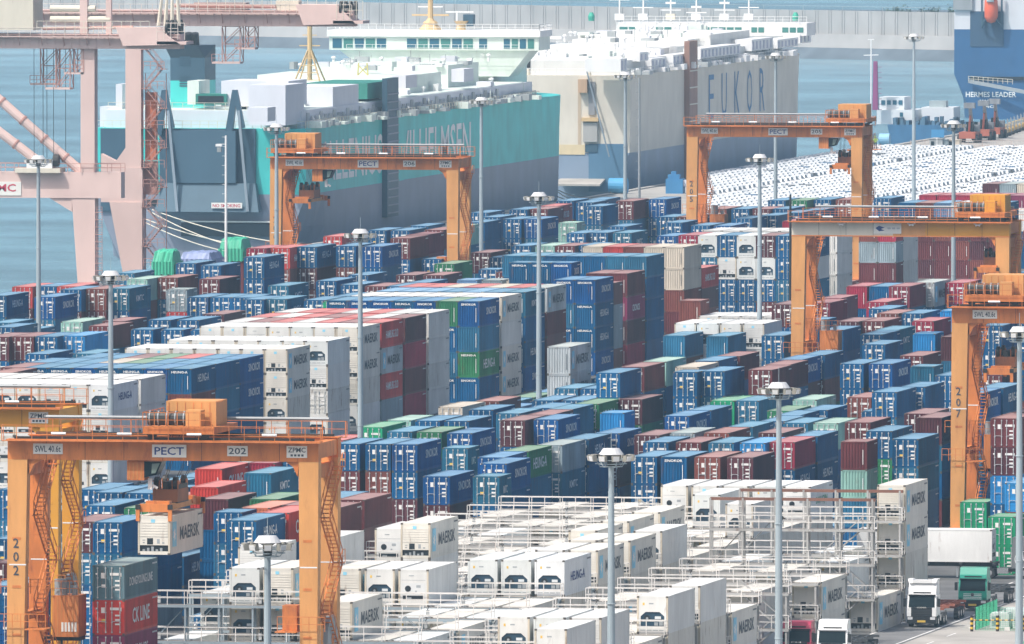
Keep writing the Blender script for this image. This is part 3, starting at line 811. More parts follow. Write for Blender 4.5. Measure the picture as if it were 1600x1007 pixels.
(-348.51,1952.50,4,0,0,[2,5,0,3],[0,0,0,2]),
(-351.63,1952.55,4,0,0,[5,5,0,0],[0,0,0,1]),
(-381.53,1956.61,4,0,0,[2,0,0,0],[0,0,0,1]),
(-378.53,1956.61,4,0,0,[5,12,5,0],[0,0,0,1]),
(-374.52,1959.20,4,0,0,[5,5,0,5],[0,0,1,2]),
(-374.43,1971.69,4,0,0,[3,0,0,19],[0,0,1,2]),
(-379.47,1974.49,4,0,0,[5,12,0,0],[0,0,0,1]),
(-353.58,1977.33,4,0,0,[16,0,0,0],[0,0,0,1]),
(-340.43,1982.37,4,0,0,[5,5,0,1],[0,0,0,1]),
(-343.53,1983.11,4,0,0,[2,0,0,0],[0,0,0,1]),
(-321.94,1987.15,2,1,2.75,[5,5,16,5],[0,1,2,2]),
(-319.44,1987.15,2,1,2.75,[5,5,16,10],[0,2,2,2]),
(-374.91,1990.47,4,0,0,[5,0,0,0],[0,0,1,2]),
(-362.62,1990.76,2,0,0,[5,5,0,19],[0,0,0,1]),
(-321.94,1993.51,4,1,2.75,[15,15,15,15],[0,0,0,1]),
(-319.44,1993.51,4,1,2.75,[15,15,15,15],[1,1,1,1]),
(-349.05,1993.94,4,0,0,[5,5,0,0],[0,0,0,2]),
(-334.67,2002.58,4,1,0,[5,0,0,10],[0,0,0,1]),
(-372.53,2004.26,4,0,0,[1,16,0,0],[0,0,1,2]),
(-369.82,2004.77,4,0,0,[0,0,0,1],[0,0,1,2]),
(-376.82,2011.56,4,0,0,[12,5,0,0],[0,0,1,1]),
(-342.91,2012.50,4,0,0,[0,0,0,0],[0,0,0,1]),
(-353.98,2017.15,4,0,0,[12,5,0,0],[0,0,0,1]),
(-351.37,2017.15,4,0,0,[5,5,0,5],[0,0,0,1]),
(-341.48,2024.99,4,0,0,[16,0,0,0],[0,0,0,1]),
(-381.76,2029.78,4,0,0,[0,0,0,0],[0,0,0,1]),
(-340.43,2037.48,4,0,0,[5,0,0,0],[0,0,0,1]),
(-379.10,2044.22,4,0,0,[16,0,1,0],[0,0,0,1]),
(-376.62,2045.95,4,0,0,[5,0,0,5],[0,0,0,1]),
(-339.50,2049.97,4,0,0,[5,0,0,0],[0,0,1,2]),
(-353.01,2051.79,4,0,0,[0,0,0,5],[0,0,0,1]),
(-349.91,2051.79,4,0,0,[0,0,0,0],[0,0,0,1]),
(-346.99,2051.79,4,0,0,[5,0,0,5],[0,0,0,1]),
(-344.51,2053.33,4,0,0,[3,5,0,0],[0,0,0,1]),
(-377.65,2058.44,4,0,0,[0,0,0,7],[0,0,0,1]),
(-371.51,2059.63,4,0,0,[16,0,0,0],[0,0,1,2]),
(-375.69,2075.98,4,0,0,[12,5,0,0],[0,0,0,1]),
(-331.94,2082.37,4,1,2.6,[5,5,5,0],[0,0,0,1]),
(-329.44,2082.37,4,1,2.6,[5,5,5,5],[1,1,1,2]),
(-326.94,2082.37,4,1,2.6,[5,5,5,21],[1,1,1,2]),
(-324.44,2082.37,4,1,2.6,[5,5,5,15],[1,1,1,2]),
(-321.94,2082.37,4,1,2.6,[5,5,5,16],[1,1,1,2]),
(-319.44,2082.37,4,1,2.6,[5,5,5,0],[2,2,2,2]),
(-379.66,2082.46,4,0,0,[5,0,5,0],[0,0,1,1]),
(-371.28,2082.57,4,0,0,[5,12,0,5],[0,1,1,2]),
(-376.36,2088.47,4,0,0,[16,5,5,0],[0,0,0,1]),
(-351.28,2089.90,4,0,0,[5,2,3,0],[0,0,0,1]),
(-348.28,2089.90,4,0,0,[0,1,0,12],[0,0,0,1]),
(-368.32,2091.83,4,0,0,[0,0,0,1],[0,1,1,2]),
(-345.67,2094.57,4,0,0,[0,0,0,0],[0,0,0,1]),
(-342.57,2094.57,4,0,0,[0,5,0,5],[1,1,1,2]),
(-338.43,2101.75,4,0,0,[1,5,0,0],[0,0,1,2]),
(-343.22,2123.04,4,1,0,[3,0,21],[0,0,1]),
(-340.62,2123.04,4,1,0,[0,0,20],[0,0,0]),
(-338.02,2123.04,4,1,0,[0,0,15],[0,0,0]),
(-335.42,2123.04,4,1,0,[0,0,15],[0,0,0]),
(-332.82,2123.04,4,1,0,[0,0,15],[0,0,0]),
(-330.22,2123.04,4,1,0,[0,0,15],[0,0,0]),
(-327.62,2123.04,4,1,0,[0,0,15],[0,0,0]),
(-325.02,2123.04,4,1,0,[0,0,15],[0,0,1]),
(-322.42,2123.04,4,1,0,[0,0,15],[1,1,1]),
(-347.73,2201.14,4,1,0,[5,0,10],[0,0,1]),
(-345.13,2201.14,4,1,0,[2,0,10],[0,0,1]),
(-342.53,2201.14,4,1,0,[2,0,10],[0,0,1]),
(-339.93,2201.14,4,1,0,[0,0,10],[0,0,1]),
(-337.33,2201.14,4,1,0,[0,0,11],[0,0,1]),
(-334.73,2201.14,4,1,0,[0,0,11],[0,0,1]),
(-332.13,2201.14,4,1,0,[0,0,10],[0,0,0]),
(-346.99,2256.60,4,1,0,[0,0,5],[0,0,1]),
(-344.39,2256.60,4,1,0,[5,0,16],[0,0,1]),
(-341.79,2256.60,4,1,0,[0,0,20],[0,0,1]),
(-270.08,1236.40,4,0,0,[0,1],[1,2]),
(-256.48,1236.40,4,0,0,[0],[1]),
(-270.08,1249.00,4,0,0,[2,5,16],[0,1,1]),
(-272.80,1261.60,4,0,0,[0,0,0],[0,0,1]),
(-283.68,1299.40,4,0,0,[5,0,0],[0,0,2]),
(-286.40,1312.00,4,0,0,[2,2,0],[0,0,1]),
(-275.52,1312.00,4,0,0,[0,0,3],[0,1,1]),
(-289.12,1324.60,4,0,0,[1,5,0],[0,0,1]),
(-278.24,1324.60,4,0,0,[0,16,5],[0,0,1]),
(-283.68,1337.20,4,0,0,[5,3,0],[0,0,1]),
(-280.96,1337.20,4,0,0,[0,3,2],[0,0,1]),
(-283.68,1349.80,4,0,0,[0,0,3],[0,0,1]),
(-272.80,1349.80,4,0,0,[0,0,5,16],[0,0,0,1]),
(-283.68,1362.40,4,0,0,[16,5,2],[0,0,1]),
(-283.68,1387.60,4,0,0,[0,5,16],[0,0,1]),
(-229.28,1387.60,4,0,0,[0],[1]),
(-232.00,1400.20,4,0,0,[2],[1]),
(-305.44,1501.00,4,0,0,[5],[1]),
(-305.44,1513.60,4,0,0,[5],[1]),
(-302.72,1513.60,4,0,0,[0],[1]),
(-305.44,1526.20,4,0,0,[0],[1]),
(-291.84,1564.00,4,0,0,[5,1],[0,1]),
(-294.56,1576.60,4,0,0,[1,0],[0,1]),
(-283.68,1576.60,4,0,0,[0,2,2],[0,0,1]),
(-294.56,1589.20,4,0,0,[16,12],[0,1]),
(-240.16,1589.20,4,0,0,[0,5,2,0],[0,1,1,1]),
(-294.56,1601.80,4,0,0,[0,1],[0,1]),
(-245.60,1614.40,4,0,0,[5,3,0,0],[0,0,1,1]),
(-251.04,1639.60,4,0,0,[0,2,16,2],[0,0,0,1]),
(-256.48,1664.80,4,0,0,[0,5,3,12],[0,0,0,1]),
(-253.76,1664.80,4,0,0,[2,0,12,0],[0,0,0,1]),
(-256.48,1677.40,4,0,0,[5,5,0,0],[0,0,0,1]),
(-259.20,1690.00,4,0,0,[12,1,0,2],[0,0,0,1]),
(-261.92,1702.60,4,0,0,[0,0,5,0],[0,0,0,1]),
(-261.92,1715.20,4,0,0,[5,5,5,5],[0,0,0,1]),
(-264.64,1727.80,4,0,0,[12,3,0,0],[0,0,0,1]),
(-267.36,1740.40,4,0,0,[5,16,12,0],[0,0,0,1]),
(-267.36,1753.00,4,0,0,[3,0,0,0],[0,0,0,1]),
(-270.08,1765.60,4,0,0,[0,16,5,16],[0,0,0,1]),
(-272.80,1778.20,4,0,0,[5,0,3,3],[0,0,0,1]),
(-272.80,1790.80,4,0,0,[0,5,5,0],[0,0,0,1]),
(-280.96,1803.40,4,0,0,[0,16,0],[0,0,1]),
(-280.96,1816.00,4,0,0,[5,0,0],[0,0,1]),
(-283.68,1828.60,4,0,0,[5,0,16],[0,0,1]),
(-286.40,1841.20,4,0,0,[0,5,0],[0,0,1]),
(-286.40,1853.80,4,0,0,[0,5,5],[0,0,1]),
(-286.40,1891.60,4,0,0,[0,3,0],[0,0,1]),
(-297.28,1929.40,4,0,0,[2,5],[0,1]),
(-327.20,1992.40,4,0,0,[5],[1]),
(-329.92,2017.60,4,0,0,[1],[1])]
WHERE = [
(3,12,22,3),(0,19,-1,0),(1,0,-1,0),(1,0,-1,0),(3,12,22,4),(3,12,22,2),(3,12,23,1),(3,0,-1,0),(3,0,-1,0),(3,12,22,3),(1,19,22,3),(1,19,22,2),(1,19,-1,0),(1,19,22,2),(3,12,24,2),(3,12,24,0),(3,12,22,6),(0,12,23,1),(1,1,23,5),(3,0,-1,0),(1,12,22,2),(1,12,22,3),(3,12,22,5),(0,12,24,5),(1,1,23,3),(1,1,22,1),(0,20,-1,0),(1,12,22,2),(0,12,24,1),(0,12,23,1),(1,1,22,3),(1,1,22,0),(1,1,22,2),(1,1,24,0),(1,1,24,0),(1,1,22,1),(1,19,-1,0),(1,19,22,1),(3,19,22,2),(3,19,-1,0),(1,19,23,1),(3,19,22,1),(0,19,23,2),(2,19,-1,0),(0,19,-1,0),(2,0,-1,1),(3,12,22,2),(3,12,24,1),(0,12,-1,0),(0,12,22,2),(0,12,23,4),(0,12,22,1),(0,12,24,4),(1,1,22,5),(1,1,-1,0),(1,1,22,2),(1,19,24,0),(0,19,23,1),(0,19,0,0),(0,20,24,0),(3,13,22,4),(3,12,22,1),(3,12,25,1),(0,12,23,9),(1,1,22,6),(3,1,-1,0),(0,1,-1,0),(1,0,0,2),(1,0,5,0),(3,0,-1,0),(1,0,1,1),(1,0,-1,0),(1,0,-1,0),(0,1,-1,0),(3,20,-1,0),(0,20,-1,0),(3,12,22,2),(1,12,24,1),(0,12,24,2),(1,1,22,4),(3,1,-1,0),(1,1,0,0),(2,1,-1,0),(0,19,-1,0),(0,1,-1,0),(0,20,-1,0),(3,13,23,6),(1,12,22,4),(0,19,-1,0),(0,19,18,0),(0,19,-1,0),(3,2,-1,0),(2,1,-1,0),(1,12,22,1),(1,12,24,1),(0,12,22,2),(1,1,22,4),(1,1,5,0),(1,0,0,3),(3,20,-1,0),(3,20,24,1),(0,20,23,2),(3,13,22,3),(0,19,2,0),(0,19,-1,0),(0,1,-1,0),(2,1,-1,0),(1,1,-1,0),(1,12,22,2),(1,12,22,1),(0,12,22,5),(0,12,22,2),(0,19,16,0),(0,19,-1,0),(3,2,0,2),(3,2,0,1),(3,20,24,2),(3,20,-1,0),(2,20,-1,0),(2,20,-1,0),(0,20,22,1),(2,0,-1,0),(2,0,-1,2),(1,0,0,2),(3,13,23,1),(1,12,24,2),(0,12,22,7),(0,12,24,2),(1,1,24,0),(3,2,2,0),(3,13,22,1),(3,13,23,2),(0,13,23,1),(1,12,22,1),(0,12,22,3),(0,12,24,1),(2,1,-1,0),(3,13,22,3),(3,13,22,7),(0,13,-1,0),(0,13,22,3),(1,12,24,2),(0,12,22,8),(0,12,22,6),(0,12,24,3),(3,2,-1,0),(0,20,22,0),(3,13,22,4),(1,13,-1,0),(3,13,22,2),(3,13,22,5),(0,13,22,4),(0,13,22,2),(1,12,24,0),(1,12,0,0),(2,12,-1,0),(0,12,0,1),(2,1,3,0),(2,12,-1,0),(0,12,0,2),(3,22,-1,2),(1,22,-1,0),(1,22,-1,0),(1,1,5,3),(1,1,0,2),(0,12,1,2),(2,22,-1,0),(2,22,-1,0),(3,9,0,0),(3,22,-1,1),(0,22,-1,0),(0,20,-1,0),(0,20,-1,0),(1,13,-1,0),(1,13,-1,0),(0,22,-1,0),(3,9,-1,0),(0,12,-1,0),(0,12,-1,0),(0,9,-1,0),(0,13,0,2),(0,13,5,0),(0,13,0,0),(2,12,0,2),(2,12,5,2),(0,12,-1,0),(0,12,-1,0),(0,12,1,1),(0,9,19,0),(1,1,5,2),(1,1,-1,0),(1,1,0,1),(2,1,-1,0),(2,1,7,0),(1,1,5,1),(2,1,0,0),(2,12,-1,0),(2,12,-1,0),(2,22,0,0),(2,22,3,0),(3,9,-1,0),(3,9,-1,0),(0,22,-1,0),(0,22,-1,0),(2,22,-1,0),(3,9,5,0),(2,12,5,3),(0,13,0,1),(0,13,5,0),(2,13,-1,0),(1,13,-1,0),(2,13,-1,0),(2,12,0,1),(2,12,3,0),(2,12,-1,0),(3,10,-1,0),(2,12,1,2),(1,13,-1,0),(1,13,-1,0),(1,15,-1,0),(3,15,-1,0),(2,12,-1,0),(2,12,2,0),(2,13,-1,0),(3,15,-1,0),(1,15,0,0),(2,13,0,2),(2,12,0,1),(2,12,5,0),(0,9,5,0),(2,1,-1,0),(0,13,-1,0),(0,16,-1,1),(2,0,-1,2),(2,0,-1,1),(0,16,-1,0),(0,16,-1,2),(2,0,22,1),(2,0,22,2),(0,16,22,0),(0,16,23,1),(2,0,22,3),(0,2,22,1),(3,16,22,1),(0,16,22,2),(2,0,22,4),(0,2,22,2),(3,16,23,2),(3,16,-1,0),(0,2,22,5),(0,2,22,3),(0,2,22,4),(3,16,-1,0),(3,14,0,1),(2,12,-1,0),(1,15,20,0),(0,9,0,4),(2,12,5,1),(2,13,1,1),(3,2,22,1),(3,2,22,2),(0,2,-1,0),(2,2,-1,0),(2,13,0,3),(1,15,-1,0),(2,12,-1,0),(2,13,13,0),(2,12,14,0),(0,9,3,0),(3,14,2,2),(2,13,0,1),(3,2,-1,0),(1,2,-1,0),(1,2,-1,0),(2,2,-1,0),(2,13,-1,0),(2,13,0,2),(0,9,0,1),(3,7,0,2),(1,2,0,2),(1,2,0,1),(1,2,5,0),(1,2,-1,0),(1,14,0,2),(0,9,-1,0),(3,7,5,2),(0,9,0,1),(1,2,0,3),(1,2,0,4),(1,2,-1,0),(1,2,-1,0),(0,9,-1,0),(1,14,-1,0),(3,7,-1,0),(0,16,5,1),(3,14,-1,0),(3,14,-1,0),(3,7,0,1),(0,9,0,2),(3,7,1,1),(1,16,0,1),(1,16,22,1),(1,16,22,2),(2,2,22,1),(2,2,22,3),(1,2,0,3),(1,2,0,2),(1,2,1,1),(0,15,22,3),(1,2,0,4),(1,2,-1,0),(0,15,-1,0),(0,15,-1,0),(3,10,-1,0),(2,10,-1,0),(2,10,-1,0),(1,16,0,2),(1,16,22,3),(2,2,22,2),(0,15,22,2),(0,15,22,5),(0,15,23,7),(3,15,22,1),(3,15,-1,0),(3,15,24,0),(0,15,24,0),(0,9,0,3),(0,16,-1,0),(0,16,5,2),(0,16,-1,0),(1,16,0,3),(0,15,22,1),(0,15,22,4),(0,15,22,6),(0,15,22,8),(0,15,23,9),(3,15,22,2),(3,15,-1,0),(3,15,-1,0),(3,15,-1,0),(3,7,22,0),(2,9,-1,0),(2,9,-1,0),(1,16,-1,0),(0,9,0,2),(3,15,-1,0),(3,15,-1,0),(1,15,-1,0),(1,15,-1,0),(2,9,-1,0),(2,16,-1,0),(3,7,0,2),(0,9,-1,0),(3,15,-1,0),(1,15,-1,0),(1,15,-1,0),(1,15,-1,0),(2,16,-1,0),(1,16,-1,0),(1,15,10,1),(1,15,5,0),(1,15,10,2),(1,15,-1,0),(3,7,5,0),(1,7,-1,0),(2,9,-1,0),(0,7,23,0),(0,7,0,0),(0,14,-1,0),(1,15,-1,0),(3,14,-1,0),(0,14,-1,0),(0,14,-1,0),(2,10,-1,0),(0,7,5,1),(0,7,-1,0),(0,7,22,1),(0,7,23,2),(3,7,-1,0),(3,14,-1,0),(3,14,-1,0),(3,14,-1,0),(0,14,-1,0),(3,7,5,1),(0,15,-1,0),(3,14,24,0),(3,14,-1,0),(3,14,-1,0),(3,14,-1,0),(0,15,0,1),(1,7,5,0),(3,21,-1,0),(0,7,5,2),(0,17,-1,0),(1,11,16,0),(3,21,-1,0),(3,14,-1,0),(1,14,-1,0),(3,11,-1,0),(3,11,-1,0),(3,11,-1,0),(0,15,0,2),(1,7,0,0),(3,14,17,0),(1,14,0,2),(1,14,0,1),(1,14,-1,0),(1,7,-1,0),(0,14,-1,0),(2,14,-1,0),(1,14,-1,0),(3,8,-1,0),(2,15,-1,0),(1,11,5,0),(3,3,-1,0),(3,3,-1,0),(1,11,19,0),(3,8,-1,0),(1,14,-1,0),(1,14,-1,0),(1,14,-1,0),(1,14,1,1),(1,14,0,1),(1,14,5,1),(1,14,11,0),(1,14,5,2),(1,14,0,2),(3,3,-1,0),(2,15,-1,0),(3,3,7,0),(0,4,-1,0),(1,3,-1,0),(0,17,-1,0),(0,17,-1,0),(0,17,-1,0),(1,11,0,0),(1,11,-1,0),(3,4,-1,0),(0,17,-1,0),(0,4,-1,0),(3,4,-1,0),(0,14,-1,0),(0,17,10,0),(3,17,-1,0),(0,17,-1,0),(0,17,-1,0),(0,7,0,1),(3,17,-1,0),(0,17,0,0),(0,7,0,2),(3,17,-1,0),(1,17,-1,0),(0,7,0,0),(0,7,23,0),(1,17,-1,0),(1,7,-1,0),(2,7,-1,0),(2,7,-1,0),(1,7,0,0),(1,7,22,0),(2,7,-1,0),(0,5,-1,0),(3,4,-1,0),(3,4,-1,0),(1,7,-1,0),(3,6,-1,0),(1,7,-1,0),(0,18,-1,0),(0,18,-1,0),(1,4,19,0),(3,5,-1,0),(1,4,0,0),(2,14,-1,0),(3,6,0,0),(0,5,-1,0),(0,18,-1,0),(0,18,-1,0),(1,18,-1,0),(2,8,-1,0),(3,8,5,2),(3,8,5,1),(1,8,-1,0),(2,8,-1,0),(0,5,-1,0),(0,5,-1,0),(3,6,-1,0),(3,6,-1,0),(1,0,-1,0),(1,0,0,1)]
POLES = [(-367.66, 1691.45, 27.0), (-283.64, 1335.1, 27.0), (-367.43, 1795.75, 27.0), (-368.39, 1831.11, 27.0), (-283.56, 1450.33, 27.0), (-368.49, 1966.9, 27.0), (-287.64, 1567.84, 27.0), (-180.99, 1013.41, 27.0), (-375.62, 2114.28, 27.0), (-289.18, 1714.79, 26.9), (-375.52, 2240.89, 27.0), (-186.99, 1117.39, 27.0), (-377.28, 2382.72, 27.0), (-289.72, 1860.9, 27.0), (-185.26, 1224.6, 27.0), (-181.67, 900.2, 27.0)]
# ------------------------------------------------------------------ ground, quay, sea
def on_x(px, py, X):
    r = fw + rt*((px-800)/FPX) - upv*((py-503.5)/FPX); return CAM + r*((X-CAM.x)/r.x)
def on_y(px, py, Y):
    r = fw + rt*((px-800)/FPX) - upv*((py-503.5)/FPX); return CAM + r*((Y-CAM.y)/r.y)
QX = -437.0
asph = mat('yard_asphalt', (0.105, 0.107, 0.108), rough=0.85, var=0.35, scale=0.12, streak=False, rust=0.25, rustcol=(0.19, 0.18, 0.165))
conc = mat('light_concrete', (0.36, 0.345, 0.32), rough=0.85, var=0.2, scale=0.3, streak=False, rust=0.5, rustcol=(0.22, 0.21, 0.2))
lane = mat('lane_asphalt', (0.17, 0.172, 0.175), rough=0.85, var=0.25, scale=0.25, streak=False, rust=0.6, rustcol=(0.08, 0.08, 0.08))
line_w = mat('white_road_paint', (0.72, 0.72, 0.70), rough=0.7, var=0.15)
line_g = mat('green_road_paint', (0.12, 0.36, 0.22), rough=0.7, var=0.2)
line_y = mat('yellow_road_paint', (0.65, 0.45, 0.06), rough=0.7, var=0.2)
g = Geo(); g.box(QX, 700, -6, 640, 4400, 0, asph); tag(g.build('ground'), kind='structure')
g = Geo(); g.box(QX-1.2, 700, -0.9, QX-.003, 4400, 0.12, conc)
for k in range(60): g.box(QX-1.6, 1900+k*26, -2.6, QX-1.2, 1901.2+k*26, -0.3, dark)
tag(g.build('quay_edge'), kind='structure')
g = Geo(); g.quad((-199.4, 900, .006), (-60, 900, .006), (-60, 1560, .006), (-199.4, 1560, .006), conc)
g.quad((QX+.5, 2250, .006), (-300, 2250, .006), (-300, 3700, .006), (QX+.5, 3700, .006), conc)
tag(g.build('pavement'), kind='structure')
g = Geo(); g.quad((-204.3, 900, .010), (-199.55, 900, .010), (-199.55, 1368, .010), (-204.3, 1368, .010), lane)
g.quad((-204.3, 1345, .014), (-60, 1345, .014), (-60, 1368, .014), (-204.3, 1368, .014), lane)
for X in (-204.15, -199.9): g.quad((X, 900, .018), (X+.18, 900, .018), (X+.18, 1345, .018), (X, 1345, .018), line_w)
for k in range(30): g.quad((-197.4, 1000+k*12, .018), (-197.25, 1000+k*12, .018), (-197.25, 1005+k*12, .018), (-197.4, 1005+k*12, .018), line_w)
tag(g.build('road'), kind='structure')
g = Geo(); g.quad((-192.2, 1180, .012), (-191.6, 1180, .012), (-189.0, 1275, .012), (-189.6, 1275, .012), line_g)
g.quad((-198.0, 1232, .012), (-180, 1232, .012), (-180, 1232.5, .012), (-198.0, 1232.5, .012), line_w)
for k in range(5): g.quad((-196+k*2.2, 1190, .012), (-195.4+k*2.2, 1190, .012), (-195.4+k*2.2, 1228, .012), (-196+k*2.2, 1228, .012), line_w)
tag(g.build('pavement_markings'), kind='structure')
# sea
wm = bpy.data.materials.new('sea_water'); wm.use_nodes = True; n = wm.node_tree.nodes; l = wm.node_tree.links; b = n['Principled BSDF']
b.inputs['Base Color'].default_value = (0.02, 0.11, 0.18, 1); b.inputs['Roughness'].default_value = 0.2; b.inputs['IOR'].default_value = 1.33
ge = n.new('ShaderNodeNewGeometry'); mp = n.new('ShaderNodeMapping'); mp.inputs['Scale'].default_value = (1.0, 0.30, 1); l.new(ge.outputs['Position'], mp.inputs[0])
t1 = n.new('ShaderNodeTexNoise'); t1.inputs['Scale'].default_value = 0.5; t1.inputs['Detail'].default_value = 7; t1.inputs['Roughness'].default_value = 0.62; l.new(mp.outputs[0], t1.inputs['Vector'])
bp = n.new('ShaderNodeBump'); bp.inputs['Strength'].default_value = 0.9; bp.inputs['Distance'].default_value = 0.8; l.new(t1.outputs['Fac'], bp.inputs['Height']); l.new(bp.outputs[0], b.inputs['Normal'])
t2 = n.new('ShaderNodeTexNoise'); t2.inputs['Scale'].default_value = 0.02; t2.inputs['Detail'].default_value = 3; l.new(ge.outputs['Position'], t2.inputs['Vector'])
mr = n.new('ShaderNodeMapRange'); mr.inputs['From Min'].default_value = .35; mr.inputs['From Max'].default_value = .65; mr.inputs['To Min'].default_value = .75; mr.inputs['To Max'].default_value = 1.3; l.new(t2.outputs['Fac'], mr.inputs[0])
sc_ = n.new('ShaderNodeVectorMath'); sc_.operation = 'SCALE'; sc_.inputs[0].default_value = (0.15, 0.29, 0.36); l.new(mr.outputs[0], sc_.inputs['Scale']); l.new(sc_.outputs[0], b.inputs['Base Color'])
g = Geo(); g.quad((-1900, 500, -3), (900, 500, -3), (900, 5200, -3), (-1900, 5200, -3), wm); tag(g.build('sea'), kind='structure')
# ------------------------------------------------------------------ containers
CW = 2.44
def corr_wall(g, a, b, nrm, z0, z1, depth, pitch, m):
    """corrugated wall between plan points a and b; ribs go in and out along nrm"""
    a = Vector(a); b = Vector(b); nrm = Vector(nrm); L = (b-a).length; n = max(2, int(round(L/pitch))); d = (b-a)/n
    pts = []
    for j in range(n):
        s = a+d*j
        pts += [s, s+d*0.30, s+d*0.5-nrm*depth, s+d*0.80-nrm*depth]
    pts.append(b)
    k = len(g.v); i = g.mi(m)
    for p in pts: g.v += [(p.x, p.y, z0), (p.x, p.y, z1)]
    for j in range(len(pts)-1): g.f.append((k+2*j, k+2*j+2, k+2*j+3, k+2*j+1)); g.m.append(i)
def dry_body(c, L, h, face, detail=True):
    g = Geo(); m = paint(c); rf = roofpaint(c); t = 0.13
    for x in (0, CW-t):
        g.box(x, 0, 0, x+t, t, h, m); g.box(x, L-t, 0, x+t, L, h, m)
    for x in (0, CW-t+.02):
        g.box(x, t, 0, x+t-.02, L-t, 0.17, m); g.box(x, t, h-0.09, x+t-.02, L-t, h-0.001, m)
    g.box(t, 0.02, 0, CW-t, 0.14, 0.17, m); g.box(t, 0.02, h-0.14, CW-t, 0.14, h-0.001, m)
    g.box(t, L-0.14, 0, CW-t, L-0.02, 0.17, m); g.box(t, L-0.14, h-0.14, CW-t, L-0.02, h-0.001, m)
    if detail:
        corr_wall(g, (CW-.02, t, 0), (CW-.02, L-t, 0), (1, 0, 0), 0.17, h-0.09, 0.045, 0.36 if detail == 1 else 0.72, m)
        corr_wall(g, (.02, L-t, 0), (.02, t, 0), (-1, 0, 0), 0.17, h-0.09, 0.045, 0.72, m)
    else:
        g.quad((CW-.04, t, .17), (CW-.04, L-t, .17), (CW-.04, L-t, h-.09), (CW-.04, t, h-.09), m)
        g.quad((.04, L-t, .17), (.04, t, .17), (.04, t, h-.09), (.04, L-t, h-.09), m)
    g.quad((t, L-.06, .17), (t, L-.06, h-.14), (CW-t, L-.06, h-.14), (CW-t, L-.06, .17), m)
    if face in 'cn':
        corr_wall(g, (t, 0.03, 0), (CW-t, 0.03, 0), (0, -1, 0), 0.17, h-0.14, 0.05, 0.27, m)
    else: g.quad((t, .10, .17), (CW-t, .10, .17), (CW-t, .10, h-.14), (t, .10, h-.14), m)
    g.quad((0.1, 0.1, .02), (0.1, L-.1, .02), (CW-.1, L-.1, .02), (CW-.1, .1, .02), m)
    # roof: one crowned sheet with cross ribs
    n = 10 if detail else 4
    for j in range(n):
        ya = 0.14+(L-.28)*j/n; yb = 0.14+(L-.28)*(j+1)/n
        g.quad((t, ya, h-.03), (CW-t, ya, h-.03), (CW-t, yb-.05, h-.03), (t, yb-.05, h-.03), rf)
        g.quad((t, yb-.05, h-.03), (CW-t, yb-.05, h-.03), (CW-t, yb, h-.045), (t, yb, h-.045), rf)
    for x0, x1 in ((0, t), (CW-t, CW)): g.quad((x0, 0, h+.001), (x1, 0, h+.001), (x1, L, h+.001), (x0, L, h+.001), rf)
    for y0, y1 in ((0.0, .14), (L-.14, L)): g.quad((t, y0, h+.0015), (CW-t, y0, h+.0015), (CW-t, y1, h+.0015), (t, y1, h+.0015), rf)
    for x in (-.003, CW-.16):
        for y in (-.003, L-.17):
            for z in (-.002, h-.115): g.box(x, y, z, x+.163, y+.173, z+.12, casting)
    return g
def door_leaf(c, h, side):
    """local origin: container front-left corner"""
    g = Geo(); m = paint(c); x0 = 0.14 if side == 0 else CW/2+.01; x1 = CW/2-.01 if side == 0 else CW-.14
    z0, z1 = .18, h-.15; g.box(x0, .035, z0, x1, .09, z1, m)
    nz = 5
    for j in range(nz+1):
        z = z0+(z1-z0)*j/nz; g.box(x0, .012, max(z0, z-.07), x1, .036, min(z1, z+.07), m)
    r = random.Random(ord(c)*7+side*3+int(h*10))
    if side == 1:
        g.box(x0+.12, .004, z1-.60, x1-.28, .012, z1-.40, sticker); g.box(x1-.22, .004, z1-.68, x1-.08, .012, z1-.40, sticker)
        for j in range(3): g.box(x0+.5, .004, z0+.55+j*.33, x1-.2, .012, z0+.68+j*.33, sticker)
    else:
        g.box(x0+.52, .004, z1-.82, x0+.80, .012, z1-.40, sticker)
        if r.random() < .7: g.box(x0+.1, .004, z1-.55, x0+.26, .012, z1-.42, sticker)
        if r.random() < .6: g.box(x0+.55, .004, z0+.75, x0+.85, .012, z0+1.0, sticky if r.random() < .5 else sticker)
    return g
def door_bar(h, side, k):
    g = Geo(); x0 = 0.14 if side == 0 else CW/2+.01
    x = x0+(.26 if k == 0 else .88); g.bar((x, -.012, .12), (x, -.012, h-.10), .034, galv, 5)
    for z in (.2, h*.36, h*.64, h-.2): g.box(x-.06, -.03, z-.04, x+.06, .012, z+.04, galv)
    g.bar((x, -.04, 1.0), (x+(.3 if k == 0 else -.3), -.04, 1.02), .03, galv, 4)
    return g
def reefer_body(c, L, h):
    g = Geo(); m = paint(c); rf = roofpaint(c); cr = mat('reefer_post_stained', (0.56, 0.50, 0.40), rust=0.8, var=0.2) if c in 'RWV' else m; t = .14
    for x in (0, CW-t): g.box(x, 0, 0, x+t, t, h, cr); g.box(x, L-t, 0, x+t, L, h, m)
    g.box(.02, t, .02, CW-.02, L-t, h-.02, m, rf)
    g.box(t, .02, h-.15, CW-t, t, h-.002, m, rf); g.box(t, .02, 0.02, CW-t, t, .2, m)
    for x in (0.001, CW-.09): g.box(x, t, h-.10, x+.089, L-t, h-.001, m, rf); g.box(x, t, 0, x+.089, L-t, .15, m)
    n = 6 if L > 8 else 3
    for j in range(1, n): y = L*j/n; g.box(CW-.021, y-.02, .15, CW-.012, y+.02, h-.1, m)
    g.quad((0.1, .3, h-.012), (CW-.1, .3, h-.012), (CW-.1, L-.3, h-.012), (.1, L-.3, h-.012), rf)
    for x in (-.003, CW-.18):
        for y in (-.003, L-.19):
            for z in (-.002, h-.135): g.box(x, y, z, x+.183, y+.193, z+.14, casting)
    return g
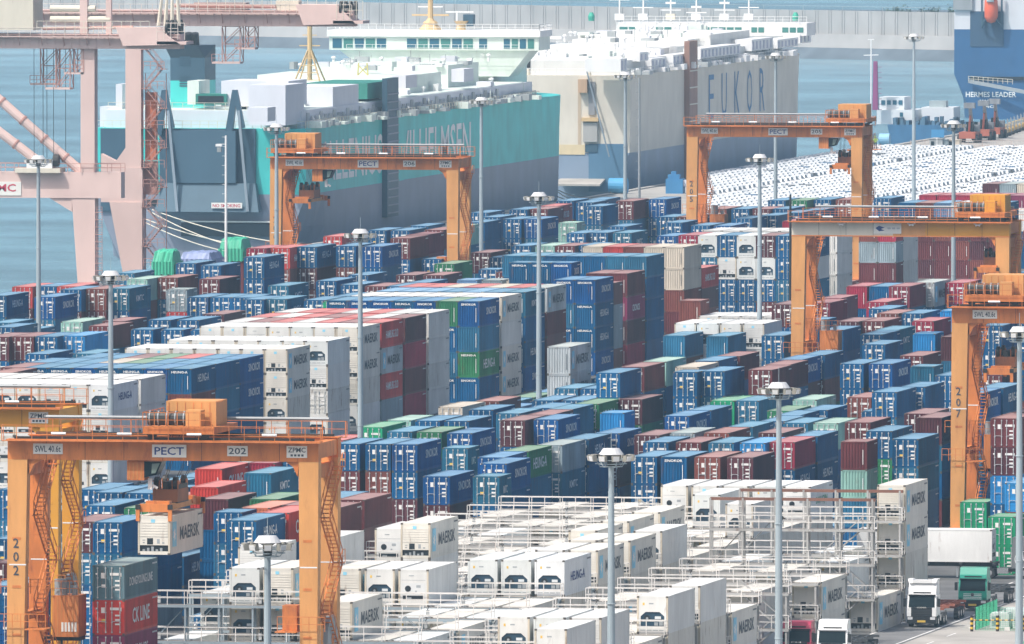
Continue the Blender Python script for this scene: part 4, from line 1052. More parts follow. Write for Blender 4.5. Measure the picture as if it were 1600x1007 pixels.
def reefer_unit(kind, h, c):
    """machinery end: kind 0 ribbed cover with small square fan, kind 1 clipped-corner opening, kind 2 round fan"""
    g = Geo(); m = paint(c); x0, x1 = .15, CW-.15; gr = mat('machinery_grey', (0.30, 0.33, 0.35), var=.3); lt = mat('machinery_light', (0.62, 0.66, 0.68), var=.15)
    if kind == 0:
        g.box(x0, .02, h*.46, x1, .13, h-.16, m)
        for j in range(6): z = h*.47+j*.2; g.box(x0+.02, -.002, z, x1-.02, .02, z+.10, m)
        g.box(x0, .015, h*.25, x1, .13, h*.455, m)
        g.box(x0+.55, .004, h*.27, x0+1.0, .016, h*.43, black); g.box(x0+.22, .006, h*.3, x0+.36, .016, h*.33, gr); g.box(x0+.2, .006, h*.37, x0+.4, .016, h*.39, gr)
        g.box(x0+1.3, .004, h*.29, x0+1.5, .016, h*.41, gr); g.box(x0+1.7, .004, h*.29, x0+1.85, .016, h*.33, gr)
        g.box(x0, .10, .2, x1, .13, h*.25, black)
        for j in range(5): g.box(x0+.2+j*.33, .05, .28, x0+.38+j*.33, .10, .42+.1*(j % 3), gr)
        g.box(x0, .02, .2, x1, .10, .27, m)
        g.box(x0+.85, -.006, h-.5, x0+1.15, -.002, h-.25, logo)
    elif kind == 1:
        zc0, zc1 = h*.20, h*.58
        g.box(x0, .02, zc1, x1, .13, h-.16, m); g.box(x0, .02, .2, x1, .13, zc0, m)
        a, b = x0+.14, x1-.14; g.box(x0, .02, zc0, a, .13, zc1, m); g.box(b, .02, zc0, x1, .13, zc1, m)
        g.box(a, .11, zc0, b, .135, zc1, mat('machinery_navy', (0.012, 0.045, 0.08), var=.3))
        for s in (0, 1):
            xa = a if s == 0 else b; d = .38 if s == 0 else -.38
            tri = [(xa, zc1), (xa, zc1-.34), (xa+d, zc1)]; g.prism(tri if s == 0 else tri[::-1], .02, .11, m)
        cx = a+.5; cz = (zc0+zc1)/2+.05
        ring = [(cx+.27*math.cos(q*math.pi/5), cz+.27*math.sin(q*math.pi/5)) for q in range(10)]; g.prism(ring, .07, .10, black)
        ring = [(cx+.10*math.cos(q*math.pi/3), cz+.10*math.sin(q*math.pi/3)) for q in range(6)]; g.prism(ring, .06, .071, gr)
        g.box(b-.75, .05, cz-.05, b-.28, .10, cz+.16, lt); g.box(b-.8, .06, zc0+.02, b-.5, .10, zc0+.3, gr); g.box(b-.42, .06, zc0+.02, b-.12, .10, zc0+.36, gr)
        g.box(x0+.8, .01, h-.62, x0+1.15, .021, h-.52, gr); g.box(x0+.3, .01, h-.7, x0+.45, .021, h-.5, sticky)
        for j in range(4): g.box(x0+.1+j*.5, .005, .25, x0+.5+j*.5, .021, .3, gr)
    else:
        g.box(x0, .02, .2, x1, .13, h-.16, m); g.box(x0+.1, .012, h*.30, x1-.1, .021, h*.62, mat('machinery_white', (0.62, .64, .64), var=.1))
        cx = x0+.62; cz = h*.47
        ring = [(cx+.25*math.cos(q*math.pi/5), cz+.25*math.sin(q*math.pi/5)) for q in range(10)]; g.prism(ring, -.01, .013, black)
        g.box(x0+1.3, .0, h*.5, x0+1.65, .013, h*.57, gr); g.box(x0+1.2, .0, h*.36, x0+1.35, .013, h*.42, gr)
        g.box(x0+.2, .005, h*.16, x1-.3, .021, h*.28, black); g.box(x0+.5, .0, h*.17, x0+.9, .006, h*.24, gr)
        g.box(x0+.1, .012, h*.70, x1-.1, .021, h*.71, gr); g.box(x0+.7, .0, h*.82, x0+1.1, .021, h*.84, gr)
    return g
SIDE = {'s': ('SINOKOR', wtext, 6.0, .82), 'h': ('HEUNG-A', wtext, 5.6, .82), 'x': ('KMTC', wtext, 4.2, .7), 'k': ('CK LINE', wtext, 6.2, 1.15), 'e': ('HEUNG-A', wtext, 7.0, 1.05), 'd': ('DONGYOUNG LINE', wtext, 8.4, .66),
        'R': ('MAERSK', dtext, 7.2, 1.0), 'Y': ('MAERSK', dtext, 7.2, 1.0), 'J': ('DONGJIN', gtext, 6.2, .8), 'H': ('HEUNG-A', bluetext, 6.4, .75), 'p': ('CRONOS', wtext, 5.0, .8), 'r': ('HAMBURG SUD', wtext, 7.0, .85)}
def logo_panel(L, h):
    g = Geo(); X = CW+.004; sc = L/12.19
    g.quad((X, .9*sc, .55), (X, 2.4*sc, .55), (X, 2.4*sc, h-.5), (X, .9*sc, h-.5), logo)
    g.poly([(X+.004, 1.65*sc+math.cos(q*math.pi/7)*.55*(1 if q % 2 == 0 else .5)*sc, h/2+math.sin(q*math.pi/7)*.55*(1 if q % 2 == 0 else .5)) for q in range(14)], wtext)
    return g
def lettering(c, L, h, face):
    g = Geo(); X = CW+.004; sc = L/12.19
    if c in SIDE:
        s, m, wd, ht = SIDE[c]; wd *= sc
        y0 = (L-wd)/2 + (1.1*sc if c in 'RY' else (1.2*sc if c in 's' else 0)); z0 = (h-ht)/2
        if c in 'sh': z0 = h*.42
        put_text(g, s, m, wd, ht, (X, y0, z0), (0, 1, 0), (0, 0, 1), .018)
    if c not in 'WV':      # small registration marks near the far top corner
        mm = dtext if c in 'wWQRHJYav' else wtext
        for q in range(4): g.quad((X, L-1.9+q*.42, h-.42), (X, L-1.6+q*.42, h-.42), (X, L-1.6+q*.42, h-.30), (X, L-1.9+q*.42, h-.30), mm)
    if face in 'nc':
        mm = dtext if c in 'wYav' else wtext
        s = {'s': 'SINOKOR', 'h': 'HEUNG-A', 'b': 'SINOKOR', 'x': 'KMTC', 'e': 'HEUNG-A'}.get(c)
        if s and face == 'n': put_text(g, s, mm, 1.7, .24, (.35, -.004, h-.48), bold=.03)
        g.quad((CW-.42, -.004, .5), (CW-.36, -.004, .5), (CW-.36, -.004, h-.75), (CW-.42, -.004, h-.75), mm)
    if not g.f: return None
    return g
_MC = {}
def cached(key, fn):
    if key not in _MC: _MC[key] = fn()
    return _MC[key]
def tmpl(g): return (g.v, g.f, g.m, g.mats)
def parts_of(c, L, h, face, k):
    """list of (name, geo, sub) for one container; sub parts are a list"""
    Lk = round(L, 2)
    if c in REEF:
        kind = {'Q': 1, 'H': 1, 'J': 2 if k % 2 else 1, 'R': 0, 'W': (0, 2, 1, 0)[k % 4], 'V': (2, 0, 1)[k % 3]}[c]
        return [('body', ('rb', c, Lk, h), lambda: reefer_body(c, L, h), []), ('cooling_unit', ('ru', kind, h, c), lambda: reefer_unit(kind, h, c), []),
                ('lettering', ('tx', c, Lk, h, 'f'), lambda: lettering(c, L, h, 'f'), [])] + ([('logo', ('lg', Lk, h), lambda: logo_panel(L, h), [])] if c == 'R' else [])
    fc = face if face in 'nc' else 'd'
    out = [('body', ('db', c, Lk, h, fc), lambda: dry_body(c, L, h, fc), []), ('lettering', ('tx', c, Lk, h, fc), lambda: lettering(c, L, h, fc), [])]
    if c == 'Y': out.append(('logo', ('lg', Lk, h), lambda: logo_panel(L, h), []))
    if fc == 'd':
        for s in (0, 1):
            out.append(('door', ('dl', c, h, s), (lambda s=s: door_leaf(c, h, s)), [('locking_bar', ('bar', h, s, q), (lambda s=s, q=q: door_bar(h, s, q))) for q in (0, 1)]))
    return out
def mesh_of(key, fn, name):
    def mk():
        g = fn(); return g.mesh(name) if g else None
    return cached(('M', key), mk)
def make_container(c, x, y, z, L, h, face, label, k, group, name=None):
    reef = c in REEF
    root = thing(name or ('refrigerated_container' if reef else 'shipping_container'), label, 'refrigerated container' if reef else 'shipping container', (x, y, z), group)
    for nm, key, fn, subs in parts_of(c, L, h, face, k):
        me = mesh_of(key, fn, nm)
        if me is None: continue
        o = link(nm, me, root)
        for sn, sk, sf in subs: link(sn, mesh_of(sk, sf, sn), o)
    return root
STUFF = Geo()
def stuff_container(c, x, y, z, L, h, face, k, simple):
    if simple:
        fc = 'f'
        def fn():
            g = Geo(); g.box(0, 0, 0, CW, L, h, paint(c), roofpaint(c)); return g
        T = cached(('sb', c, round(L, 2), h), lambda: tmpl(fn())); STUFF.add(*T, off=(x, y, z)); return
    for nm, key, fn, subs in parts_of(c, L, h, face, k):
        if nm == 'body' and c not in REEF:
            fc = key[4]; key = key+('lo',); fn = (lambda fc=fc: dry_body(c, L, h, fc, False))
        g = cached(('S', key), lambda: (lambda q: tmpl(q) if q else None)(fn()))
        if g: STUFF.add(*g, off=(x, y, z))
        for sn, sk, sf in subs: STUFF.add(*cached(('S', sk), lambda: tmpl(sf())), off=(x, y, z))
CODES = ['b', 's', 'h', 'x', 'B', 'm', 'M', 'r', 'k', 'o', 'c', 'p', 'g', 'G', 'e', 'w', 'y', 'Y', 'd', 't', 'a', 'l', 'W', 'Q', 'R', 'H', 'J']
LOOK = {'q': 'blue', 'i': 'maroon', 'j': 'maroon', 'V': 'white', 'v': 'white', 'b': 'blue', 's': 'blue', 'h': 'blue', 'x': 'steel blue', 'B': 'bright blue', 'm': 'maroon', 'M': 'wine red', 'r': 'red', 'k': 'bright red', 'o': 'orange', 'c': 'crimson', 'p': 'magenta', 'g': 'green', 'G': 'bright green', 'e': 'green', 'w': 'white', 'y': 'grey', 'Y': 'pale grey', 'd': 'slate grey', 't': 'pale teal', 'a': 'cream', 'l': 'light blue', 'W': 'white', 'Q': 'white', 'R': 'off-white', 'H': 'white', 'J': 'white'}
PLACE = ['crane 202 left leg', 'crane 202 right leg', 'crane 202 trolley', 'crane 206 left leg', 'crane 206 right leg', 'crane 205 left leg', 'crane 205 right leg', 'cream crane leg', 'cream crane trolley', 'crane 207 leg', 'crane 207 hoist', 'pink crane leg',
         'front mast', 'truck lane mast', 'centre mast', 'red-white block mast', 'crane 202 mast', 'reefer wall mast', 'cream crane mast', 'small front mast', 'tall reefer stack', 'waterside mast', 'the green pair']
WAY = ['left of', 'right of', 'beyond', 'in front of']
ORDER = ['', 'leftmost', 'second leftmost', 'third leftmost', 'fourth leftmost', 'fifth leftmost', 'sixth leftmost', 'seventh leftmost', 'eighth leftmost', 'ninth leftmost', 'tenth leftmost', 'eleventh leftmost', 'twelfth leftmost']
def label_of(c, L, above, wh):
    s = LOOK[c]+(' short' if L < 8 else '')+(' reefer' if c in REEF else ' container')+(' marked '+SIDE[c][0] if c in SIDE else '')
    s += ' on top' if above is None else ' under '+LOOK[above]+' one'
    if wh[2] >= 0: s += ', '+LOOK[CODES[wh[2]]]+' at left'
    s += ', '+WAY[wh[0]]+' '+PLACE[wh[1]]
    if wh[3]: s = ORDER[min(wh[3], 12)]+' '+s
    return s
def vary(c, n):
    return {'b': 'bbqbs'[n % 5] if n % 3 else 'b', 'm': 'mijm'[n % 4], 'W': 'WVW'[n % 3], 'w': 'wvw'[n % 3]}.get(c, c) if c != 's' else 's'
SEEN = set()
def build_stacks():
    li = 0; rk = 0
    for X, Y, L, face, hm, cols, flags in STACKS:
        L = 12.19 if L == 4 else 6.06; face = 'dcnf'[face]; cs = [CODES[a] for a in cols]
        z = 0.0; rk += 1
        for k, (c, fl) in enumerate(zip(cs, flags)):
            h = hm or (2.9 if c in REEF+'Yw' else 2.6)
            up = cs[k+1] if k+1 < len(cs) else None; c = vary(c, rk*3+k*7)
            if c == 's' and cs[k] == 'b': c = 'q'
            if fl == 2:
                lab = label_of(c, L, up, WHERE[li]); li += 1
                if len(lab.split()) > 16: lab = label_of(c, L, up, (WHERE[li-1][0], WHERE[li-1][1], -1, WHERE[li-1][3]))
                while lab in SEEN: lab = lab.replace(' container', ' box', 1) if ' container' in lab else lab.replace(' box', ' cargo box', 1)
                SEEN.add(lab)
                make_container(c, X, Y, z, L, h, face, lab, rk+k, 'refrigerated containers on the reefer racks and stacks' if c in REEF else 'dry cargo containers stacked in the yard')
            else: stuff_container(c, X, Y, z, L, h, face, rk+k, fl == 0)
            z += h
    o = STUFF.build('distant_container_stacks'); tag(o, 'farther and half hidden blue, maroon and white containers filling the yard blocks', 'shipping containers', kind='stuff')
build_stacks()
# ------------------------------------------------------------------ rubber tyred gantry cranes
orange = mat('crane_orange', (0.60, 0.195, 0.045), rough=0.55, var=0.28, rust=0.85, rustcol=(0.30, 0.085, 0.03), scale=1.1)
tan = mat('crane_orange_faded', (0.64, 0.31, 0.10), rough=0.6, var=0.16, rust=0.5, rustcol=(0.42, 0.16, 0.05), scale=0.9)
yellow = mat('crane_yellow', (0.66, 0.31, 0.025), rough=0.55, var=0.12, rust=0.2, rustcol=(0.36, 0.18, 0.04), scale=0.4)
cream = mat('crane_cream', (0.66, 0.62, 0.52), rough=0.6, var=0.1, rust=0.35)
grease = mat('greasy_black', (0.02, 0.018, 0.016), rough=0.5, var=0.3)
steelg = mat('steel_grey', (0.28, 0.31, 0.33), rough=0.5, var=0.15, rust=0.2)
plate = mat('white_plate', (0.74, 0.74, 0.70), rough=0.5, var=0.06, rust=0.1)
glass = mat('dark_glass', (0.01, 0.02, 0.025), rough=0.3, var=0, spec=0.08)
paleglass = mat('pale_glass', (0.16, 0.22, 0.2), rough=0.15, var=0)
whitep = mat('white_paint', (0.78, 0.79, 0.79), rough=0.45, var=0.08, rust=0.12)
SPAN, BZ0, BZ1, WB = 23.6, 21.3, 22.75, 7.6
def rtg(px, py, number, label, tx, cab, spread, mats=None, hook=None, right=None):
    if right: o = at(right, py, BZ0); ox = o.x-SPAN
    else: o = at(px, py, BZ0); ox = o.x
    cr = thing('gantry_crane', label, 'gantry crane', (ox, o.y, 0), 'rubber tyred gantry cranes over the container blocks')
    leg_m, beam_m = mats or (tan, orange)
    creamy = leg_m is cream
    if creamy: leg_m = tan
    # legs, sills, wheels
    for side in (0, 1):
        for fr in (0, 1):
            y0 = fr*WB; g = Geo(); x1 = 1.5 if fr == 0 else 1.45
            X0 = 0 if side == 0 else SPAN-x1; ins = .12 if side == 0 else -.12
            g.hexa([(X0-ins, y0, 2.6), (X0-ins+x1-.25, y0, 2.6), (X0-ins+x1-.25, y0+1.1, 2.6), (X0-ins, y0+1.1, 2.6), (X0, y0, BZ0-.002), (X0+x1, y0, BZ0-.002), (X0+x1, y0+1.1, BZ0-.002), (X0, y0+1.1, BZ0-.002)], leg_m if fr == 0 else beam_m if side == 0 and fr else leg_m)
            for k in range(4): g.box(X0+.35, y0-.02, 4.5+k*3.6, X0+x1-.5, y0-.001, 4.7+k*3.6, beam_m)
            g.box(X0+.1, y0-.012, 13.4, X0+x1-.1, y0-.001, 13.5, whitep)
            lg = g.build('leg', cr)
            if fr == 0 and number and side == (1 if right else 0):
                g = Geo()
                for k, ch in enumerate(number): put_text(g, ch, dtext, .42, .72, (X0+.42, -.03, 14.7-1.02*k), bold=.01)
                g.build('leg_number', lg)
        X0 = 0 if side == 0 else SPAN-1.4; g = Geo()
        g.box(X0-.05, -2.6, 1.5, X0+1.35, WB+3.7, 2.6, beam_m); g.build('sill_beam', cr)
        for y in (-2.3, -.6, WB+.2, WB+1.9):
            g = Geo(); g.bar((X0+.1, y+.75, .76), (X0+1.2, y+.75, .76), .76, dark, 14); g.bar((X0+.05, y+.75, .76), (X0+1.25, y+.75, .76), .3, orange, 8); g.build('wheel', cr)
        # corner gusset between leg and beam
        for fr in (0, 1):
            g = Geo(); y0 = fr*WB
            xa = 1.5 if side == 0 else SPAN-1.5; d = 1 if side == 0 else -1
            pts = [(xa, BZ0-.01), (xa+d*1.0, BZ0-.01), (xa+d*.45, BZ0-.4), (xa+d*.12, BZ0-1.1)]
            g.prism(pts if d > 0 else pts[::-1], y0+.15, y0+.95, beam_m); g.build('gusset', cr)
        g = Geo(); xs = .2 if side == 0 else SPAN-1.3
        g.box(xs, 1.12, BZ0-1.3, xs+1.0, WB-.02, BZ0-.3, beam_m); g.box(xs+.1, 1.12, 9.2, xs+.8, WB-.02, 9.8, beam_m); g.build('tie_beam', cr)
        # stairs between the legs
        g = Geo(); xa = (1.6 if side == 0 else SPAN-.2); zz = 2.7; y = 1.4; dr = 1
        while zz < BZ0-.8:
            z2 = min(zz+3.6, BZ0); ya, yb = (1.3, WB-1.4) if dr > 0 else (WB-1.4, 1.3)
            g.stair((xa+.1, ya, zz), (xa+.1, yb, z2), .7, orange, 'x'); g.box(xa+.05, yb-.5, z2-.06, xa+.9, yb+.5, z2, orange)
            g.rail((xa+.9, yb-.5, z2), (xa+.9, yb+.5, z2), orange, 1.0, 1)
            zz = z2; dr = -dr
        g.build('stairs', cr)
    # girders
    for fr in (0, 1):
        y0 = fr*WB; g = Geo(); bm = beam_m
        if creamy:
            g.box(0, y0, BZ0, 11, y0+1.1, BZ1, cream); g.box(11.002, y0, BZ0, 14.5, y0+1.1, BZ1, tan); g.box(14.502, y0, BZ0, SPAN, y0+1.1, BZ1, yellow)
            g.box(-.02, y0-.02, BZ0-.12, SPAN+.02, y0+1.12, BZ0-.002, orange)
        else: g.box(0, y0, BZ0, SPAN, y0+1.1, BZ1, bm)
        for k in range(1, 8): g.box(k*SPAN/8-.015, y0-.012, BZ0+.01, k*SPAN/8+.015, y0-.001, BZ1-.02, grease)
        g.box(-.1, y0-.12, BZ1+.002, SPAN+.1, y0+1.22, BZ1+.07, orange); g.build('girder', cr)
        g = Geo(); g.box(.4, y0+.45, BZ1+.072, SPAN-.4, y0+.62, BZ1+.26, grease); g.build('trolley_rail', cr)
    for fr in (0, 1):
        g = Geo(); yr = -.75 if fr == 0 else WB+1.9
        g.box(-.3, min(yr, yr+.6 if fr == 0 else yr-.6), BZ1-.05, SPAN+.3, max(yr, yr+.6 if fr == 0 else yr-.6), BZ1+.001, orange)
        g.rail((-.3, yr, BZ1), (SPAN+.3, yr, BZ1), orange, 1.15, 1.15, .03)
        for xx in (-.3, SPAN+.3): g.rail((xx, yr, BZ1), (xx, yr+(.6 if fr == 0 else -.6), BZ1), orange, 1.15, 1)
        g.build('walkway', cr)
    for xx in (3.5, 8.5, 13.8, 19.5):
        g = Geo(); g.bar((xx, -.8, BZ1+.55), (xx+1.1, -.8, BZ1+.55), .11, whitep, 6); g.build('tube_lamp', cr)
    g = Geo(); g.bar((1.5, WB-1, BZ1+1.45), (SPAN-.5, WB-1, BZ1+1.45), .14, steelg, 6)
    for xx in (2, 8, 14, 20, SPAN-1): g.bar((xx, WB-1, BZ1), (xx, WB-1, BZ1+1.4), .05, orange)
    g.build('cable_rail', cr)
    # end cross members
    for xx in (0.1, SPAN-.9): g = Geo(); g.box(xx, 1.12, BZ0+.2, xx+.8, WB-.02, BZ1-.1, beam_m); g.build('end_beam', cr)
    # signs on the front girder
    if number:
        for (a, b, z0, z1, s, mt, nm) in ((1.95, 4.2, .42, 1.2, 'SWL 40.6t', dtext, 'load_sign'), (11.0, 13.6, .25, 1.2, 'PECT', bluetext, 'terminal_sign'), (16.7, 18.25, .38, 1.15, number, dtext, 'number_sign'), (21.2, 22.75, .3, 1.18, 'ZPMC', dtext, 'maker_sign')):
            g = Geo(); g.box(a, -.05, BZ0+z0, b, -.013, BZ0+z1, plate); p = g.build(nm, cr)
            g = Geo(); put_text(g, s, mt, (b-a)*.86, (z1-z0)*(.62 if nm != 'maker_sign' else .42), (a+(b-a)*.07, -.056, BZ0+z0+(z1-z0)*(.19 if nm != 'maker_sign' else .45)), bold=.015)
            if nm == 'maker_sign':
                for k in range(4): g.box(a+.3+k*.27, -.056, BZ0+z0+.1, a+.48+k*.27, -.052, BZ0+z0+.26, dtext)
            g.build('sign_lettering', p)
    else:
        g = Geo(); g.box(8.9, -.05, BZ0+.2, 11.9, -.013, BZ0+1.3, plate); p = g.build('logo_sign', cr)
        g = Geo(); g.prism([(9.1, BZ0+.8), (9.5, BZ0+1.05), (10.1, BZ0+.85), (9.7, BZ0+.7), (10.1, BZ0+.55), (9.5, BZ0+.45)], -.056, -.052, bluetext); [g.box(10.4+q_*.5, -.056, BZ0+.68, 10.75+q_*.5, -.052, BZ0+.86, ltext) for q_ in range(3)]; g.build('sign_lettering', p)
        for xx in (5.0, 12.6, 19.8):
            g = Geo(); g.bar((xx, -.3, BZ1-.1), (xx+.7, -.5, BZ1-.35), .08, whitep, 5); g.bar((xx+.9, -.3, BZ1-.1), (xx+.2, -.5, BZ1-.35), .08, whitep, 5); g.build('floodlight', cr)
    # trolley
    tr = Geo(); tz = BZ1+.3; hm = yellow if creamy else tan
    tr.box(tx-2.7, -.1, tz+.25, tx+2.7, WB+1.2, tz+.75, orange); trolley = tr.build('trolley_frame', cr)
    for xx in (tx-2.1, tx+1.9):
        for fr in (0, 1): g = Geo(); y = fr*WB+.5; g.bar((xx, y-.22, tz+.22), (xx, y+.22, tz+.22), .36, grease, 12); g.build('trolley_wheel', trolley)
    g = Geo(); g.box(tx-1.4, 2.2, tz+.752, tx+2.4, WB-1.3, tz+2.6, hm)
    for k in range(6): g.box(tx-1.2+k*.62, 2.17, tz+.9, tx-1.15+k*.62, 2.199, tz+2.5, orange)
    g.build('machinery_house', cr)
    g = Geo(); g.bar((tx-2.5, 1.1, tz+1.35), (tx+.4, 1.1, tz+1.35), .52, grease, 14)
    for k in range(5): g.bar((tx-2.4+k*.65, 1.1, tz+1.35), (tx-2.3+k*.65, 1.1, tz+1.35), .58, steelg, 14)
    g.box(tx+.45, .4, tz+.76, tx+1.6, 1.9, tz+2.0, hm); g.bar((tx-.9, .5, tz+.76), (tx-.9, .5, tz+2.3), .05, orange); g.build('hoist_drum', cr)
    g = Geo(); g.rail((tx-2.6, -.5, tz+.75), (tx+2.6, -.5, tz+.75), orange, 1.1, .9); g.rail((tx-2.7, -.1, tz+.75), (tx-2.7, WB, tz+.75), orange, 1.1, 1.2)
    for k in range(8): g.bar((tx+2.7, 1+k*.3, tz+2.6), (tx+2.7, 1.1+k*.3, tz+2.6), .04, orange)
    g.build('trolley_railing', cr)
    # driver's cab
    if cab is not None:
        x0, flip = cab; g = Geo(); g.box(x0, .4, BZ0-1.5, x0+1.3, 2.2, BZ0-.05, orange)
        for k in range(4): g.box(x0+.15+k*.3, .37, BZ0-1.4, x0+.2+k*.3, .399, BZ0-.2, tan)
        c = g.build('cab', cr)
        g = Geo(); x1 = x0+1.302; g.hexa([(x1, .4, BZ0-1.3), (x1+.9, .5, BZ0-1.1), (x1+.9, 2.1, BZ0-1.1), (x1, 2.2, BZ0-1.3), (x1, .4, BZ0-.1), (x1+1.35, .4, BZ0-.1), (x1+1.35, 2.2, BZ0-.1), (x1, 2.2, BZ0-.1)], glass)
        g.hexa([(x1+.55, .37, BZ0-1.0), (x1+.85, .37, BZ0-.95), (x1+.85, .395, BZ0-.95), (x1+.55, .395, BZ0-1.0), (x1+.6, .37, BZ0-.25), (x1+1.2, .37, BZ0-.2), (x1+1.2, .395, BZ0-.2), (x1+.6, .395, BZ0-.25)], paleglass); g.build('cab_window', c)
        g = Geo(); g.box(x1+.2, .8, BZ0-2.2, x1+.5, 1.1, BZ0-1.35, whitep); g.bar((x1+.5, 1, BZ0-1.9), (x1+.9, 1, BZ0-2.1), .12, whitep, 6); g.build('work_lamp', c)
    # head block and spreader on ropes
    sx, sz = spread; yc = WB/2+.5; sp = Geo(); top = sz+1.15
    sp.box(sx-.9, yc-4.8, sz+.42, sx+.9, yc-3.9, sz+1.0, orange); sp.box(sx-.9, yc+3.9, sz+.42, sx+.9, yc+4.8, sz+1.0, orange)
    sp.box(sx-1.1, yc-6.0, sz+.25, sx+1.1, yc-5.55, sz+.85, orange); sp.box(sx-1.1, yc+5.55, sz+.25, sx+1.1, yc+6.0, sz+.85, orange)
    sp.box(sx-.8, yc-5.55, sz+.3, sx-.35, yc+5.55, sz+.75, tan); sp.box(sx+.35, yc-5.55, sz+.3, sx+.8, yc+5.55, sz+.75, tan)
    spr = sp.build('spreader', cr)
    for xx in (-1.22, 1.22):
        for yy in (yc-6.05, yc+6.05):
            g = Geo(); g.box(sx+xx-.14, yy-.12, sz-.42, sx+xx+.14, yy+.12, sz+.5, orange); g.box(sx+xx-.17, yy-.15, sz+.45, sx+xx+.17, yy+.15, sz+.8, grease); g.build('corner_guide', spr)
    g = Geo(); hbm = mat('head_block_rust', (0.30, 0.11, 0.04), rough=.6, var=.35, rust=.8, rustcol=(.05, .03, .02)); g.box(sx-.95, yc-2.0, sz+.76, sx+.95, yc+2.0, sz+1.75, hbm)
    g.box(sx-.98, yc-2.02, sz+.72, sx+.98, yc+2.02, sz+.80, grease); g.box(sx+.5, yc-1.6, sz+1.76, sx+.95, yc+1.6, sz+2.1, grease)
    g.box(sx-.2, yc-2.0, sz+1.76, sx+.2, yc+2.0, sz+2.3, grease); g.build('head_block', cr)
    for xx in (-.7, .7):
        for yy in (-1.5, 1.5):
            g = Geo(); g.bar((sx+xx-.16, yc+yy, sz+2.2), (sx+xx+.16, yc+yy, sz+2.2), .48, grease, 14); g.box(sx+xx-.24, yc+yy-.3, sz+1.76, sx+xx-.18, yc+yy+.3, sz+2.4, orange); g.box(sx+xx+.18, yc+yy-.3, sz+1.76, sx+xx+.24, yc+yy+.3, sz+2.4, orange); g.build('sheave', cr)
    g = Geo()
    for xx in (-.7, .7):
        for yy in (-1.9, -1.1, 1.1, 1.9): g.bar((sx+xx, yc+yy, sz+2.3), (tx+xx*1.4, yc+yy*1.2, BZ1+.5), .025, grease, 3)
    g.build('hoist_ropes', cr)
    # power pack and cable reel
    g = Geo(); g.box(2.0, WB-1.2, 7.7, 4.0, WB+1.6, 10.8, orange)
    for k in range(5): g.box(2.7+k*.25, WB-1.23, 8.1, 2.86+k*.25, WB-1.201, 8.8, plate)
    for k in range(7): g.box(2.1+k*.29, WB-1.22, 7.8, 2.13+k*.29, WB-1.201, 10.7, tan)
    g.box(1.3, WB-.8, 7.4, 4.0, WB+1.3, 7.69, grease)
    pk = g.build('power_pack', cr); g = Geo(); g.bar((2.5, WB-.4, 10.8), (2.5, WB-.4, 12.0), .5, steelg, 12); g.bar((3.5, WB-.2, 10.8), (3.5, WB-.2, 11.5), .2, steelg, 8); g.build('exhaust_tank', pk)
    g = Geo(); g.rail((1.4, WB-1.3, 10.8), (4.0, WB-1.3, 10.8), orange, 1.1, .6); g.rail((-.8, -.6, 8.7), (3.0, -.6, 8.7), orange, 1.1, .6); g.rail((-.8, 1.2, 11.2), (2.6, 1.2, 11.2), orange, 1.1, .6); g.rail((SPAN-3, -.6, 8.7), (SPAN+.6, -.6, 8.7), orange, 1.1, .6)
    g.box(1.4, -.6, 8.6, 3.0, 1.5, 8.69, orange); g.box(SPAN-3.2, -.6, 8.6, SPAN-1.6, 3.5, 8.69, orange); g.box(SPAN-2.8, .3, 8.7, SPAN-1.7, 1.9, 10.6, orange); g.build('service_platform', cr)
    g = Geo(); rc = Vector((SPAN+.02, 3.6, 7.9)); R_ = 1.9
    g.bar(rc, rc+Vector((.35, 0, 0)), R_, steelg, 28); g.bar(rc-Vector((.03, 0, 0)), rc+Vector((.38, 0, 0)), .5, orange, 12)
    for k in range(14):
        t = k*math.pi/7; q = rc+Vector((-.04, math.cos(t)*R_, math.sin(t)*R_)); g.bar(rc+Vector((-.04, 0, 0)), q, .04, cream)
    g.build('cable_reel', cr)
    return cr
rtg(12, 718, '202', 'nearest orange gantry crane 202 holding a white reefer over the front left stacks', 13.0, (9.0, 0), (11.5, 17.3))
rtg(422, 264.5, '206', 'orange gantry crane 206 standing before the teal ship hull', 2.8, (5.2, 0), (4.1, 16.9))
rtg(1073, 214, '205', 'orange gantry crane 205 before the car park and the grey ship', 21.4, (17.7, 0), (20.9, 16.9))
rtg(1237, 367.5, None, 'gantry crane with cream, tan and yellow girder at right of the mixed reefer wall', 20.4, None, (21.4, 17.2), mats=(cream, orange))
rtg(1487, 505, '207', 'orange gantry crane 207 cut off by the right edge of the photo', 3.9, None, (4.6, 16.4))
rtg(0, 668, '209', 'yellow gantry crane 209 behind crane 202 at the left edge', 6.0, None, (5.5, 13.0), mats=(yellow, yellow), right=92)
# the reefer hanging under crane 202
o202 = at(12, 718, BZ0)
make_container('R', o202.x+11.5-CW/2, o202.y+WB/2+.5-12.19/2, 17.3-2.93, 12.19, 2.9, 'f', 'white MAERSK reefer hanging from the spreader of crane 202', 0, 'refrigerated containers on the reefer racks and stacks')
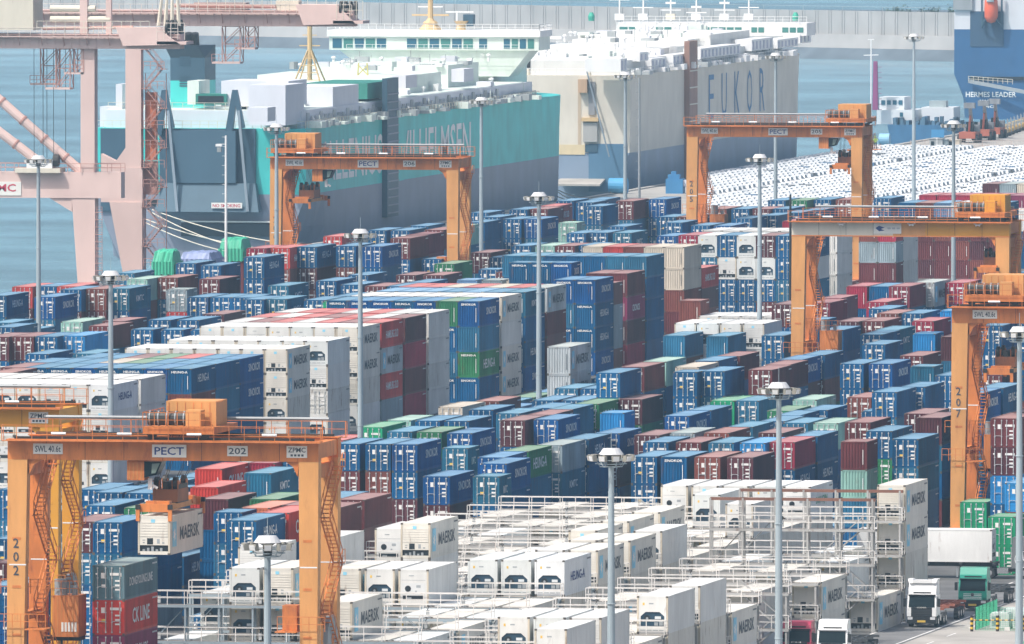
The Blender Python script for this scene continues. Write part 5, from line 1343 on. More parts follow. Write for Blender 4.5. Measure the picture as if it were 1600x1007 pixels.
# ------------------------------------------------------------------ lamp masts
pole_m = mat('mast_grey', (0.33, 0.40, 0.44), rough=0.5, var=0.1)
canopy_m = mat('mast_canopy', (0.62, 0.63, 0.64), rough=0.4, var=0.05)
lamp_m = mat('floodlight_housing', (0.33, 0.32, 0.28), rough=0.5, var=0.25)
def mast_parts(hm):
    P_ = []
    g = Geo(); g.lathe([(.34, 0), (.30, 6), (.26, hm*.6), (.19, hm-.7)], (0, 0, 0), pole_m, 12); g.lathe([(.42, 0), (.42, .25), (.34, .3)], (0, 0, 0), pole_m, 12)
    for z in (8.5, 17): g.lathe([(.315, z), (.33, z+.05), (.31, z+.1)], (0, 0, 0), pole_m, 12)
    P_.append(('pole', g))
    g = Geo(); g.lathe([(0.01, hm+.5), (.55, hm+.48), (.84, hm+.08), (.78, hm+.05), (.01, hm+.04)], (0, 0, 0), canopy_m, 16); g.bar((0, 0, hm+.5), (0, 0, hm+1.6), .02, pole_m)
    P_.append(('canopy', g))
    g = Geo()
    for r, z in ((.75, -.75), (1.05, -.3), (1.05, -.55)):
        for k in range(14): t = k*math.pi/7; t2 = (k+1)*math.pi/7; g.bar((r*math.cos(t), r*math.sin(t), hm+z), (r*math.cos(t2), r*math.sin(t2), hm+z), .035, pole_m, 4)
    for k in range(7): t = k*math.pi*2/7; g.bar((.18*math.cos(t), .18*math.sin(t), hm-.75), (.75*math.cos(t), .75*math.sin(t), hm-.75), .035, pole_m); g.bar((.75*math.cos(t), .75*math.sin(t), hm-.75), (1.05*math.cos(t), 1.05*math.sin(t), hm-.3), .03, pole_m)
    g.lathe([(.28, -.7+hm), (.3, hm-.1), (.5, hm+.02)], (0, 0, 0), grease, 10)
    P_.append(('lamp_ring', g))
    return P_
def flood():
    g = Geo(); g.hexa([(-.22, -.16, -.22), (.22, -.16, -.22), (.22, .16, -.3), (-.22, .16, -.3), (-.26, -.1, .2), (.26, -.1, .2), (.26, .16, .12), (-.26, .16, .12)], lamp_m)
    g.box(-.2, -.19, -.18, .2, -.162, .14, whitep); g.bar((0, .1, 0), (0, .45, -.2), .05, pole_m); g.box(-.13, .16, -.1, .13, .3, .08, grease); return g
FL = flood().mesh('floodlight')
MASTL = ['grey floodlight mast standing in the sea side stacks at the far left', 'grey floodlight mast behind the girder of crane 202', None, 'grey floodlight mast with its head just above crane 206', 'grey floodlight mast in front of the red and white block', 'grey floodlight mast before the teal hull right of crane 206', 'grey floodlight mast before the tall centre block', 'large grey floodlight mast over the reefer racks in the front centre', 'grey floodlight mast against the beige hull and its narrow twin', 'grey floodlight mast beside the mixed blue and white reefer wall', 'pale hazy floodlight mast before the beige hull behind crane 205', 'large grey floodlight mast behind the red truck', 'tall hazy floodlight mast in the car park', 'grey floodlight mast behind the cream and yellow girder', 'floodlight mast half cut by the right edge', 'small grey floodlight mast among the front left racks']
first = {}
for i, (X, Y, hm) in enumerate(POLES):
    if MASTL[i] is None: continue
    t = thing('lamp_mast', MASTL[i], 'lamp mast', (X, Y, 0), 'floodlight masts in the terminal', rotz=i*.37)
    if hm not in first: first[hm] = [(n_, g_.mesh(n_)) for n_, g_ in mast_parts(hm)]
    for n_, me in first[hm]:
        o = link(n_, me, t)
        if n_ == 'lamp_ring':
            for k in range(10):
                a = k*math.pi/5; f = link('floodlight', FL, o, (1.42*math.cos(a), 1.42*math.sin(a), hm-.12)); f.rotation_euler = (.5, 0, a+math.pi/2); f.rotation_euler = (0.25, 0, a+math.pi/2)
for (px, py, z, lab, cam_) in ((353, 212, 24.0, 'slender climbing mast with rungs and a camera before the ship stern ramp', 1), (999, 122, 27, 'slender climbing mast beside the lamp mast before the beige hull', 0), (1235, 305, 19, 'thin dark pole at the left end of the cream girder', 0)):
    p = at(px, py, z); t = thing('slender_mast', lab, 'mast', (p.x, p.y, 0)); g = Geo(); m = whitep if cam_ else (steelg if px < 1100 else dark); g.lathe([(.22, 0), (.13, z)], (0, 0, 0), m, 8); g.build('pole', t)
    if px < 1100:
        g = Geo()
        for k in range(int(z/1.2)): g.bar((-.5, 0, 1+k*1.2), (0, 0, 1+k*1.2), .03, m)
        g.build('climbing_rungs', t)
    if cam_:
        g = Geo(); g.box(-1.3, -.2, z-1.4, -.5, .2, z-1.1, whitep); g.box(-1.1, -.3, z-2.1, -.6, .2, z-1.5, steelg); g.bar((-1.2, 0, z-1.1), (.1, 0, z-1.1), .05, whitep); g.build('camera_bracket', t)
# ------------------------------------------------------------------ reefer racks
rackm = [mat('rack_grey', (0.27, 0.33, 0.37), rough=0.55, var=0.15, rust=0.25), mat('rack_white', (0.38, 0.38, 0.37), rough=0.6, var=0.18, rust=0.75, rustcol=(0.17, 0.09, 0.06))]
railw = mat('rack_railing', (0.72, 0.70, 0.67), rough=0.5, var=0.15, rust=0.5, rustcol=(0.40, 0.22, 0.15))
deckm = mat('rack_deck', (0.22, 0.20, 0.18), rough=0.7, var=0.2, rust=0.5)
boxm = mat('socket_box', (0.50, 0.52, 0.52), var=.1)
LP = 2.75
WORDS = ['first', 'second', 'third', 'fourth', 'fifth', 'sixth', 'seventh', 'eighth', 'ninth', 'tenth', 'eleventh', 'twelfth', 'thirteenth', 'fourteenth', 'fifteenth', 'sixteenth']
def rack(XR, nl, y1, idx, rm, kind, where, tall, stairs):
    xa = XR-LP*nl-.35; Wd = LP*nl+.3; y0 = y1-1.25
    t = thing('reefer_rack', '%s %s walkway rack from the front in the %s reefer block' % (WORDS[idx], kind, where), 'container rack', (xa, y0, 0), 'steel racks between the reefer rows')
    nd = 2 if not tall else 3
    zt = 2.9*nd if not tall else 11.2
    for j in range(0, nl+1):
        x = min(j*LP, Wd-.15); g = Geo(); g.box(x, 0, 0, x+.15, .15, zt, rm); g.box(x, 1.05, 0, x+.15, 1.2, zt, rm); g.build('post', t)
        if j < nl and (j*7+idx) % 3 == 0:
            for lv in range(1, nd+1):
                g2 = Geo(); g2.box(x+.5, .3, 2.9*lv+.1, x+.74, .55, 2.9*lv+.65, boxm); g2.bar((x+.62, .3, 2.9*lv+.65), (x+.8, .2, 2.9*lv+.95), .03, grease); g2.build('socket_box', t)
    for lv in range(1, nd+1):
        z = 2.9*lv-.05; x1 = Wd
        g = Geo(); g.box(0, -.05, z-.2, x1, .02, z, rm); g.box(0, 1.18, z-.2, x1, 1.25, z, rm); g.box(0.0, .03, z-.05, x1, 1.17, z+.01, deckm)
        for q in range(int(x1/.9)): g.box(q*.9, .03, z-.18, q*.9+.06, 1.17, z-.051, rm)
        dk = g.build('walkway_deck', t)
        g = Geo(); g.rail((0, -.02, z+.02), (x1, -.02, z+.02), railw, 1.1, LP/2, .042); g.rail((0, 1.2, z+.02), (x1, 1.2, z+.02), railw, 1.1, LP, .042)
        for xx in (0, x1): g.bar((xx, 0, z+1.1), (xx, 1.2, z+1.1), .03, railw); g.bar((xx, 0, z+.6), (xx, 1.2, z+.6), .03, railw)
        g.build('railing', dk)
    if tall: g = Geo(); g.box(0, .4, 11.0, Wd, .6, 11.25, mat('rack_rust', (.20, .09, .06), var=.2)); g.build('top_beam', t)
    if stairs:
        g = Geo()
        for lv in range(0, nd):
            xs = Wd-LP*1.6 if lv % 2 == 0 else Wd-LP*.3; d = 1 if lv % 2 == 0 else -1
            g.stair((xs, .25, 2.9*lv+.05), (xs+d*3.3, .25, 2.9*lv+2.9), .55, rm, 'y', 9, True)
        g.build('stair_flight', t)
    g = Geo()
    for lv in range(nd): g.bar((.1, 1.1, 2.9*lv), (LP+.1, 1.1, 2.9*lv+2.9), .06, rm)
    g.build('cross_brace', t)
for i_, k in enumerate(range(-4, 10)): rack(-221.0 if k < 9 else -234.75, (10 if k in (2, 3, 4) else 11) if -2 < k < 9 else (3 if k < 0 else 6), 1216+15.2*k-.15, i_, rackm[0] if k < 3 else rackm[1], 'grey' if k < 3 else 'pale', 'left', False, k % 4 == 1)
for i_, k in enumerate(range(-4, 11)): rack(-204.0, 5, 1138+14.6*k-.15, i_, rackm[1], 'rusty white', 'right', k >= 9, k % 3 == 0)
# ------------------------------------------------------------------ quay cranes (pale pink, hazy)
pink = mat('crane_pale_pink', (0.68, 0.51, 0.47), rough=0.6, var=0.08, rust=0.12, rustcol=(0.42, 0.22, 0.18), scale=0.3)
pinkd = mat('crane_pink_rails', (0.48, 0.26, 0.22), rough=0.6, var=0.1)
def tube_run(g, a, b, r, m): g.bar(a, b, r, m, 12)
lx = -419.0
c0 = at_x(138, lx, 0); s0 = thing('quay_crane', 'pale pink quay crane with two slanting pipe braces at the left edge', 'quay crane', (c0.x, c0.y, 0), 'pale pink quay cranes at the waterside')
g = Geo(); g.hexa([(-1.3, 0, 1.5), (.9, 0, 1.5), (.9, 2.2, 1.5), (-1.3, 2.2, 1.5), (-2.2, 0, 14.3), (.9, 0, 14.3), (.9, 2.2, 14.3), (-2.2, 2.2, 14.3)], pink); g.build('lower_leg', s0)
g = Geo(); g.box(-1.0, 0, 17.702, .85, 2.0, 34, pink); g.build('upper_leg', s0)
g = Geo(); g.box(-24, -.1, 14.302, 4.4, 2.3, 17.7, pink); g.prism([(-2.2, 14.3), (-2.2, 12.5), (-5.2, 14.3)][::-1], .1, 2.1, pink); pb = g.build('portal_beam', s0)
g = Geo(); g.box(-15.0, -.2, 14.6, -8.9, -.11, 16.4, plate); put_text(g, 'ZPMC', rtext, 4.6, 1.0, (-14.2, -.22, 15.1)); g.build('maker_sign', pb)
g = Geo(); g.rail((-24, -.3, 17.7), (4.4, -.3, 17.7), pinkd, 1.1, 1.8, .05); g.rail((-24, 2.4, 17.7), (4.4, 2.4, 17.7), pinkd, 1.1, 1.8, .05); g.build('portal_railing', pb)
g = Geo(); tube_run(g, (-26, 1, 39), (-.5, 1, 17.2), .62, pink)
for k in range(9): f = k/9; g.lathe([(.0, 0), (.0, .01)], (0, 0, 0), pink, 4) if False else g.bar((-26+25.5*f, 1, 39-21.8*f), (-25.8+25.5*f, 1, 38.83-21.8*f), .72, pinkd, 12)
g.build('pipe_brace', s0)
g = Geo(); tube_run(g, (-26, .8, 33.2), (-3.5, .8, 16.6), .62, pink)
for k in range(7): f = k/7; g.bar((-26+22.5*f, .8, 33.2-16.6*f), (-25.8+22.5*f, .8, 33.05-16.6*f), .72, pinkd, 12)
g.build('pipe_brace', s0)
# ladder with cage on the near leg
g = Geo()
for k in range(36): z = 1.6+k*.33; g.bar((1.1, .2, z), (1.8, .2, z), .03, pinkd)
for xx in (1.1, 1.8): g.bar((xx, .2, 1.5), (xx, .2, 13.2), .04, pinkd)
for k in range(12):
    z = 2+k*.95; g.path([(1.0, .2, z), (1.0, -.5, z), (1.9, -.5, z), (1.9, .2, z)], .04, pinkd)
g.build('caged_ladder', s0)
def girder(root, x0, x1, z0, z1, y0, y1, sheave_x=None):
    g = Geo(); g.box(x0, y0, z0, x1, y1, z1, pink); g.box(x0, y0-.15, z1+.002, x1, y1+.15, z1+.12, pink)
    n = int((x1-x0)/1.1)
    for k in range(n): g.box(x0+.3+k*1.1, y0-.06, z0+.15, x0+.42+k*1.1, y0-.001, z1-.1, pink)
    gd = g.build('girder', root)
    g = Geo(); g.rail((x0, y0-1.0, z1-.2), (x1, y0-1.0, z1-.2), mat('pale_railing', (0.7, 0.62, 0.56)), 1.1, 1.5, .045); g.box(x0, y0-1.05, z1-.3, x1, y0-.16, z1-.2, pink)
    for k in range(int((x1-x0)/3)): g.bar((x0+k*3, y0-.9, z1-.25), (x0+k*3, y0, z0+.4), .05, pinkd)
    g.build('girder_walkway', gd); return gd
gd = girder(s0, -30, 12.3, 33.8, 35.6, -.5, 2.5)
g = Geo(); g.hexa([(5.0, -1.6, 34.2), (12.6, -1.6, 34.4), (12.6, 3.4, 34.4), (5.0, 3.4, 34.2), (4.0, -1.6, 36.6), (9.5, -1.6, 36.6), (9.5, 3.4, 36.6), (4.0, 3.4, 36.6)], pink)
g.rail((9.5, -1.6, 35), (13.2, -1.6, 35), mat('pale_railing', (0.7, .62, .56)), 2.2, 1.0, .05); g.box(9.5, -1.6, 34.4, 13.4, 3, 34.8, pink); g.build('end_platform', gd)
for k in range(4): g = Geo(); g.bar((10.6+k*.45, -.8+k*.7, 36.6), (10.9+k*.45, -.8+k*.7, 36.6), 1.0, grease, 16); g.build('sheave', gd)
g = Geo()
for k in range(4): g.bar((9.3+k*.9, .5, 36.8), (10.0+k*.55, .5, 43), .30, cream, 6, .12)
g.build('counterweight_ropes', gd)
g = Geo(); g.box(-14, -1.5, 36.2, -7.0, 4.5, 43, cream); g.bar((-5, 0, 37.6), (3, 0, 37.6), .45, cream, 10); g.bar((-5, 0, 39.0), (1, 0, 39.0), .45, cream, 10); g.bar((-6, 0, 36.4), (6, 0, 36.6), .25, pinkd, 6)
g.rail((-6.5, -1.4, 35.8), (8.5, -1.4, 35.8), cream, 1.6, 1.2, .05); g.bar((-.5, 0, 35.7), (-.5, 0, 46), .7, pink, 4); g.bar((2.8, 0, 35.7), (2.8, 0, 46), .5, pink, 4); g.build('machinery_house', gd)
def lattice(root, x0, x1, z0, z1, y0, y1, nm):
    g = Geo()
    for x in (x0, x1):
        for y in (y0, y1): g.bar((x, y, z0), (x, y, z1), .08, pinkd)
    n = max(2, int((z1-z0)/2)); dz = (z1-z0)/n
    for k in range(n):
        a, b = z0+k*dz, z0+(k+1)*dz
        for y in (y0, y1): g.bar((x0, y, a), (x1, y, b), .06, pinkd); g.bar((x0, y, b), (x1, y, b), .05, pinkd)
        for x in (x0, x1): g.bar((x, y0, b), (x, y1, a), .06, pinkd)
    g.box(x0-1.4, y0, z0-.25, x1, y1, z0, pink); g.rail((x0-1.4, y0, z0), (x1, y0, z0), pinkd, 1.0, 1, .05); return g.build(nm, root)
lattice(gd, -4.3, -2.4, 28.7, 33.7, 0, 2.2, 'hanging_platform'); lattice(gd, -7.0, -4.8, 29.2, 33.7, 3, 5, 'hanging_platform'); lattice(gd, -1.8, -.6, 30.7, 33.7, 0, 2, 'hanging_platform')
g = Geo()
for x, y in ((-7.2, 0), (-6.0, 0), (-5.7, 1), (-4.6, 0), (-3.2, 1)): g.bar((x, y, 19.5), (x, y, 33.8), .045, grease, 3)
g.build('hoist_ropes', gd)
g = Geo(); g.box(-8.0, -1, 18.2, -4.6, 2, 18.9, whitep); g.bar((-7, 0, 19.2), (-6.2, 0, 19.2), .6, grease, 12); g.bar((-4.6, 0, 19.2), (-3.9, 0, 19.2), .8, grease, 12); g.box(-9.5, -1.2, 17.6, -3.5, 2.2, 18.19, cream); g.build('head_block', gd)
g = Geo()
for yy in (0, 2.2, 4.4, 6.6): g.bar((-1.2, yy-2, .75), (.8, yy-2, .75), .75, dark, 12)
g.box(-1.4, -3, .9, 1.0, 7, 1.498, pink); g.build('bogie', s0)
# second quay crane
c1 = at_x(199, lx, 0); s1 = thing('quay_crane', 'pale pink quay crane with a long girder over the ship stern and a stair tower', 'quay crane', (c1.x, c1.y, 0), 'pale pink quay cranes at the waterside')
g = Geo(); g.hexa([(-.2, 0, 1.5), (2.0, 0, 1.5), (2.0, 2.2, 1.5), (-.2, 2.2, 1.5), (-2.4, 0, 13), (2.0, 0, 13), (2.0, 2.2, 13), (-2.4, 2.2, 13)], pink); g.build('lower_leg', s1)
g = Geo(); g.box(-3.6, .2, 13.002, 2.0, 2.0, 17.6, pink); g.prism([(-.3, 17.6), (-3.6, 17.6), (-3.6, 19.4), (-1.6, 18.4), (-.3, 20.2)][::-1], .3, 1.9, pink); g.box(-.3, .3, 17.602, 1.8, 1.9, 33.3, pink); g.build('upper_leg', s1)
g = Geo(); z = 2.0; d = 1
while z < 32:
    xa, xb = (2.4, 4.6) if d > 0 else (4.6, 2.4)
    g.stair((xa, .2, z), (xb, .2, z+2.6), .9, pinkd, 'y', 8); g.box(xb-.6, 0, z+2.55, xb+.6, 1.4, z+2.62, pinkd); g.rail((2.2, 0, z+2.6), (5.0, 0, z+2.6), pinkd, 1.0, .9, .05); z += 2.6; d = -d
for x in (2.2, 5.0): g.bar((x, 1.3, 1.5), (x, 1.3, 30), .07, pinkd)
g.build('stair_tower', s1)
g = Geo(); g.box(2.1, 1.42, 18.5, 3.6, 2.4, 27.5, mat('lift_orange', (0.55, 0.17, 0.08), var=.2)); g.box(2.0, 1.3, 14, 3.7, 2.5, 18.4, pinkd); g.build('lift_shaft', s1)
zg = 36.3; gd1 = girder(s1, -26, 30.5, zg, zg+2.0, -.5, 2.5)
g = Geo(); g.hexa([(24, -1.6, zg+.2), (31, -1.6, zg+.4), (31, 3.4, zg+.4), (24, 3.4, zg+.2), (23, -1.6, zg+2.9), (28.5, -1.6, zg+2.9), (28.5, 3.4, zg+2.9), (23, 3.4, zg+2.9)], pink); g.rail((28.5, -1.6, zg+1), (32, -1.6, zg+1), cream, 2.4, 1, .05); g.box(28, -1.6, zg+.4, 32, 3, zg+.8, pink); g.build('end_platform', gd1)
for k in range(4): g = Geo(); g.bar((28.8+k*.5, -.8+k*.7, zg+2.4), (29.1+k*.5, -.8+k*.7, zg+2.4), 1.0, grease, 16); g.build('sheave', gd1)
g = Geo(); g.rail((5, -1.4, zg+2), (27, -1.4, zg+2), cream, 1.6, 1.2, .05); g.bar((6, 0, zg+2.7), (20, 0, zg+2.6), .3, pinkd, 6); g.box(9, 0, zg+2.1, 16, 2.4, zg+3.1, mat('girder_machinery', (0.38, 0.30, 0.28), var=.3)); g.box(20, 0, zg+2.1, 23, 2.4, zg+3.4, cream); g.build('girder_machinery', gd1)
lattice(gd1, 12.8, 15.2, zg-4.7, zg-.05, 0, 2.2, 'hanging_platform'); lattice(gd1, 15.9, 17.2, zg-2.8, zg-.05, 0, 2.2, 'hanging_platform')
g = Geo()
for yy in (0, 2.2, 4.4, 6.6): g.bar((-.2, yy-2, .75), (1.8, yy-2, .75), .75, dark, 12)
g.box(-.4, -3, .9, 2.2, 7, 1.498, pink); g.build('bogie', s1)
# ------------------------------------------------------------------ ships
teal = mat('hull_teal', (0.05, 0.52, 0.50), rough=0.5, var=0.14, scale=0.5, rust=.12, rustcol=(.12, .36, .35))
slate = mat('hull_slate', (0.035, 0.085, 0.13), rough=0.5, var=0.1, scale=0.2, rust=0.1)
hullg = mat('hull_grey', (0.22, 0.25, 0.32), rough=0.55, var=0.12, scale=0.2, rust=0.25, rustcol=(0.26, 0.2, 0.2))
supw = mat('superstructure_white', (0.68, 0.76, 0.70), rough=0.5, var=0.10, rust=0.3, scale=0.5)
ventw = mat('vent_white', (0.66, 0.68, 0.74), rough=0.5, var=0.06)
dgreen = mat('deep_green', (0.03, 0.22, 0.18), var=0.15)
beige = mat('hull_beige', (0.63, 0.59, 0.51), rough=0.55, var=0.09, scale=0.5, rust=0.35, rustcol=(0.50, 0.44, 0.36))
navy = mat('hull_navy', (0.02, 0.10, 0.24), rough=0.5, var=0.1, scale=0.2)
rustb = mat('rusty_brown', (0.30, 0.17, 0.13), rough=0.7, var=0.2, rust=0.3)
mast_y = mat('mast_ochre', (0.58, 0.42, 0.22), rough=0.6, var=0.1)
def hull(g, X1, beam, Ys, L, bands, bow=40, sheer=0.0, flare=None):
    """side shell as horizontal bands; bands=[(z0,z1,mat)...]; starboard side at X1"""
    cx = X1-beam/2
    def prof(t, z):   # half breadth at distance t from the stern
        b = beam/2
        if t > L-bow: u = (t-(L-bow))/bow; rake = .25+.75*min(1, max(0, (z+3)/20)); b *= max(0.0, 1-(u/ (0.35+0.65*rake))**2.3)
        if t < 14 and z < 6: b *= 1-(.25)*(1-t/14)*(6-z)/9
        return b
    ts = [0, 4, 9, 14]+list(np.linspace(25, L-bow, 14))+[L-bow+bow*q for q in (.12, .25, .38, .5, .62, .74, .85, .93, 1.0)]
    for z0, z1, m in bands:
        n = 2 if z1-z0 > 4 else 1
        for q in range(n):
            a = z0+(z1-z0)*q/n; b = z0+(z1-z0)*(q+1)/n
            for t0, t1 in zip(ts[:-1], ts[1:]):
                for s in (1, -1):
                    P4 = [(cx+s*prof(t0, a), Ys+t0, a), (cx+s*prof(t1, a), Ys+t1, a), (cx+s*prof(t1, b), Ys+t1, b), (cx+s*prof(t0, b), Ys+t0, b)]
                    if s < 0: P4 = P4[::-1]
                    g.quad(*P4, m)
            g.quad((cx-prof(0, a), Ys, a), (cx+prof(0, a), Ys, a), (cx+prof(0, b), Ys, b), (cx-prof(0, b), Ys, b), m)
    zt = bands[-1][1]; top = [(cx+prof(t, zt), Ys+t, zt) for t in ts]+[(cx-prof(t, zt), Ys+t, zt) for t in ts[::-1]]
    g.poly(top, bands[-1][2])
def rail_run(g, pts, m, h=1.1, step=1.6, r=.05):
    for a, b in zip(pts[:-1], pts[1:]): g.rail(a, b, m, h, step, r)
def winrow(par, pts, z0, z1, y, m_, n, xs0, xs1, gap=.25):
    w_ = (xs1-xs0)/n
    for k in range(n):
        g = Geo(); g.box(xs0+k*w_+gap/2, y-.06, z0, xs0+(k+1)*w_-gap/2, y-.005, z1, m_[k % len(m_)]); g.build('window', par)
# --- teal car carrier
X1 = -442.5; Ys = at_x(478, X1, 10).y; BM = 32.0; L1 = 236; DK = 16.4; dx = X1-BM
A = thing('cargo_ship', 'teal and grey car carrier ship with dark stern ramp and white superstructure', 'ship', (X1, Ys, -3))
def onto(o): # parts are given in world coordinates
    o.location = -Vector(A_.location); return o
A_ = A
g = Geo(); hull(g, X1, BM, Ys, L1, [(-3, 6.7, hullg), (6.7, DK, teal)], bow=30); onto(g.build('hull', A))
def sy(px, py): return on_y(px, py, Ys)
# stern: dark centre panel, ramp, teal flanks
def panel(px0, py0, px1, py1, m, t=.5, name='stern_panel', par=None, off=0.0):
    a = sy(px0, py0); b = sy(px1, py1); g = Geo(); g.box(min(a.x, b.x), Ys-off-t, min(a.z, b.z), max(a.x, b.x), Ys-off-.01, max(a.z, b.z), m); return onto(g.build(name, par or A))
panel(158, 201, 214, 330, slate, .4); panel(250, 201, 400, 330, slate, .4)
panel(275, 204, 372, 286, mat('ramp_slate', (0.045, 0.10, 0.15), var=.08), 1.5, 'stern_ramp', off=.4)
a, b = sy(262, 286), sy(402, 331); g = Geo(); g.hexa([(a.x-1.5, Ys-3.0, b.z), (b.x+.8, Ys-3.0, b.z), (b.x+.8, Ys-.42, b.z), (a.x-1.5, Ys-.42, b.z), (a.x, Ys-1.6, a.z), (b.x, Ys-1.6, a.z), (b.x, Ys-.42, a.z), (a.x, Ys-.42, a.z)], mat('ramp_slate_light', (0.06, 0.12, 0.17), var=.1)); onto(g.build('ramp_flap', A))
a, b = sy(337, 316), sy(385, 325); g = Geo(); g.box(a.x, Ys-3.2, b.z, b.x, Ys-3.05, a.z, plate); put_text(g, 'NO SMOKING', rtext, (b.x-a.x)*.9, (a.z-b.z)*.6, (a.x+.2, Ys-3.22, b.z+.15)); onto(g.build('warning_sign', A))
panel(285, 345, 440, 348, plate, 1.2, 'ramp_lip'); panel(285, 349, 440, 370, mat('stern_black', (0.012, 0.03, 0.045)), 1.0, 'stern_opening'); panel(230, 312, 251, 322, black, .3, 'mooring_port')
g = Geo(); p = sy(205, 282); put_text(g, 'IC', wtext, 1.9, 2.6, (p.x, Ys-.06, p.z-1), bold=.03); onto(g.build('stern_lettering', A))
for px in (262, 372):    # ramp hoisting arms
    a, b, c = sy(px-8, 200), sy(px-2 if px < 300 else px-2, 141), sy(px+22, 330); g = Geo()
    g.bar((a.x-.4, Ys-1, a.z-1), (b.x, Ys-1.2, b.z), .75, slate, 4, .55); g.bar((b.x, Ys-1.2, b.z), (b.x+1.2, Ys-1.5, a.z), .5, slate, 4); onto(g.build('ramp_arm', A))
    g = Geo(); g.bar((b.x+.6, Ys-1.6, b.z-3), (c.x, Ys-3.2, c.z), .28, mat('wire_grey', (.2, .25, .3)), 4); onto(g.build('ramp_wires', A))
# text on the side
g = Geo(); f1 = at_x(735, X1, 14).y; f0 = at_x(617, X1, 14).y; put_text(g, 'WILHELMSEN', wtext, f1-f0, 6.0, (X1+.06, f0, 8.2), (0, 1, 0), (0, 0, 1), .01); onto(g.build('hull_lettering', A))
g = Geo(); f1 = at_x(597, X1, 14).y; f0 = at_x(487, X1, 14).y; put_text(g, 'WALLENIUS', wtext, f1-f0, 6.0, (X1+.06, f0, 8.2), (0, 1, 0), (0, 0, 1), .01); onto(g.build('hull_lettering', A))
# side ladder/ramp housing
ya = at_x(597, X1, 10).y; yb = at_x(612, X1, 10).y; yb = ya+9
g = Geo(); g.box(X1, ya, 1.5, X1+.8, yb, 22.5, slate)
for k in range(16): g.box(X1+.8, ya+.2, 2+k*1.2, X1+.95, yb-.2, 2.2+k*1.2, hullg)
g.box(X1+.05, yb+.02, 6.7, X1+.5, yb+6, DK, teal); onto(g.build('side_ramp_housing', A))
# upper works
def blk(px, X, w_, py0, py1, Ldeep, m, name='deck_house', par=None, dz=0):
    """deck block whose near right-hand corner is seen at column px; w_ metres wide to the left, Ldeep long"""
    q = at_x(px, X, 20); s = FPX/((q-CAM).dot(fw)); z1 = H-(py0+430)/s; z0 = H-(py1+430)/s
    g = Geo(); g.box(X-w_, q.y, z0, X, q.y+Ldeep, z1, m); return onto(g.build(name, par or A))
g = Geo(); g.box(dx+1.2, Ys+3, DK, X1-1.2, Ys+L1-45, DK+2.6, ventw); onto(g.build('garage_deck_side', A))
g = Geo(); g.box(dx+1.5, Ys+3.2, DK+2.602, X1-1.5, Ys+L1-50, DK+2.7, supw); onto(g.build('weather_deck', A))
g = Geo(); rail_run(g, [(X1-.1, Ys+.5, DK), (X1-.1, Ys+L1-45, DK)], cream, 1.1, 2.2, .05); rail_run(g, [(dx+.1, Ys+.2, DK), (X1-.1, Ys+.2, DK)], cream, 1.1, 1.3, .05); rail_run(g, [(dx+1.5, Ys+3.3, DK+2.7), (X1-1.5, Ys+3.3, DK+2.7)], cream, 1.0, 1.6, .05); onto(g.build('deck_railing', A))
g = Geo()
for k in range(46):
    y = Ys+6+k*3.4; g.box(X1-1.15, y, DK+.2, X1-.95, y+1.6, DK+1.7+.5*(k % 3 == 0), mat('deck_equipment', (0.42, 0.44, 0.45), var=.35))
onto(tag(g.build('deck_fittings', A), kind='stuff'))
# stern deck houses seen from behind
fn_ = sy(262, 64); g = Geo(); a, b = sy(236, 100), sy(290, 160)
g.box(a.x, Ys+14, DK+2.7, b.x, Ys+22, a.z-2.8, teal); g.box(a.x, Ys+14, a.z-2.8, b.x, Ys+22, a.z+.6, slate); g.hexa([(a.x, Ys+14, a.z+.6), (b.x, Ys+14, a.z+.6), (b.x, Ys+22, a.z+.6), (a.x, Ys+22, a.z+.6), (a.x-.8, Ys+13.5, a.z+2.4), (b.x-1, Ys+13.5, a.z+2.4), (b.x, Ys+22, a.z+2.4), (a.x, Ys+22, a.z+2.4)], mat('funnel_top', (0.02, 0.04, 0.06)))
fu = onto(g.build('funnel', A)); 
for k in range(2):
    g = Geo()
    for q in range(5): g.box(a.x+1.4, Ys+13.93, a.z-3.6+k*3.2-.1+q*.36, a.x+3.0, Ys+13.99, a.z-3.4+k*3.2+q*.36-.1, slate)
    o = g.build('funnel_louvre', fu)
g = Geo()
for k in range(3): g.bar((a.x+1.4+k*.9, Ys+17, a.z+2.4), (a.x+1.2+k*1.0, Ys+16.4, a.z+4.2), .6, grease, 10)
g.build('exhaust_pipe', fu)
for (x0, y0, x1_, y1, m, dp) in ((170, 133, 180, 168, ventw, 6), (282, 128, 300, 165, supw, 8), (335, 128, 440, 168, ventw, 14), (145, 168, 180, 200, ventw, 5)):
    a, b = sy(x0, y0), sy(x1_, y1); g = Geo(); g.box(a.x, Ys+5, b.z, b.x, Ys+5+dp, a.z, m); onto(g.build('deck_house', A))
a, b = sy(297, 148), sy(345, 165); g = Geo(); g.box(a.x, Ys+4, b.z, b.x, Ys+8, a.z, dgreen); g.box(a.x+.4, Ys+3.9, b.z+.3, b.x-.4, Ys+3.99, a.z-.3, black); onto(g.build('green_shelter', A))
for (px, w_, y0, y1, dp, m) in ((418, 3, 168, 190, 6, ventw), (446, 5.5, 133, 196, 14, ventw), (520, 7.5, 136, 200, 20, ventw), (480, 4, 172, 196, 6, ventw), (574, 9.5, 130, 155, 22, dgreen), (588, 7, 160, 182, 26, ventw), (634, 2.2, 118, 138, 9, ventw), (676, 5, 150, 172, 14, ventw), (725, 2, 108, 128, 8, ventw), (742, 4, 140, 160, 12, ventw), (788, 4, 133, 152, 14, ventw), (812, 2.5, 150, 172, 8, ventw)):
    blk(px, X1-1.4, w_, y0, y1, dp, m, 'vent_house' if m is ventw else 'green_shelter')
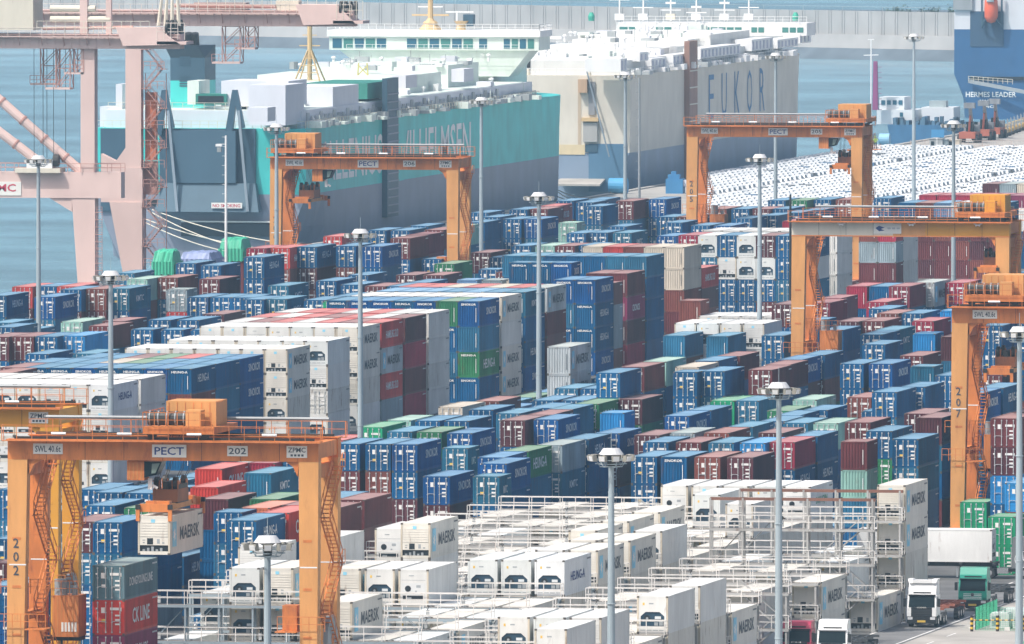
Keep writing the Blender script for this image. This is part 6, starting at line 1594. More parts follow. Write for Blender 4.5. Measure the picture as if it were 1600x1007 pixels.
for (px, X, w_, y0, y1, dp) in ((640, X1-5, 24, 118, 150, 26), (700, X1-6, 23, 102, 140, 26), (770, X1-7, 22, 88, 135, 30)): blk(px, X, w_, y0, y1, dp, supw, 'accommodation')
# bridge
Yb = at_x(832, X1, 25).y; sb = FPX/((at_x(832, X1, 25)-CAM).dot(fw)); zz_ = lambda y: H-(y+430)/sb
g = Geo(); g.box(X1-BM-1, Yb, zz_(79), X1+1, Yb+10, zz_(58)-.0, supw); g.box(X1-BM-1.3, Yb-.4, zz_(58)+.002, X1+1.3, Yb+10.4, zz_(48), whitep); br = onto(g.build('bridge', A))
g = Geo(); g.hexa([(X1-BM+6, Yb+1, zz_(120)), (X1-4, Yb+1, zz_(120)), (X1-4, Yb+9, zz_(120)), (X1-BM+6, Yb+9, zz_(120)), (X1-BM+.5, Yb+.5, zz_(79)-.002), (X1-.5, Yb+.5, zz_(79)-.002), (X1-.5, Yb+9, zz_(79)-.002), (X1-BM+.5, Yb+9, zz_(79)-.002)], supw); onto(g.build('bridge_front_house', A))
wg = [mat('bridge_glass_blue', (0.03, 0.13, 0.20), rough=.15, var=0), mat('bridge_glass_green', (0.06, 0.22, 0.20), rough=.15, var=0)]
for (i0, i1, n) in ((-32.6, -23.6, 5), (-20.5, -9.5, 6), (-8.8, -7.2, 1), (-4.8, .4, 4)):
    w_ = (i1-i0)/n
    for k in range(n): g = Geo(); g.box(X1+i0+k*w_+.15, Yb-.06, zz_(76), X1+i0+(k+1)*w_-.15, Yb-.004, zz_(61), wg[(k+int(i0)) % 2]); g.build('window', br)
g = Geo(); rail_run(g, [(X1-BM-1.2, Yb-.3, zz_(48)), (X1+1.2, Yb-.3, zz_(48)), (X1+1.2, Yb+10, zz_(48))], whitep, 1.0, 1.3, .05); rail_run(g, [(X1-BM+2, Yb-1, zz_(79)), (X1-2, Yb-1, zz_(79))], whitep, .9, 1.4, .04); g.build('bridge_railing', br)
g = Geo(); xm = X1-17.5; g.lathe([(1.9, zz_(48)), (1.2, zz_(40)), (.45, zz_(30)), (.4, zz_(-15))], (xm, Yb+5, 0), mast_y, 8); g.bar((xm-3, Yb+5, zz_(25)), (xm+3, Yb+5, zz_(25)), .2, mast_y); g.bar((xm-2, Yb+5, zz_(12)), (xm+2, Yb+5, zz_(12)), .15, whitep); g.lathe([(1.3, zz_(38)), (.9, zz_(34))], (xm, Yb+5, 0), mast_y, 8); g.build('radar_mast', br)
g = Geo(); g.lathe([(.9, zz_(48)), (.7, zz_(40)), (1.2, zz_(34))], (X1-12.5, Yb+5, 0), mast_y, 8); g.bar((X1-15, Yb+5, zz_(20)), (X1-10.5, Yb+5, zz_(20)), .15, whitep); g.box(X1-12.2, Yb+5, zz_(42), X1-10.6, Yb+7, zz_(24), slate); g.bar((X1-13, Yb+4, zz_(34)), (X1-13, Yb+4, zz_(20)), .15, whitep); g.build('radar', br)
g = Geo(); p = Vector((X1-31.6, Yb+2, zz_(48))); g.lathe([(.15, 0), (.15, .7), (.6, 1.0), (.6, 1.4), (.2, 1.8)], p, whitep, 10); g.build('satellite_dome', br)
# aft ochre lattice mast
q = on_x(484, 125, X1-14); g = Geo(); zt = q.z+8.2
for sx_ in (-1, 1):
    for s2 in (-1, 1): g.bar((q.x+sx_*2.0, q.y+s2*2.0, q.z-.3), (q.x+sx_*.25, q.y+s2*.25, q.z+4.5), .13, mast_y)
for k in range(4): f = 1-k*.22; g.path([(q.x-2*f, q.y-2*f, q.z+k*1.1), (q.x+2*f, q.y-2*f, q.z+k*1.1)], .09, mast_y)
g.bar((q.x, q.y, q.z), (q.x, q.y, zt), .38, mast_y, 8); g.bar((q.x-1.6, q.y, q.z+5.2), (q.x+1.6, q.y, q.z+5.2), .12, mast_y); g.bar((q.x-1.1, q.y, q.z+6.8), (q.x+1.1, q.y, q.z+6.8), .1, mast_y); onto(g.build('lattice_mast', A))
q = on_x(567, 118, X1-8); g = Geo()
for sx_ in (-.8, .8): g.bar((q.x+sx_, q.y, q.z), (q.x+sx_*.8, q.y, q.z+1.9), .12, mat('ladder_yellow', (.6, .55, .15))); 
g.bar((q.x-.8, q.y, q.z), (q.x+.8, q.y, q.z+1.6), .1, MATS['ladder_yellow']); g.bar((q.x+.8, q.y, q.z), (q.x-.8, q.y, q.z+1.6), .1, MATS['ladder_yellow']); onto(g.build('yellow_frame', A))
def clutter(par, x0, x1, y0, y1, z, n, seed, m_):
    r = random.Random(seed); g = Geo()
    for k in range(n):
        x = r.uniform(x0, x1); y = r.uniform(y0, y1); q = r.random()
        if q < .45: w_ = r.uniform(.6, 2.4); h_ = r.uniform(.3, 1.1); g.box(x, y, z, x+w_, y+r.uniform(.8, 4), z+h_, m_[k % len(m_)])
        elif q < .7: h_ = r.uniform(.5, 1.1); g.bar((x, y, z), (x, y, z+h_), .2, m_[0], 6); g.lathe([(.4, h_-.1), (.36, h_+.15), (.05, h_+.25)], (x, y, z), m_[0], 8)
        elif q < .85: g.bar((x, y, z), (x, y, z+r.uniform(1, 2.6)), .07, m_[-1], 4)
        else: L_ = r.uniform(3, 9); g.rail((x, y, z), (x, y+L_, z), m_[0], 1.2, 1.2, .05)
    onto(tag(g.build('deck_fittings', par), kind='stuff'))
clm = [whitep, supw, ventw, mat('fitting_grey', (.34, .37, .38), var=.3)]
clutter(A, dx+3, X1-3, Ys+8, Ys+L1-60, DK+2.7, 90, 5, clm); clutter(A, X1-28, X1-6, Ys+110, Ys+190, DK+6.0, 50, 6, clm)
clutter(A, X1-1.2, X1-.3, Ys+4, Ys+L1-50, DK+.02, 160, 7, [clm[3], clm[1]])
# --- beige car carrier
X2 = -438.5; X2 = -441.0; Y2 = at_x(985, X2, 10).y; L2 = 199; D2 = 18.3; A_ = Bs = thing('cargo_ship', 'beige car carrier ship with blue letters moored beyond the teal ship', 'ship', (X2, Y2, -3))
g = Geo(); hull(g, X2, 32, Y2, L2, [(-3, 5.6, mat('hull_blue_grey', (0.21, 0.28, 0.38), rough=.5, var=.12, scale=.2)), (5.6, D2, beige)], bow=34); onto(g.build('hull', Bs))
g = Geo(); ye0 = at_x(1107, X2, 14).y; ye1 = at_x(1197, X2, 14).y
for k, ch in enumerate('EUKOR'):
    y = ye0+(ye1-ye0-7)*k/4; put_text(g, ch, mat('ship_letter_blue', (0.05, 0.18, 0.38), var=0), 5.2, 7.4, (X2+.06, y, 9.3), (0, 1, 0), (0, 0, 1), -.005)
onto(g.build('hull_lettering', Bs))
g = Geo(); y = at_x(1069, X2, 14).y; g.box(X2, y, -1, X2+.9, y+8, D2+4.6, rustb)
for k in range(7): g.box(X2+.9, y+.3, 1+k*2.8, X2+1.0, y+7.7, 1.2+k*2.8, beige)
onto(g.build('side_ramp_housing', Bs))
def blk2(px, w_, py0, py1, dp, m, name='deck_house', X=None):
    global A_
    return blk(px, X2-.2 if X is None else X, w_, py0, py1, dp, m, name, Bs)
g = Geo(); g.box(X2-31, Y2+2, D2, X2-1.5, Y2+L2-40, D2+2.4, mat('superstructure_cool_white', (0.70, 0.71, 0.69), var=.08, rust=.3)); onto(g.build('weather_deck_house', Bs))
g = Geo(); rail_run(g, [(X2-31.8, Y2+.2, D2), (X2-.1, Y2+.2, D2), (X2-.1, Y2+L2-36, D2)], whitep, 1.1, 1.8, .06)
onto(g.build('deck_railing', Bs))
for (px, w_, y0, y1, dp) in ((970, 6, 92, 112, 6), (1000, 2.5, 82, 96, 8), (1018, 2, 92, 110, 14), (1052, 2, 86, 104, 14), (1095, 3, 76, 92, 40), (1175, 3, 62, 80, 22), (1215, 3, 62, 76, 22), (1250, 3, 53, 68, 12)):
    o = blk2(px, w_, y0, y1, dp, whitep, 'vent_house'); 
    g = Geo(); q = at_x(px, X2-.2, 20)
    n = max(2, int(dp/3.4)); s_ = FPX/((q-CAM).dot(fw)); za = H-(y1+428)/s_; zb = H-(y0+433)/s_
    for k in range(n): g.box(X2-.2, q.y+.5+k*dp/n, za, X2-.12, q.y+.5+k*dp/n+1.3, zb, mat('louvre_grey', (.45, .46, .55), var=.05))
    onto(g.build('vent_louvre', Bs))
for (px, X, w_, y0, y1, dp) in ((965, X2-3, 27, 104, 124, 50), (985, X2-6, 20, 92, 106, 40), (1030, X2-4, 24, 76, 96, 40), (1075, X2-6, 20, 62, 78, 30), (1110, X2-4, 23, 54, 78, 40)): blk2(px, w_, y0, y1, dp, mat('superstructure_cool_white', (0.70, 0.71, 0.69), var=.08, rust=.3), 'accommodation', X)
Yc = at_x(1252, X2, 24).y; s_ = FPX/((at_x(1252, X2, 24)-CAM).dot(fw)); zc = lambda y: H-(y+430)/s_
g = Geo(); g.box(X2-33, Yc, zc(56), X2+1, Yc+9, zc(36), whitep); br = onto(g.build('bridge', Bs)); 
for i0, i1, n in ((-32.5, -27.5, 3), (-26, -23, 2), (-20.5, -10.5, 7), (-9, -6.5, 2), (-3.5, .5, 3)):
    w_ = (i1-i0)/n
    for k in range(n): g = Geo(); g.box(X2+i0+k*w_+.12, Yc-.06, zc(51), X2+i0+(k+1)*w_-.12, Yc-.004, zc(43), wg[1]); g.build('window', br)
g = Geo(); rail_run(g, [(X2-33, Yc-.2, zc(36)), (X2+1, Yc-.2, zc(36))], whitep, 1.1, 1.4, .06); g.build('bridge_railing', br)
for (px_, h_) in ((968, 9), (1005, 6), (1048, 5), (1088, 4), (1132, 5), (1170, 6)):
    q = on_y(px_, 36, Yc+4); g = Geo(); g.bar((q.x, q.y, q.z-.5), (q.x, q.y, q.z+h_), .16, whitep); g.bar((q.x-1.8, q.y, q.z+h_*.45), (q.x+1.8, q.y, q.z+h_*.45), .12, whitep); g.bar((q.x-.9, q.y, q.z+h_*.7), (q.x+.9, q.y, q.z+h_*.7), .25, whitep); g.box(q.x-.8, q.y-.5, q.z+.5, q.x+.8, q.y+.5, q.z+1.6, cream if px_ in (1048,) else whitep); g.build('antenna_mast', br)
for px_ in (924, 1243): q = on_y(px_, 33, Yc+2); g = Geo(); g.lathe([(.5, 0), (.6, .8), (.3, 1.5)], q, mat('dome_green', (.04, .36, .26)), 10); g.build('signal_lamp', br)
clutter(Bs, X2-30, X2-3, Y2+3, Y2+L2-45, D2+2.4, 90, 8, clm); clutter(Bs, X2-28, X2-4, Y2+20, Y2+150, D2+4.6, 50, 9, clm); clutter(Bs, X2-1.3, X2-.3, Y2+2, Y2+L2-40, D2+.02, 140, 10, [clm[0], clm[3]])
# stern details of the beige ship
def sy2(px, py): return on_y(px, py, Y2)
def pan2(px0, py0, px1, py1, m, t, name): a, b = sy2(px0, py0), sy2(px1, py1); g = Geo(); g.box(a.x, Y2-t, b.z, b.x, Y2-.01, a.z, m); return onto(g.build(name, Bs))
pan2(800, 226, 914, 242, mat('stern_cream_band', (0.62, 0.52, 0.33), var=.1), .1, 'painted_band')
pan2(905, 124, 919, 145, mat('stern_rust_box', (0.50, 0.34, 0.22), var=.2), 1.2, 'ramp_winch_house'); pan2(920, 128, 930, 180, mat('stern_shaft', (.26, .27, .29), var=.2), .3, 'ramp_slot'); pan2(912, 192, 934, 222, mat('stern_door', (0.38, 0.38, 0.37), var=.1), .6, 'pilot_door'); pan2(910, 184, 936, 190, mast_y, 1.0, 'pilot_platform'); pan2(915, 226, 934, 238, slate, .3, 'stern_opening'); pan2(903, 145, 908, 230, mat('rust_streak', (0.50, 0.40, 0.29), var=.1), .05, 'rust_streak')
a, b = sy2(918, 112), sy2(955, 245); g = Geo(); g.bar((a.x, Y2-.6, a.z), (b.x, Y2-1.8, b.z), .16, mat('wire_grey', (.2, .25, .3)), 4); onto(g.build('ramp_wires', Bs))
for px_ in (822, 917): q = sy2(px_, 98); g = Geo(); g.bar((q.x, Y2+2, q.z-3.6), (q.x, Y2+2, q.z-.7), .4, cream, 8, .25); g.bar((q.x, Y2+2, q.z-.9), (q.x, Y2+2, q.z+.5), .35, grease, 8); onto(g.build('deck_post', Bs))
pan2(920, 225, 980, 300, mat('stern_quarter_blue', (0.07, 0.17, 0.28), var=.1), .15, 'quarter_panel')
# quarter ramp lowered onto the quay with the pontoon
p0 = at(872, 292); g = Geo(); a = at(868, 292, 0); b = at(962, 290, 0)
g.hexa([(a.x, a.y-6, .3), (b.x, a.y-6, .3), (b.x-1, a.y+14, 2.2), (a.x+2, a.y+14, 2.2), (a.x, a.y-6, .6), (b.x, a.y-6, .6), (b.x-1, a.y+14, 2.7), (a.x+2, a.y+14, 2.7)], conc)
rp = g.build('ship_ramp'); tag(rp, 'pale loading ramp plate lowered behind the beige ship stern', 'ramp')
q = at(952, 303); g = Geo(); g.bar((q.x, q.y, 1.3), (q.x+3.0, q.y, 1.3), 1.25, mat('tank_blue', (0.08, 0.35, 0.62), var=.06), 18); g.box(q.x+.2, q.y-.8, .004, q.x+.5, q.y+.8, .5, steelg); g.box(q.x+2.4, q.y-.8, .004, q.x+2.7, q.y+.8, .5, steelg); tag(g.build('storage_tank'), 'bright blue cylinder tank lying on the quay by the beige ship', 'tank')
q = at(1040, 303); g = Geo(); bl = mat('kiosk_blue', (0.04, 0.20, 0.42), var=.15); g.box(q.x, q.y, 0, q.x+2.8, q.y+2.4, 2.4, bl); g.box(q.x+.3, q.y+.3, 2.4, q.x+2.2, q.y+2, 3.1, bl); g.box(q.x+.8, q.y+.6, 3.1, q.x+1.6, q.y+1.6, 3.6, bl); g.box(q.x+2.8, q.y+.6, 1.2, q.x+3.3, q.y+2, 2.2, ventw); tag(g.build('mooring_winch'), 'blue winch unit standing on the quay left of crane 205', 'winch')
# --- navy car carrier at the upper right
X3 = -441.5; Y3 = at_x(1738, X3, 0).y; A_ = Cs = thing('cargo_ship', 'navy blue car carrier ship stern with orange lifeboat at the upper right corner', 'ship', (X3, Y3, -3))
g = Geo(); hull(g, X3, 32, Y3, 190, [(-3, 15.0, navy), (15.0, 24, mat('hull_pale_grey', (0.60, 0.62, 0.66), var=.05))], bow=40); onto(g.build('hull', Cs))
def pan3(px0, py0, px1, py1, m, t, name, off=0.0): a, b = on_y(px0, py0, Y3), on_y(px1, py1, Y3); g = Geo(); g.box(a.x, Y3-off-t, b.z, b.x, Y3-off-.01, a.z, m); return onto(g.build(name, Cs))
pan3(1516, 18, 1568, 73, mat('stern_recess', (0.03, 0.075, 0.14)), .15, 'lifeboat_recess'); pan3(1490, -20, 1520, 16, steelg, .6, 'stern_deck'); pan3(1516, 120, 1600, 126, black, .3, 'mooring_slot')
a, b = on_y(1515, 127, Y3), on_y(1640, 150, Y3); g = Geo(); g.bar((a.x, Y3-1, a.z), (b.x, Y3-4, b.z), .5, steelg); g.rail((a.x, Y3-1.5, a.z), (a.x+9, Y3-2, a.z-.6), cream, 1.0, 1, .06); onto(g.build('gangway', Cs))
for (s, x0, x1_, y0, y1) in (('HERMES LEADER', 1509, 1588, 144, 152), ('NASSAU', 1531, 1560, 156, 161), ('IMO', 1536, 1554, 165, 169)):
    a, b = on_y(x0, y1, Y3), on_y(x1_, y0, Y3); g = Geo(); put_text(g, s, wtext, b.x-a.x, b.z-a.z, (a.x, Y3-.05, a.z), bold=.02); onto(g.build('stern_lettering', Cs))
lb = mat('lifeboat_orange', (0.70, 0.12, 0.05), rough=.4, var=.05); a = on_y(1551, 14, Y3); g = Geo()
prof = [(0.0, -2.9), (.9, -2.6), (1.35, -1.6), (1.4, 0), (1.3, 1.6), (.8, 2.8), (0, 3.2)]
g.lathe(prof, (a.x, Y3-1.9, a.z), lb, 12); g.box(a.x-.7, Y3-3.5, a.z+1.4, a.x+.7, Y3-2.6, a.z+2.6, whitep); onto(g.build('lifeboat', Cs, True))
for s_ in (-1, 1): g = Geo(); g.bar((a.x+s_*2.0, Y3-1, a.z-3.8), (a.x+s_*2.0, Y3-1, a.z+3), .25, slate); g.bar((a.x+s_*2.0, Y3-1, a.z-3.8), (a.x+s_*1.2, Y3-2.4, a.z-2.2), .2, slate); onto(g.build('lifeboat_davit', Cs))
# --- harbour tug, workboat
X4 = -444.0; q = at_x(1500, X4, 0); A_ = T_ = thing('tug_boat', 'small white harbour tug behind the car park with a purple deck crane', 'tug', (X4-8, q.y, -3)); Y4 = q.y
g = Geo(); hull(g, X4, 15, Y4, 34, [(-3, .6, mat('tug_hull_blue', (.03, .12, .24), var=.2))], bow=12); onto(g.build('hull', T_))
def pan4(px0, py0, px1, py1, m, dp, name, yo=0): a, b = on_y(px0, py0, Y4+yo), on_y(px1, py1, Y4+yo); g = Geo(); g.box(a.x, Y4+yo, max(b.z, .6), b.x, Y4+yo+dp, a.z, m); return onto(g.build(name, T_))
tw = mat('tug_white', (.66, .70, .73), var=.06)
h1 = pan4(1370, 172, 1430, 212, tw, 12, 'deck_house', 4); h2 = pan4(1374, 152, 1413, 172, tw, 8, 'wheelhouse', 5); pan4(1440, 168, 1490, 205, tw, 8, 'aft_house', 8); pan4(1452, 158, 1478, 168, mat('tug_grey', (.3, .36, .38), var=.2), 3, 'canopy', 9)
for k in range(4): a, b = on_y(1377+k*9, 157, Y4+5), on_y(1383+k*9, 164, Y4+5); g = Geo(); g.box(a.x, Y4+4.9, b.z, b.x, Y4+4.99, a.z, wg[0]); o = onto(g.build('window', T_))
for (x_, y_) in ((1406, 176), (1398, 196)): a = on_y(x_, y_, Y4+4); g = Geo(); g.box(a.x, Y4+3.9, a.z-.8, a.x+.6, Y4+3.99, a.z, wg[0]); onto(g.build('window', T_))
a, b, c = on_y(1368, 172, Y4+2), on_y(1368, 96, Y4+2), on_y(1361, 62, Y4+2); pm = mat('crane_plum', (.24, .05, .16), var=.1)
g = Geo(); g.bar(a, b, .75, pm, 4, .5)
for k in range(9): z = a.z+k*1.0; g.bar((a.x, a.y, z), (a.x+1.2, a.y, z+.1), .07, pm)
onto(g.build('plum_crane_column', T_)); g = Geo(); g.bar((c.x, c.y, .6), (c.x, c.y, c.z), .14, whitep); g.bar((c.x-1.4, c.y, c.z-3), (c.x+1.4, c.y, c.z-2.9), .12, whitep); g.bar((c.x-.6, c.y, c.z), (c.x+.6, c.y, c.z), .12, whitep); onto(g.build('signal_mast', T_))
g = Geo(); r_ = random.Random(4)
for k in range(40): x = r_.uniform(-14, -1); g.box(X4+x+.5, Y4+r_.uniform(0, 4), .6, X4+x+1.1, Y4+5, .9+r_.random()*1.3, mat('deck_clutter', (.06, .13, .2), var=.5))
onto(tag(g.build('deck_gear', T_), kind='stuff'))
# mooring ropes
ropem = mat('mooring_rope', (0.60, 0.56, 0.47), rough=.8, var=.1)
def rope(a, b, sag, lab, grp):
    a = Vector(a); b = Vector(b); g = Geo(); pts = [a.lerp(b, k/14)-Vector((0, 0, sag*4*(k/14)*(1-k/14))) for k in range(15)]
    g.path(pts, .09, ropem, 5); tag(g.build('mooring_rope'), lab, 'rope', grp)
for k, (x, y, x2, y2) in enumerate(((231, 329, 312, 392), (238, 328, 316, 380), (205, 334, 300, 388), (212, 340, 308, 396))):
    a = on_y(x, y, Ys-1); b = at(x2, y2+6, 0); rope(a, (max(b.x, QX+.5), b.y, .3), .8, '%s mooring rope slanting from the teal ship stern to the quay' % ['uppermost', 'second', 'third', 'lowest'][k], 'mooring ropes of the teal ship')
for k, (x, y, x2, y2) in enumerate(((851, 286, 945, 316), (846, 294, 930, 320), (858, 288, 915, 318))):
    a = on_x(x, y, X1-6); b = at(x2, y2, 0); rope(a, (max(b.x, QX+.5), b.y, .3), .8, '%s mooring rope running from the teal bow to the quay' % ['uppermost', 'middle', 'lowest'][k], 'mooring ropes at the teal bow')
# ------------------------------------------------------------------ breakwater, trees
bwc = mat('breakwater_concrete', (0.36, 0.36, 0.36), rough=.85, var=.12, scale=.08, rust=.25, rustcol=(.30, .27, .25))
bwd = mat('breakwater_dark', (0.10, 0.13, 0.16), rough=.85, var=.2, scale=.1)  # darker blue-grey for the lower slope and the bank behind
a = at(-330, 60, -3); b = at(1760, 102, -3); d = (b-a); n_ = Vector((-d.y, d.x, 0)).normalized()
def bw(s, off, z): return a+d*s+n_*off+Vector((0, 0, z))
g = Geo()
g.hexa([bw(0, -2, -.5), bw(1, -2, -.5), bw(1, 22, -.5), bw(0, 22, -.5), bw(0, 2.5, 2.6), bw(1, 2.5, 2.6), bw(1, 18, 2.6), bw(0, 18, 2.6)], bwd); g.hexa([bw(0, 2.6, 2.61), bw(1, 2.6, 2.61), bw(1, 16, 2.61), bw(0, 16, 2.61), bw(0, 3.2, 5.8), bw(1, 3.2, 5.8), bw(1, 14, 5.8), bw(0, 14, 5.8)], bwc)
t_ = thing('breakwater', 'long concrete breakwater with a panelled parapet wall crossing the bay', 'breakwater', (0, 0, 0)); g.build('base', t_)
L_ = d.length; npan = int(L_/4.2); PB = Geo(); PB.box(.06, 0, 0, 4.14, .9, 5.6, bwc); PB.box(.6, -.12, 0, .8, 0, 5.6, bwc); me = PB.mesh('wall_panel'); ang = math.atan2(d.y, d.x)
vis = [k for k in range(npan) if -20 < 800+FPX*((bw(k/npan, 4, 8)-CAM).dot(rt))/((bw(k/npan, 4, 8)-CAM).dot(fw)) < 1500]
G2 = Geo(); cnt = 0
for k in range(npan):
    p = bw(k/npan, 4.2, 5.8+0.0)
    if k in vis and cnt < 300: o = link('wall_panel', me, t_, p); o.rotation_euler = (0, 0, ang); cnt += 1
    else: G2.add(PB.v, PB.f, PB.m, PB.mats, off=p, R=Matrix.Rotation(ang, 3, 'Z'))
if G2.f: tag(G2.build('wall_panels', t_), kind='stuff')
g = Geo()
for k in range(0, npan, 3): p = bw(k/npan, 4.4, 11.4); g.bar(p, p+Vector((0, 0, 1.0)), .07, steelg)
g.bar(bw(0, 4.4, 12.4), bw(1, 4.4, 12.4), .06, steelg); g.build('wall_railing', t_)
leafm = mat('leaf_green', (0.05, 0.085, 0.04), rough=.7, var=.5, scale=.9, streak=False)
leafd = mat('leaf_dark', (0.03, 0.055, 0.03), rough=.7, var=.4, scale=.9, streak=False); bark = mat('bark', (0.1, 0.08, 0.06), var=.2)
tr_ = random.Random(8)
for k, (px, py) in enumerate(((1393, 16), (1404, 14), (1417, 17), (1444, 16), (1461, 14), (1488, 15), (1499, 12))):
    dd = 3720; r = fw + rt*((px-800)/FPX) - upv*((py+7-503.5)/FPX); p = CAM+r*dd; t = thing('tree', '%s of the small trees growing behind the breakwater wall' % ['leftmost', 'second', 'third', 'fourth', 'fifth', 'sixth', 'rightmost'][k], 'tree', (p.x, p.y, p.z-4), 'small trees behind the breakwater')
    g = Geo(); g.bar((0, 0, 0), (.1, 0, 3.6), .16, bark, 6, .08); g.bar((.05, 0, 2.6), (.9, .2, 4.2), .08, bark, 5, .04); g.bar((.05, 0, 2.4), (-.8, -.3, 4.0), .08, bark, 5, .04); g.build('trunk', t)
    g = Geo()
    for q in range(150):
        th = tr_.uniform(0, 6.28); rr = tr_.random()**.5*1.7*(1+.3*math.sin(th*2+k)); z = 4.4+tr_.gauss(0, .65); c = Vector((rr*math.cos(th), rr*math.sin(th)*.8, z)); s = tr_.uniform(.12, .3)
        u = Vector((tr_.uniform(-1, 1), tr_.uniform(-1, 1), tr_.uniform(-1, 1))).normalized(); v = u.orthogonal().normalized()
        g.poly([c+u*s, c+v*s*.7, c-u*s, c-v*s*.7], leafm if q % 3 else leafd)
    g.build('crown', t)
g = Geo(); p = at(1395, 24, 3); g.box(p.x-40, p.y+90, -3, p.x+90, p.y+125, 2.0, bwd); tag(g.build('terrain'), kind='structure')
# ------------------------------------------------------------------ car park
def car_geo(m):
    g = Geo(); W = .98
    prof = [(-2.2, .35), (2.2, .35), (2.25, .72), (1.9, .88), (1.0, .98), (.45, 1.45), (-1.1, 1.47), (-1.75, 1.0), (-2.2, .92)]
    k = len(g.v); n = len(prof); i = g.mi(m); film = mat('car_window_film', (.26, .31, .35), rough=.3, var=0); ig = g.mi(film)
    for x in (-W, W):
        for (y, z) in prof: g.v.append((x*(.82 if z > 1.2 else 1), y, z))
    for j in range(n):
        q = (k+j, k+(j+1) % n, k+n+(j+1) % n, k+n+j)[::-1]; g.f.append(q); g.m.append(ig if j == 4 else i)
    g.f.append(tuple(k+j for j in range(n))); g.m.append(i); g.f.append(tuple(k+n+j for j in range(n))[::-1]); g.m.append(i)
    g.poly([(-.5, -1.29, 1.38), (.5, -1.29, 1.38), (.54, -1.50, 1.23), (-.54, -1.50, 1.23)], film)
    for x in (-W-.005, W+.005): g.poly([(x, .95, 1.0), (x*.84, .42, 1.38), (x*.84, -1.05, 1.4), (x, -1.6, 1.02)], film)
    for x in (-W+.12, W-.12):
        for y in (-1.35, 1.35): g.bar((x-.13, y, .33), (x+.13, y, .33), .33, dark, 8)
    return g
carc = [('white', (0.66, .68, .70)), ('white', (.56, .59, .62)), ('silver', (.42, .44, .46)), ('dark grey', (.05, .055, .06)), ('blue', (.05, .12, .22))]
CG = [(nm, car_geo(mat('car_paint_'+str(i), c, rough=.3, var=0))) for i, (nm, c) in enumerate(carc)]
occ = [(x, y, 12.2 if L == 4 else 6.1) for x, y, L, f_, h_, c_, l_ in STACKS if y > 2250]
cr_ = random.Random(2); cars = []
for i in range(43):
    X = -433.5+i*2.42; Y = 2318 + (i*7 % 5)
    if i % 12 == 8: continue
    while Y < 2696:
        if not any(x-1.3 < X < x+3.8 and y-3 < Y < y+l+3 for x, y, l in occ):
            v_ = Vector((X, Y, 0))-CAM; s = FPX/v_.dot(fw); px = 800+v_.dot(rt)*s; py = 503.5-v_.dot(upv)*s
            ci = cr_.choices((0, 1, 2, 3, 4), (52, 40, 4, 2, 2))[0]
            if px > 1088: cars.append((-s if 1075 < px < 1600 and py < 306 and not (1230 < px < 1600 and py > 330) else 0, X+cr_.uniform(-.12, .12), Y+cr_.uniform(-.15, .15), ci))
        Y += 4.72+cr_.uniform(0, .06)
ONES = 'zero one two three four five six seven eight nine ten eleven twelve thirteen fourteen fifteen sixteen seventeen eighteen nineteen'.split(); TENS = 'twenty thirty forty fifty sixty seventy eighty ninety'.split()
def num(n): return ONES[n] if n < 20 else TENS[n//10-2]+('' if n % 10 == 0 else '-'+ONES[n % 10])
cars.sort(); G3 = Geo(); cm = [g_.mesh('parked_car') for _, g_ in CG]
for k, (s, X, Y, ci) in enumerate(cars):
    if k < 300 and s < 0: tag(link('parked_car', cm[ci], None, (X, Y, 0.006)), '%s new car, row %s from the quay edge, %s from its near end' % (CG[ci][0], num(int(round((X+433.5)/2.42))+1), num(int(round((Y-2318)/4.75))+1)), 'car', 'new cars parked in rows on the quay')
    else: gg = CG[ci][1]; G3.add(gg.v, gg.f, gg.m, gg.mats, off=(X, Y, .006))
tag(G3.build('parked_cars_beyond'), 'hundreds of white new cars in tight rows filling the quay', 'cars', kind='stuff')
# fence and huts beyond the cars
g = Geo(); fm = mat('fence_rose', (.46, .36, .32), var=.1)
t = thing('fence', 'low mesh fence along the far side of the car park', 'fence', (-430, 2712, 0)); 
for k in range(40): g.bar((k*2.6, 0, 0), (k*2.6, 0, 1.8), .05, fm)
g.build('fence_posts', t); g = Geo()
for z in (.3, .9, 1.75): g.bar((0, 0, z), (104, 0, z), .04, fm)
for k in range(260): g.bar((k*.4, 0, .1), (k*.4, 0, 1.75), .018, fm, 3)
tag(g.build('mesh', t), kind='stuff')
for k, (px, py, w_, h_, c_) in enumerate(((1452, 237, 2.4, 2.2, 'Y'), (1466, 237, 1.8, 2.0, 'y'), (1480, 237, 2.2, 2.0, 'a'))):
    q = at(px, py, 0); g = Geo(); g.box(0, 0, 0, w_, 2.4, h_, paint(c_)); g.box(.3, -.03, 0.1, .9, -.002, 1.8, glass); g.box(-.1, -.1, h_, w_+.1, 2.5, h_+.12, paint(c_)); o = g.build('site_hut'); o.location = (q.x, q.y, 0.006); tag(o, '%s small hut at the far car park fence' % ['pale grey', 'darker grey', 'cream'][k], 'hut')
q = at(1464, 238, 0); t = thing('sign_board', 'bright blue rectangular board on a post beyond the cars', 'sign', (q.x, q.y, 0)); g = Geo(); g.bar((0, 0, 0), (0, 0, 2.7), .08, whitep); g.build('post', t); g = Geo(); g.box(-1, -.06, 2.6, 1.3, .06, 4.0, mat('board_blue', (.05, .25, .5), var=.05)); g.build('board', t)
q = at(1374, 228, 0); g = Geo(); g.bar((0, 0, 1.2), (1.9, 0, 1.2), 1.0, mat('tank_pale_blue', (.25, .48, .68), var=.05), 16); g.box(.1, -.6, 0, .4, .6, .4, steelg); g.box(1.4, -.6, 0, 1.7, .6, .4, steelg); o = g.build('fuel_tank'); o.location = (q.x, q.y, 0.006); tag(o, 'pale blue round tank at the far quay beside the tug', 'tank')
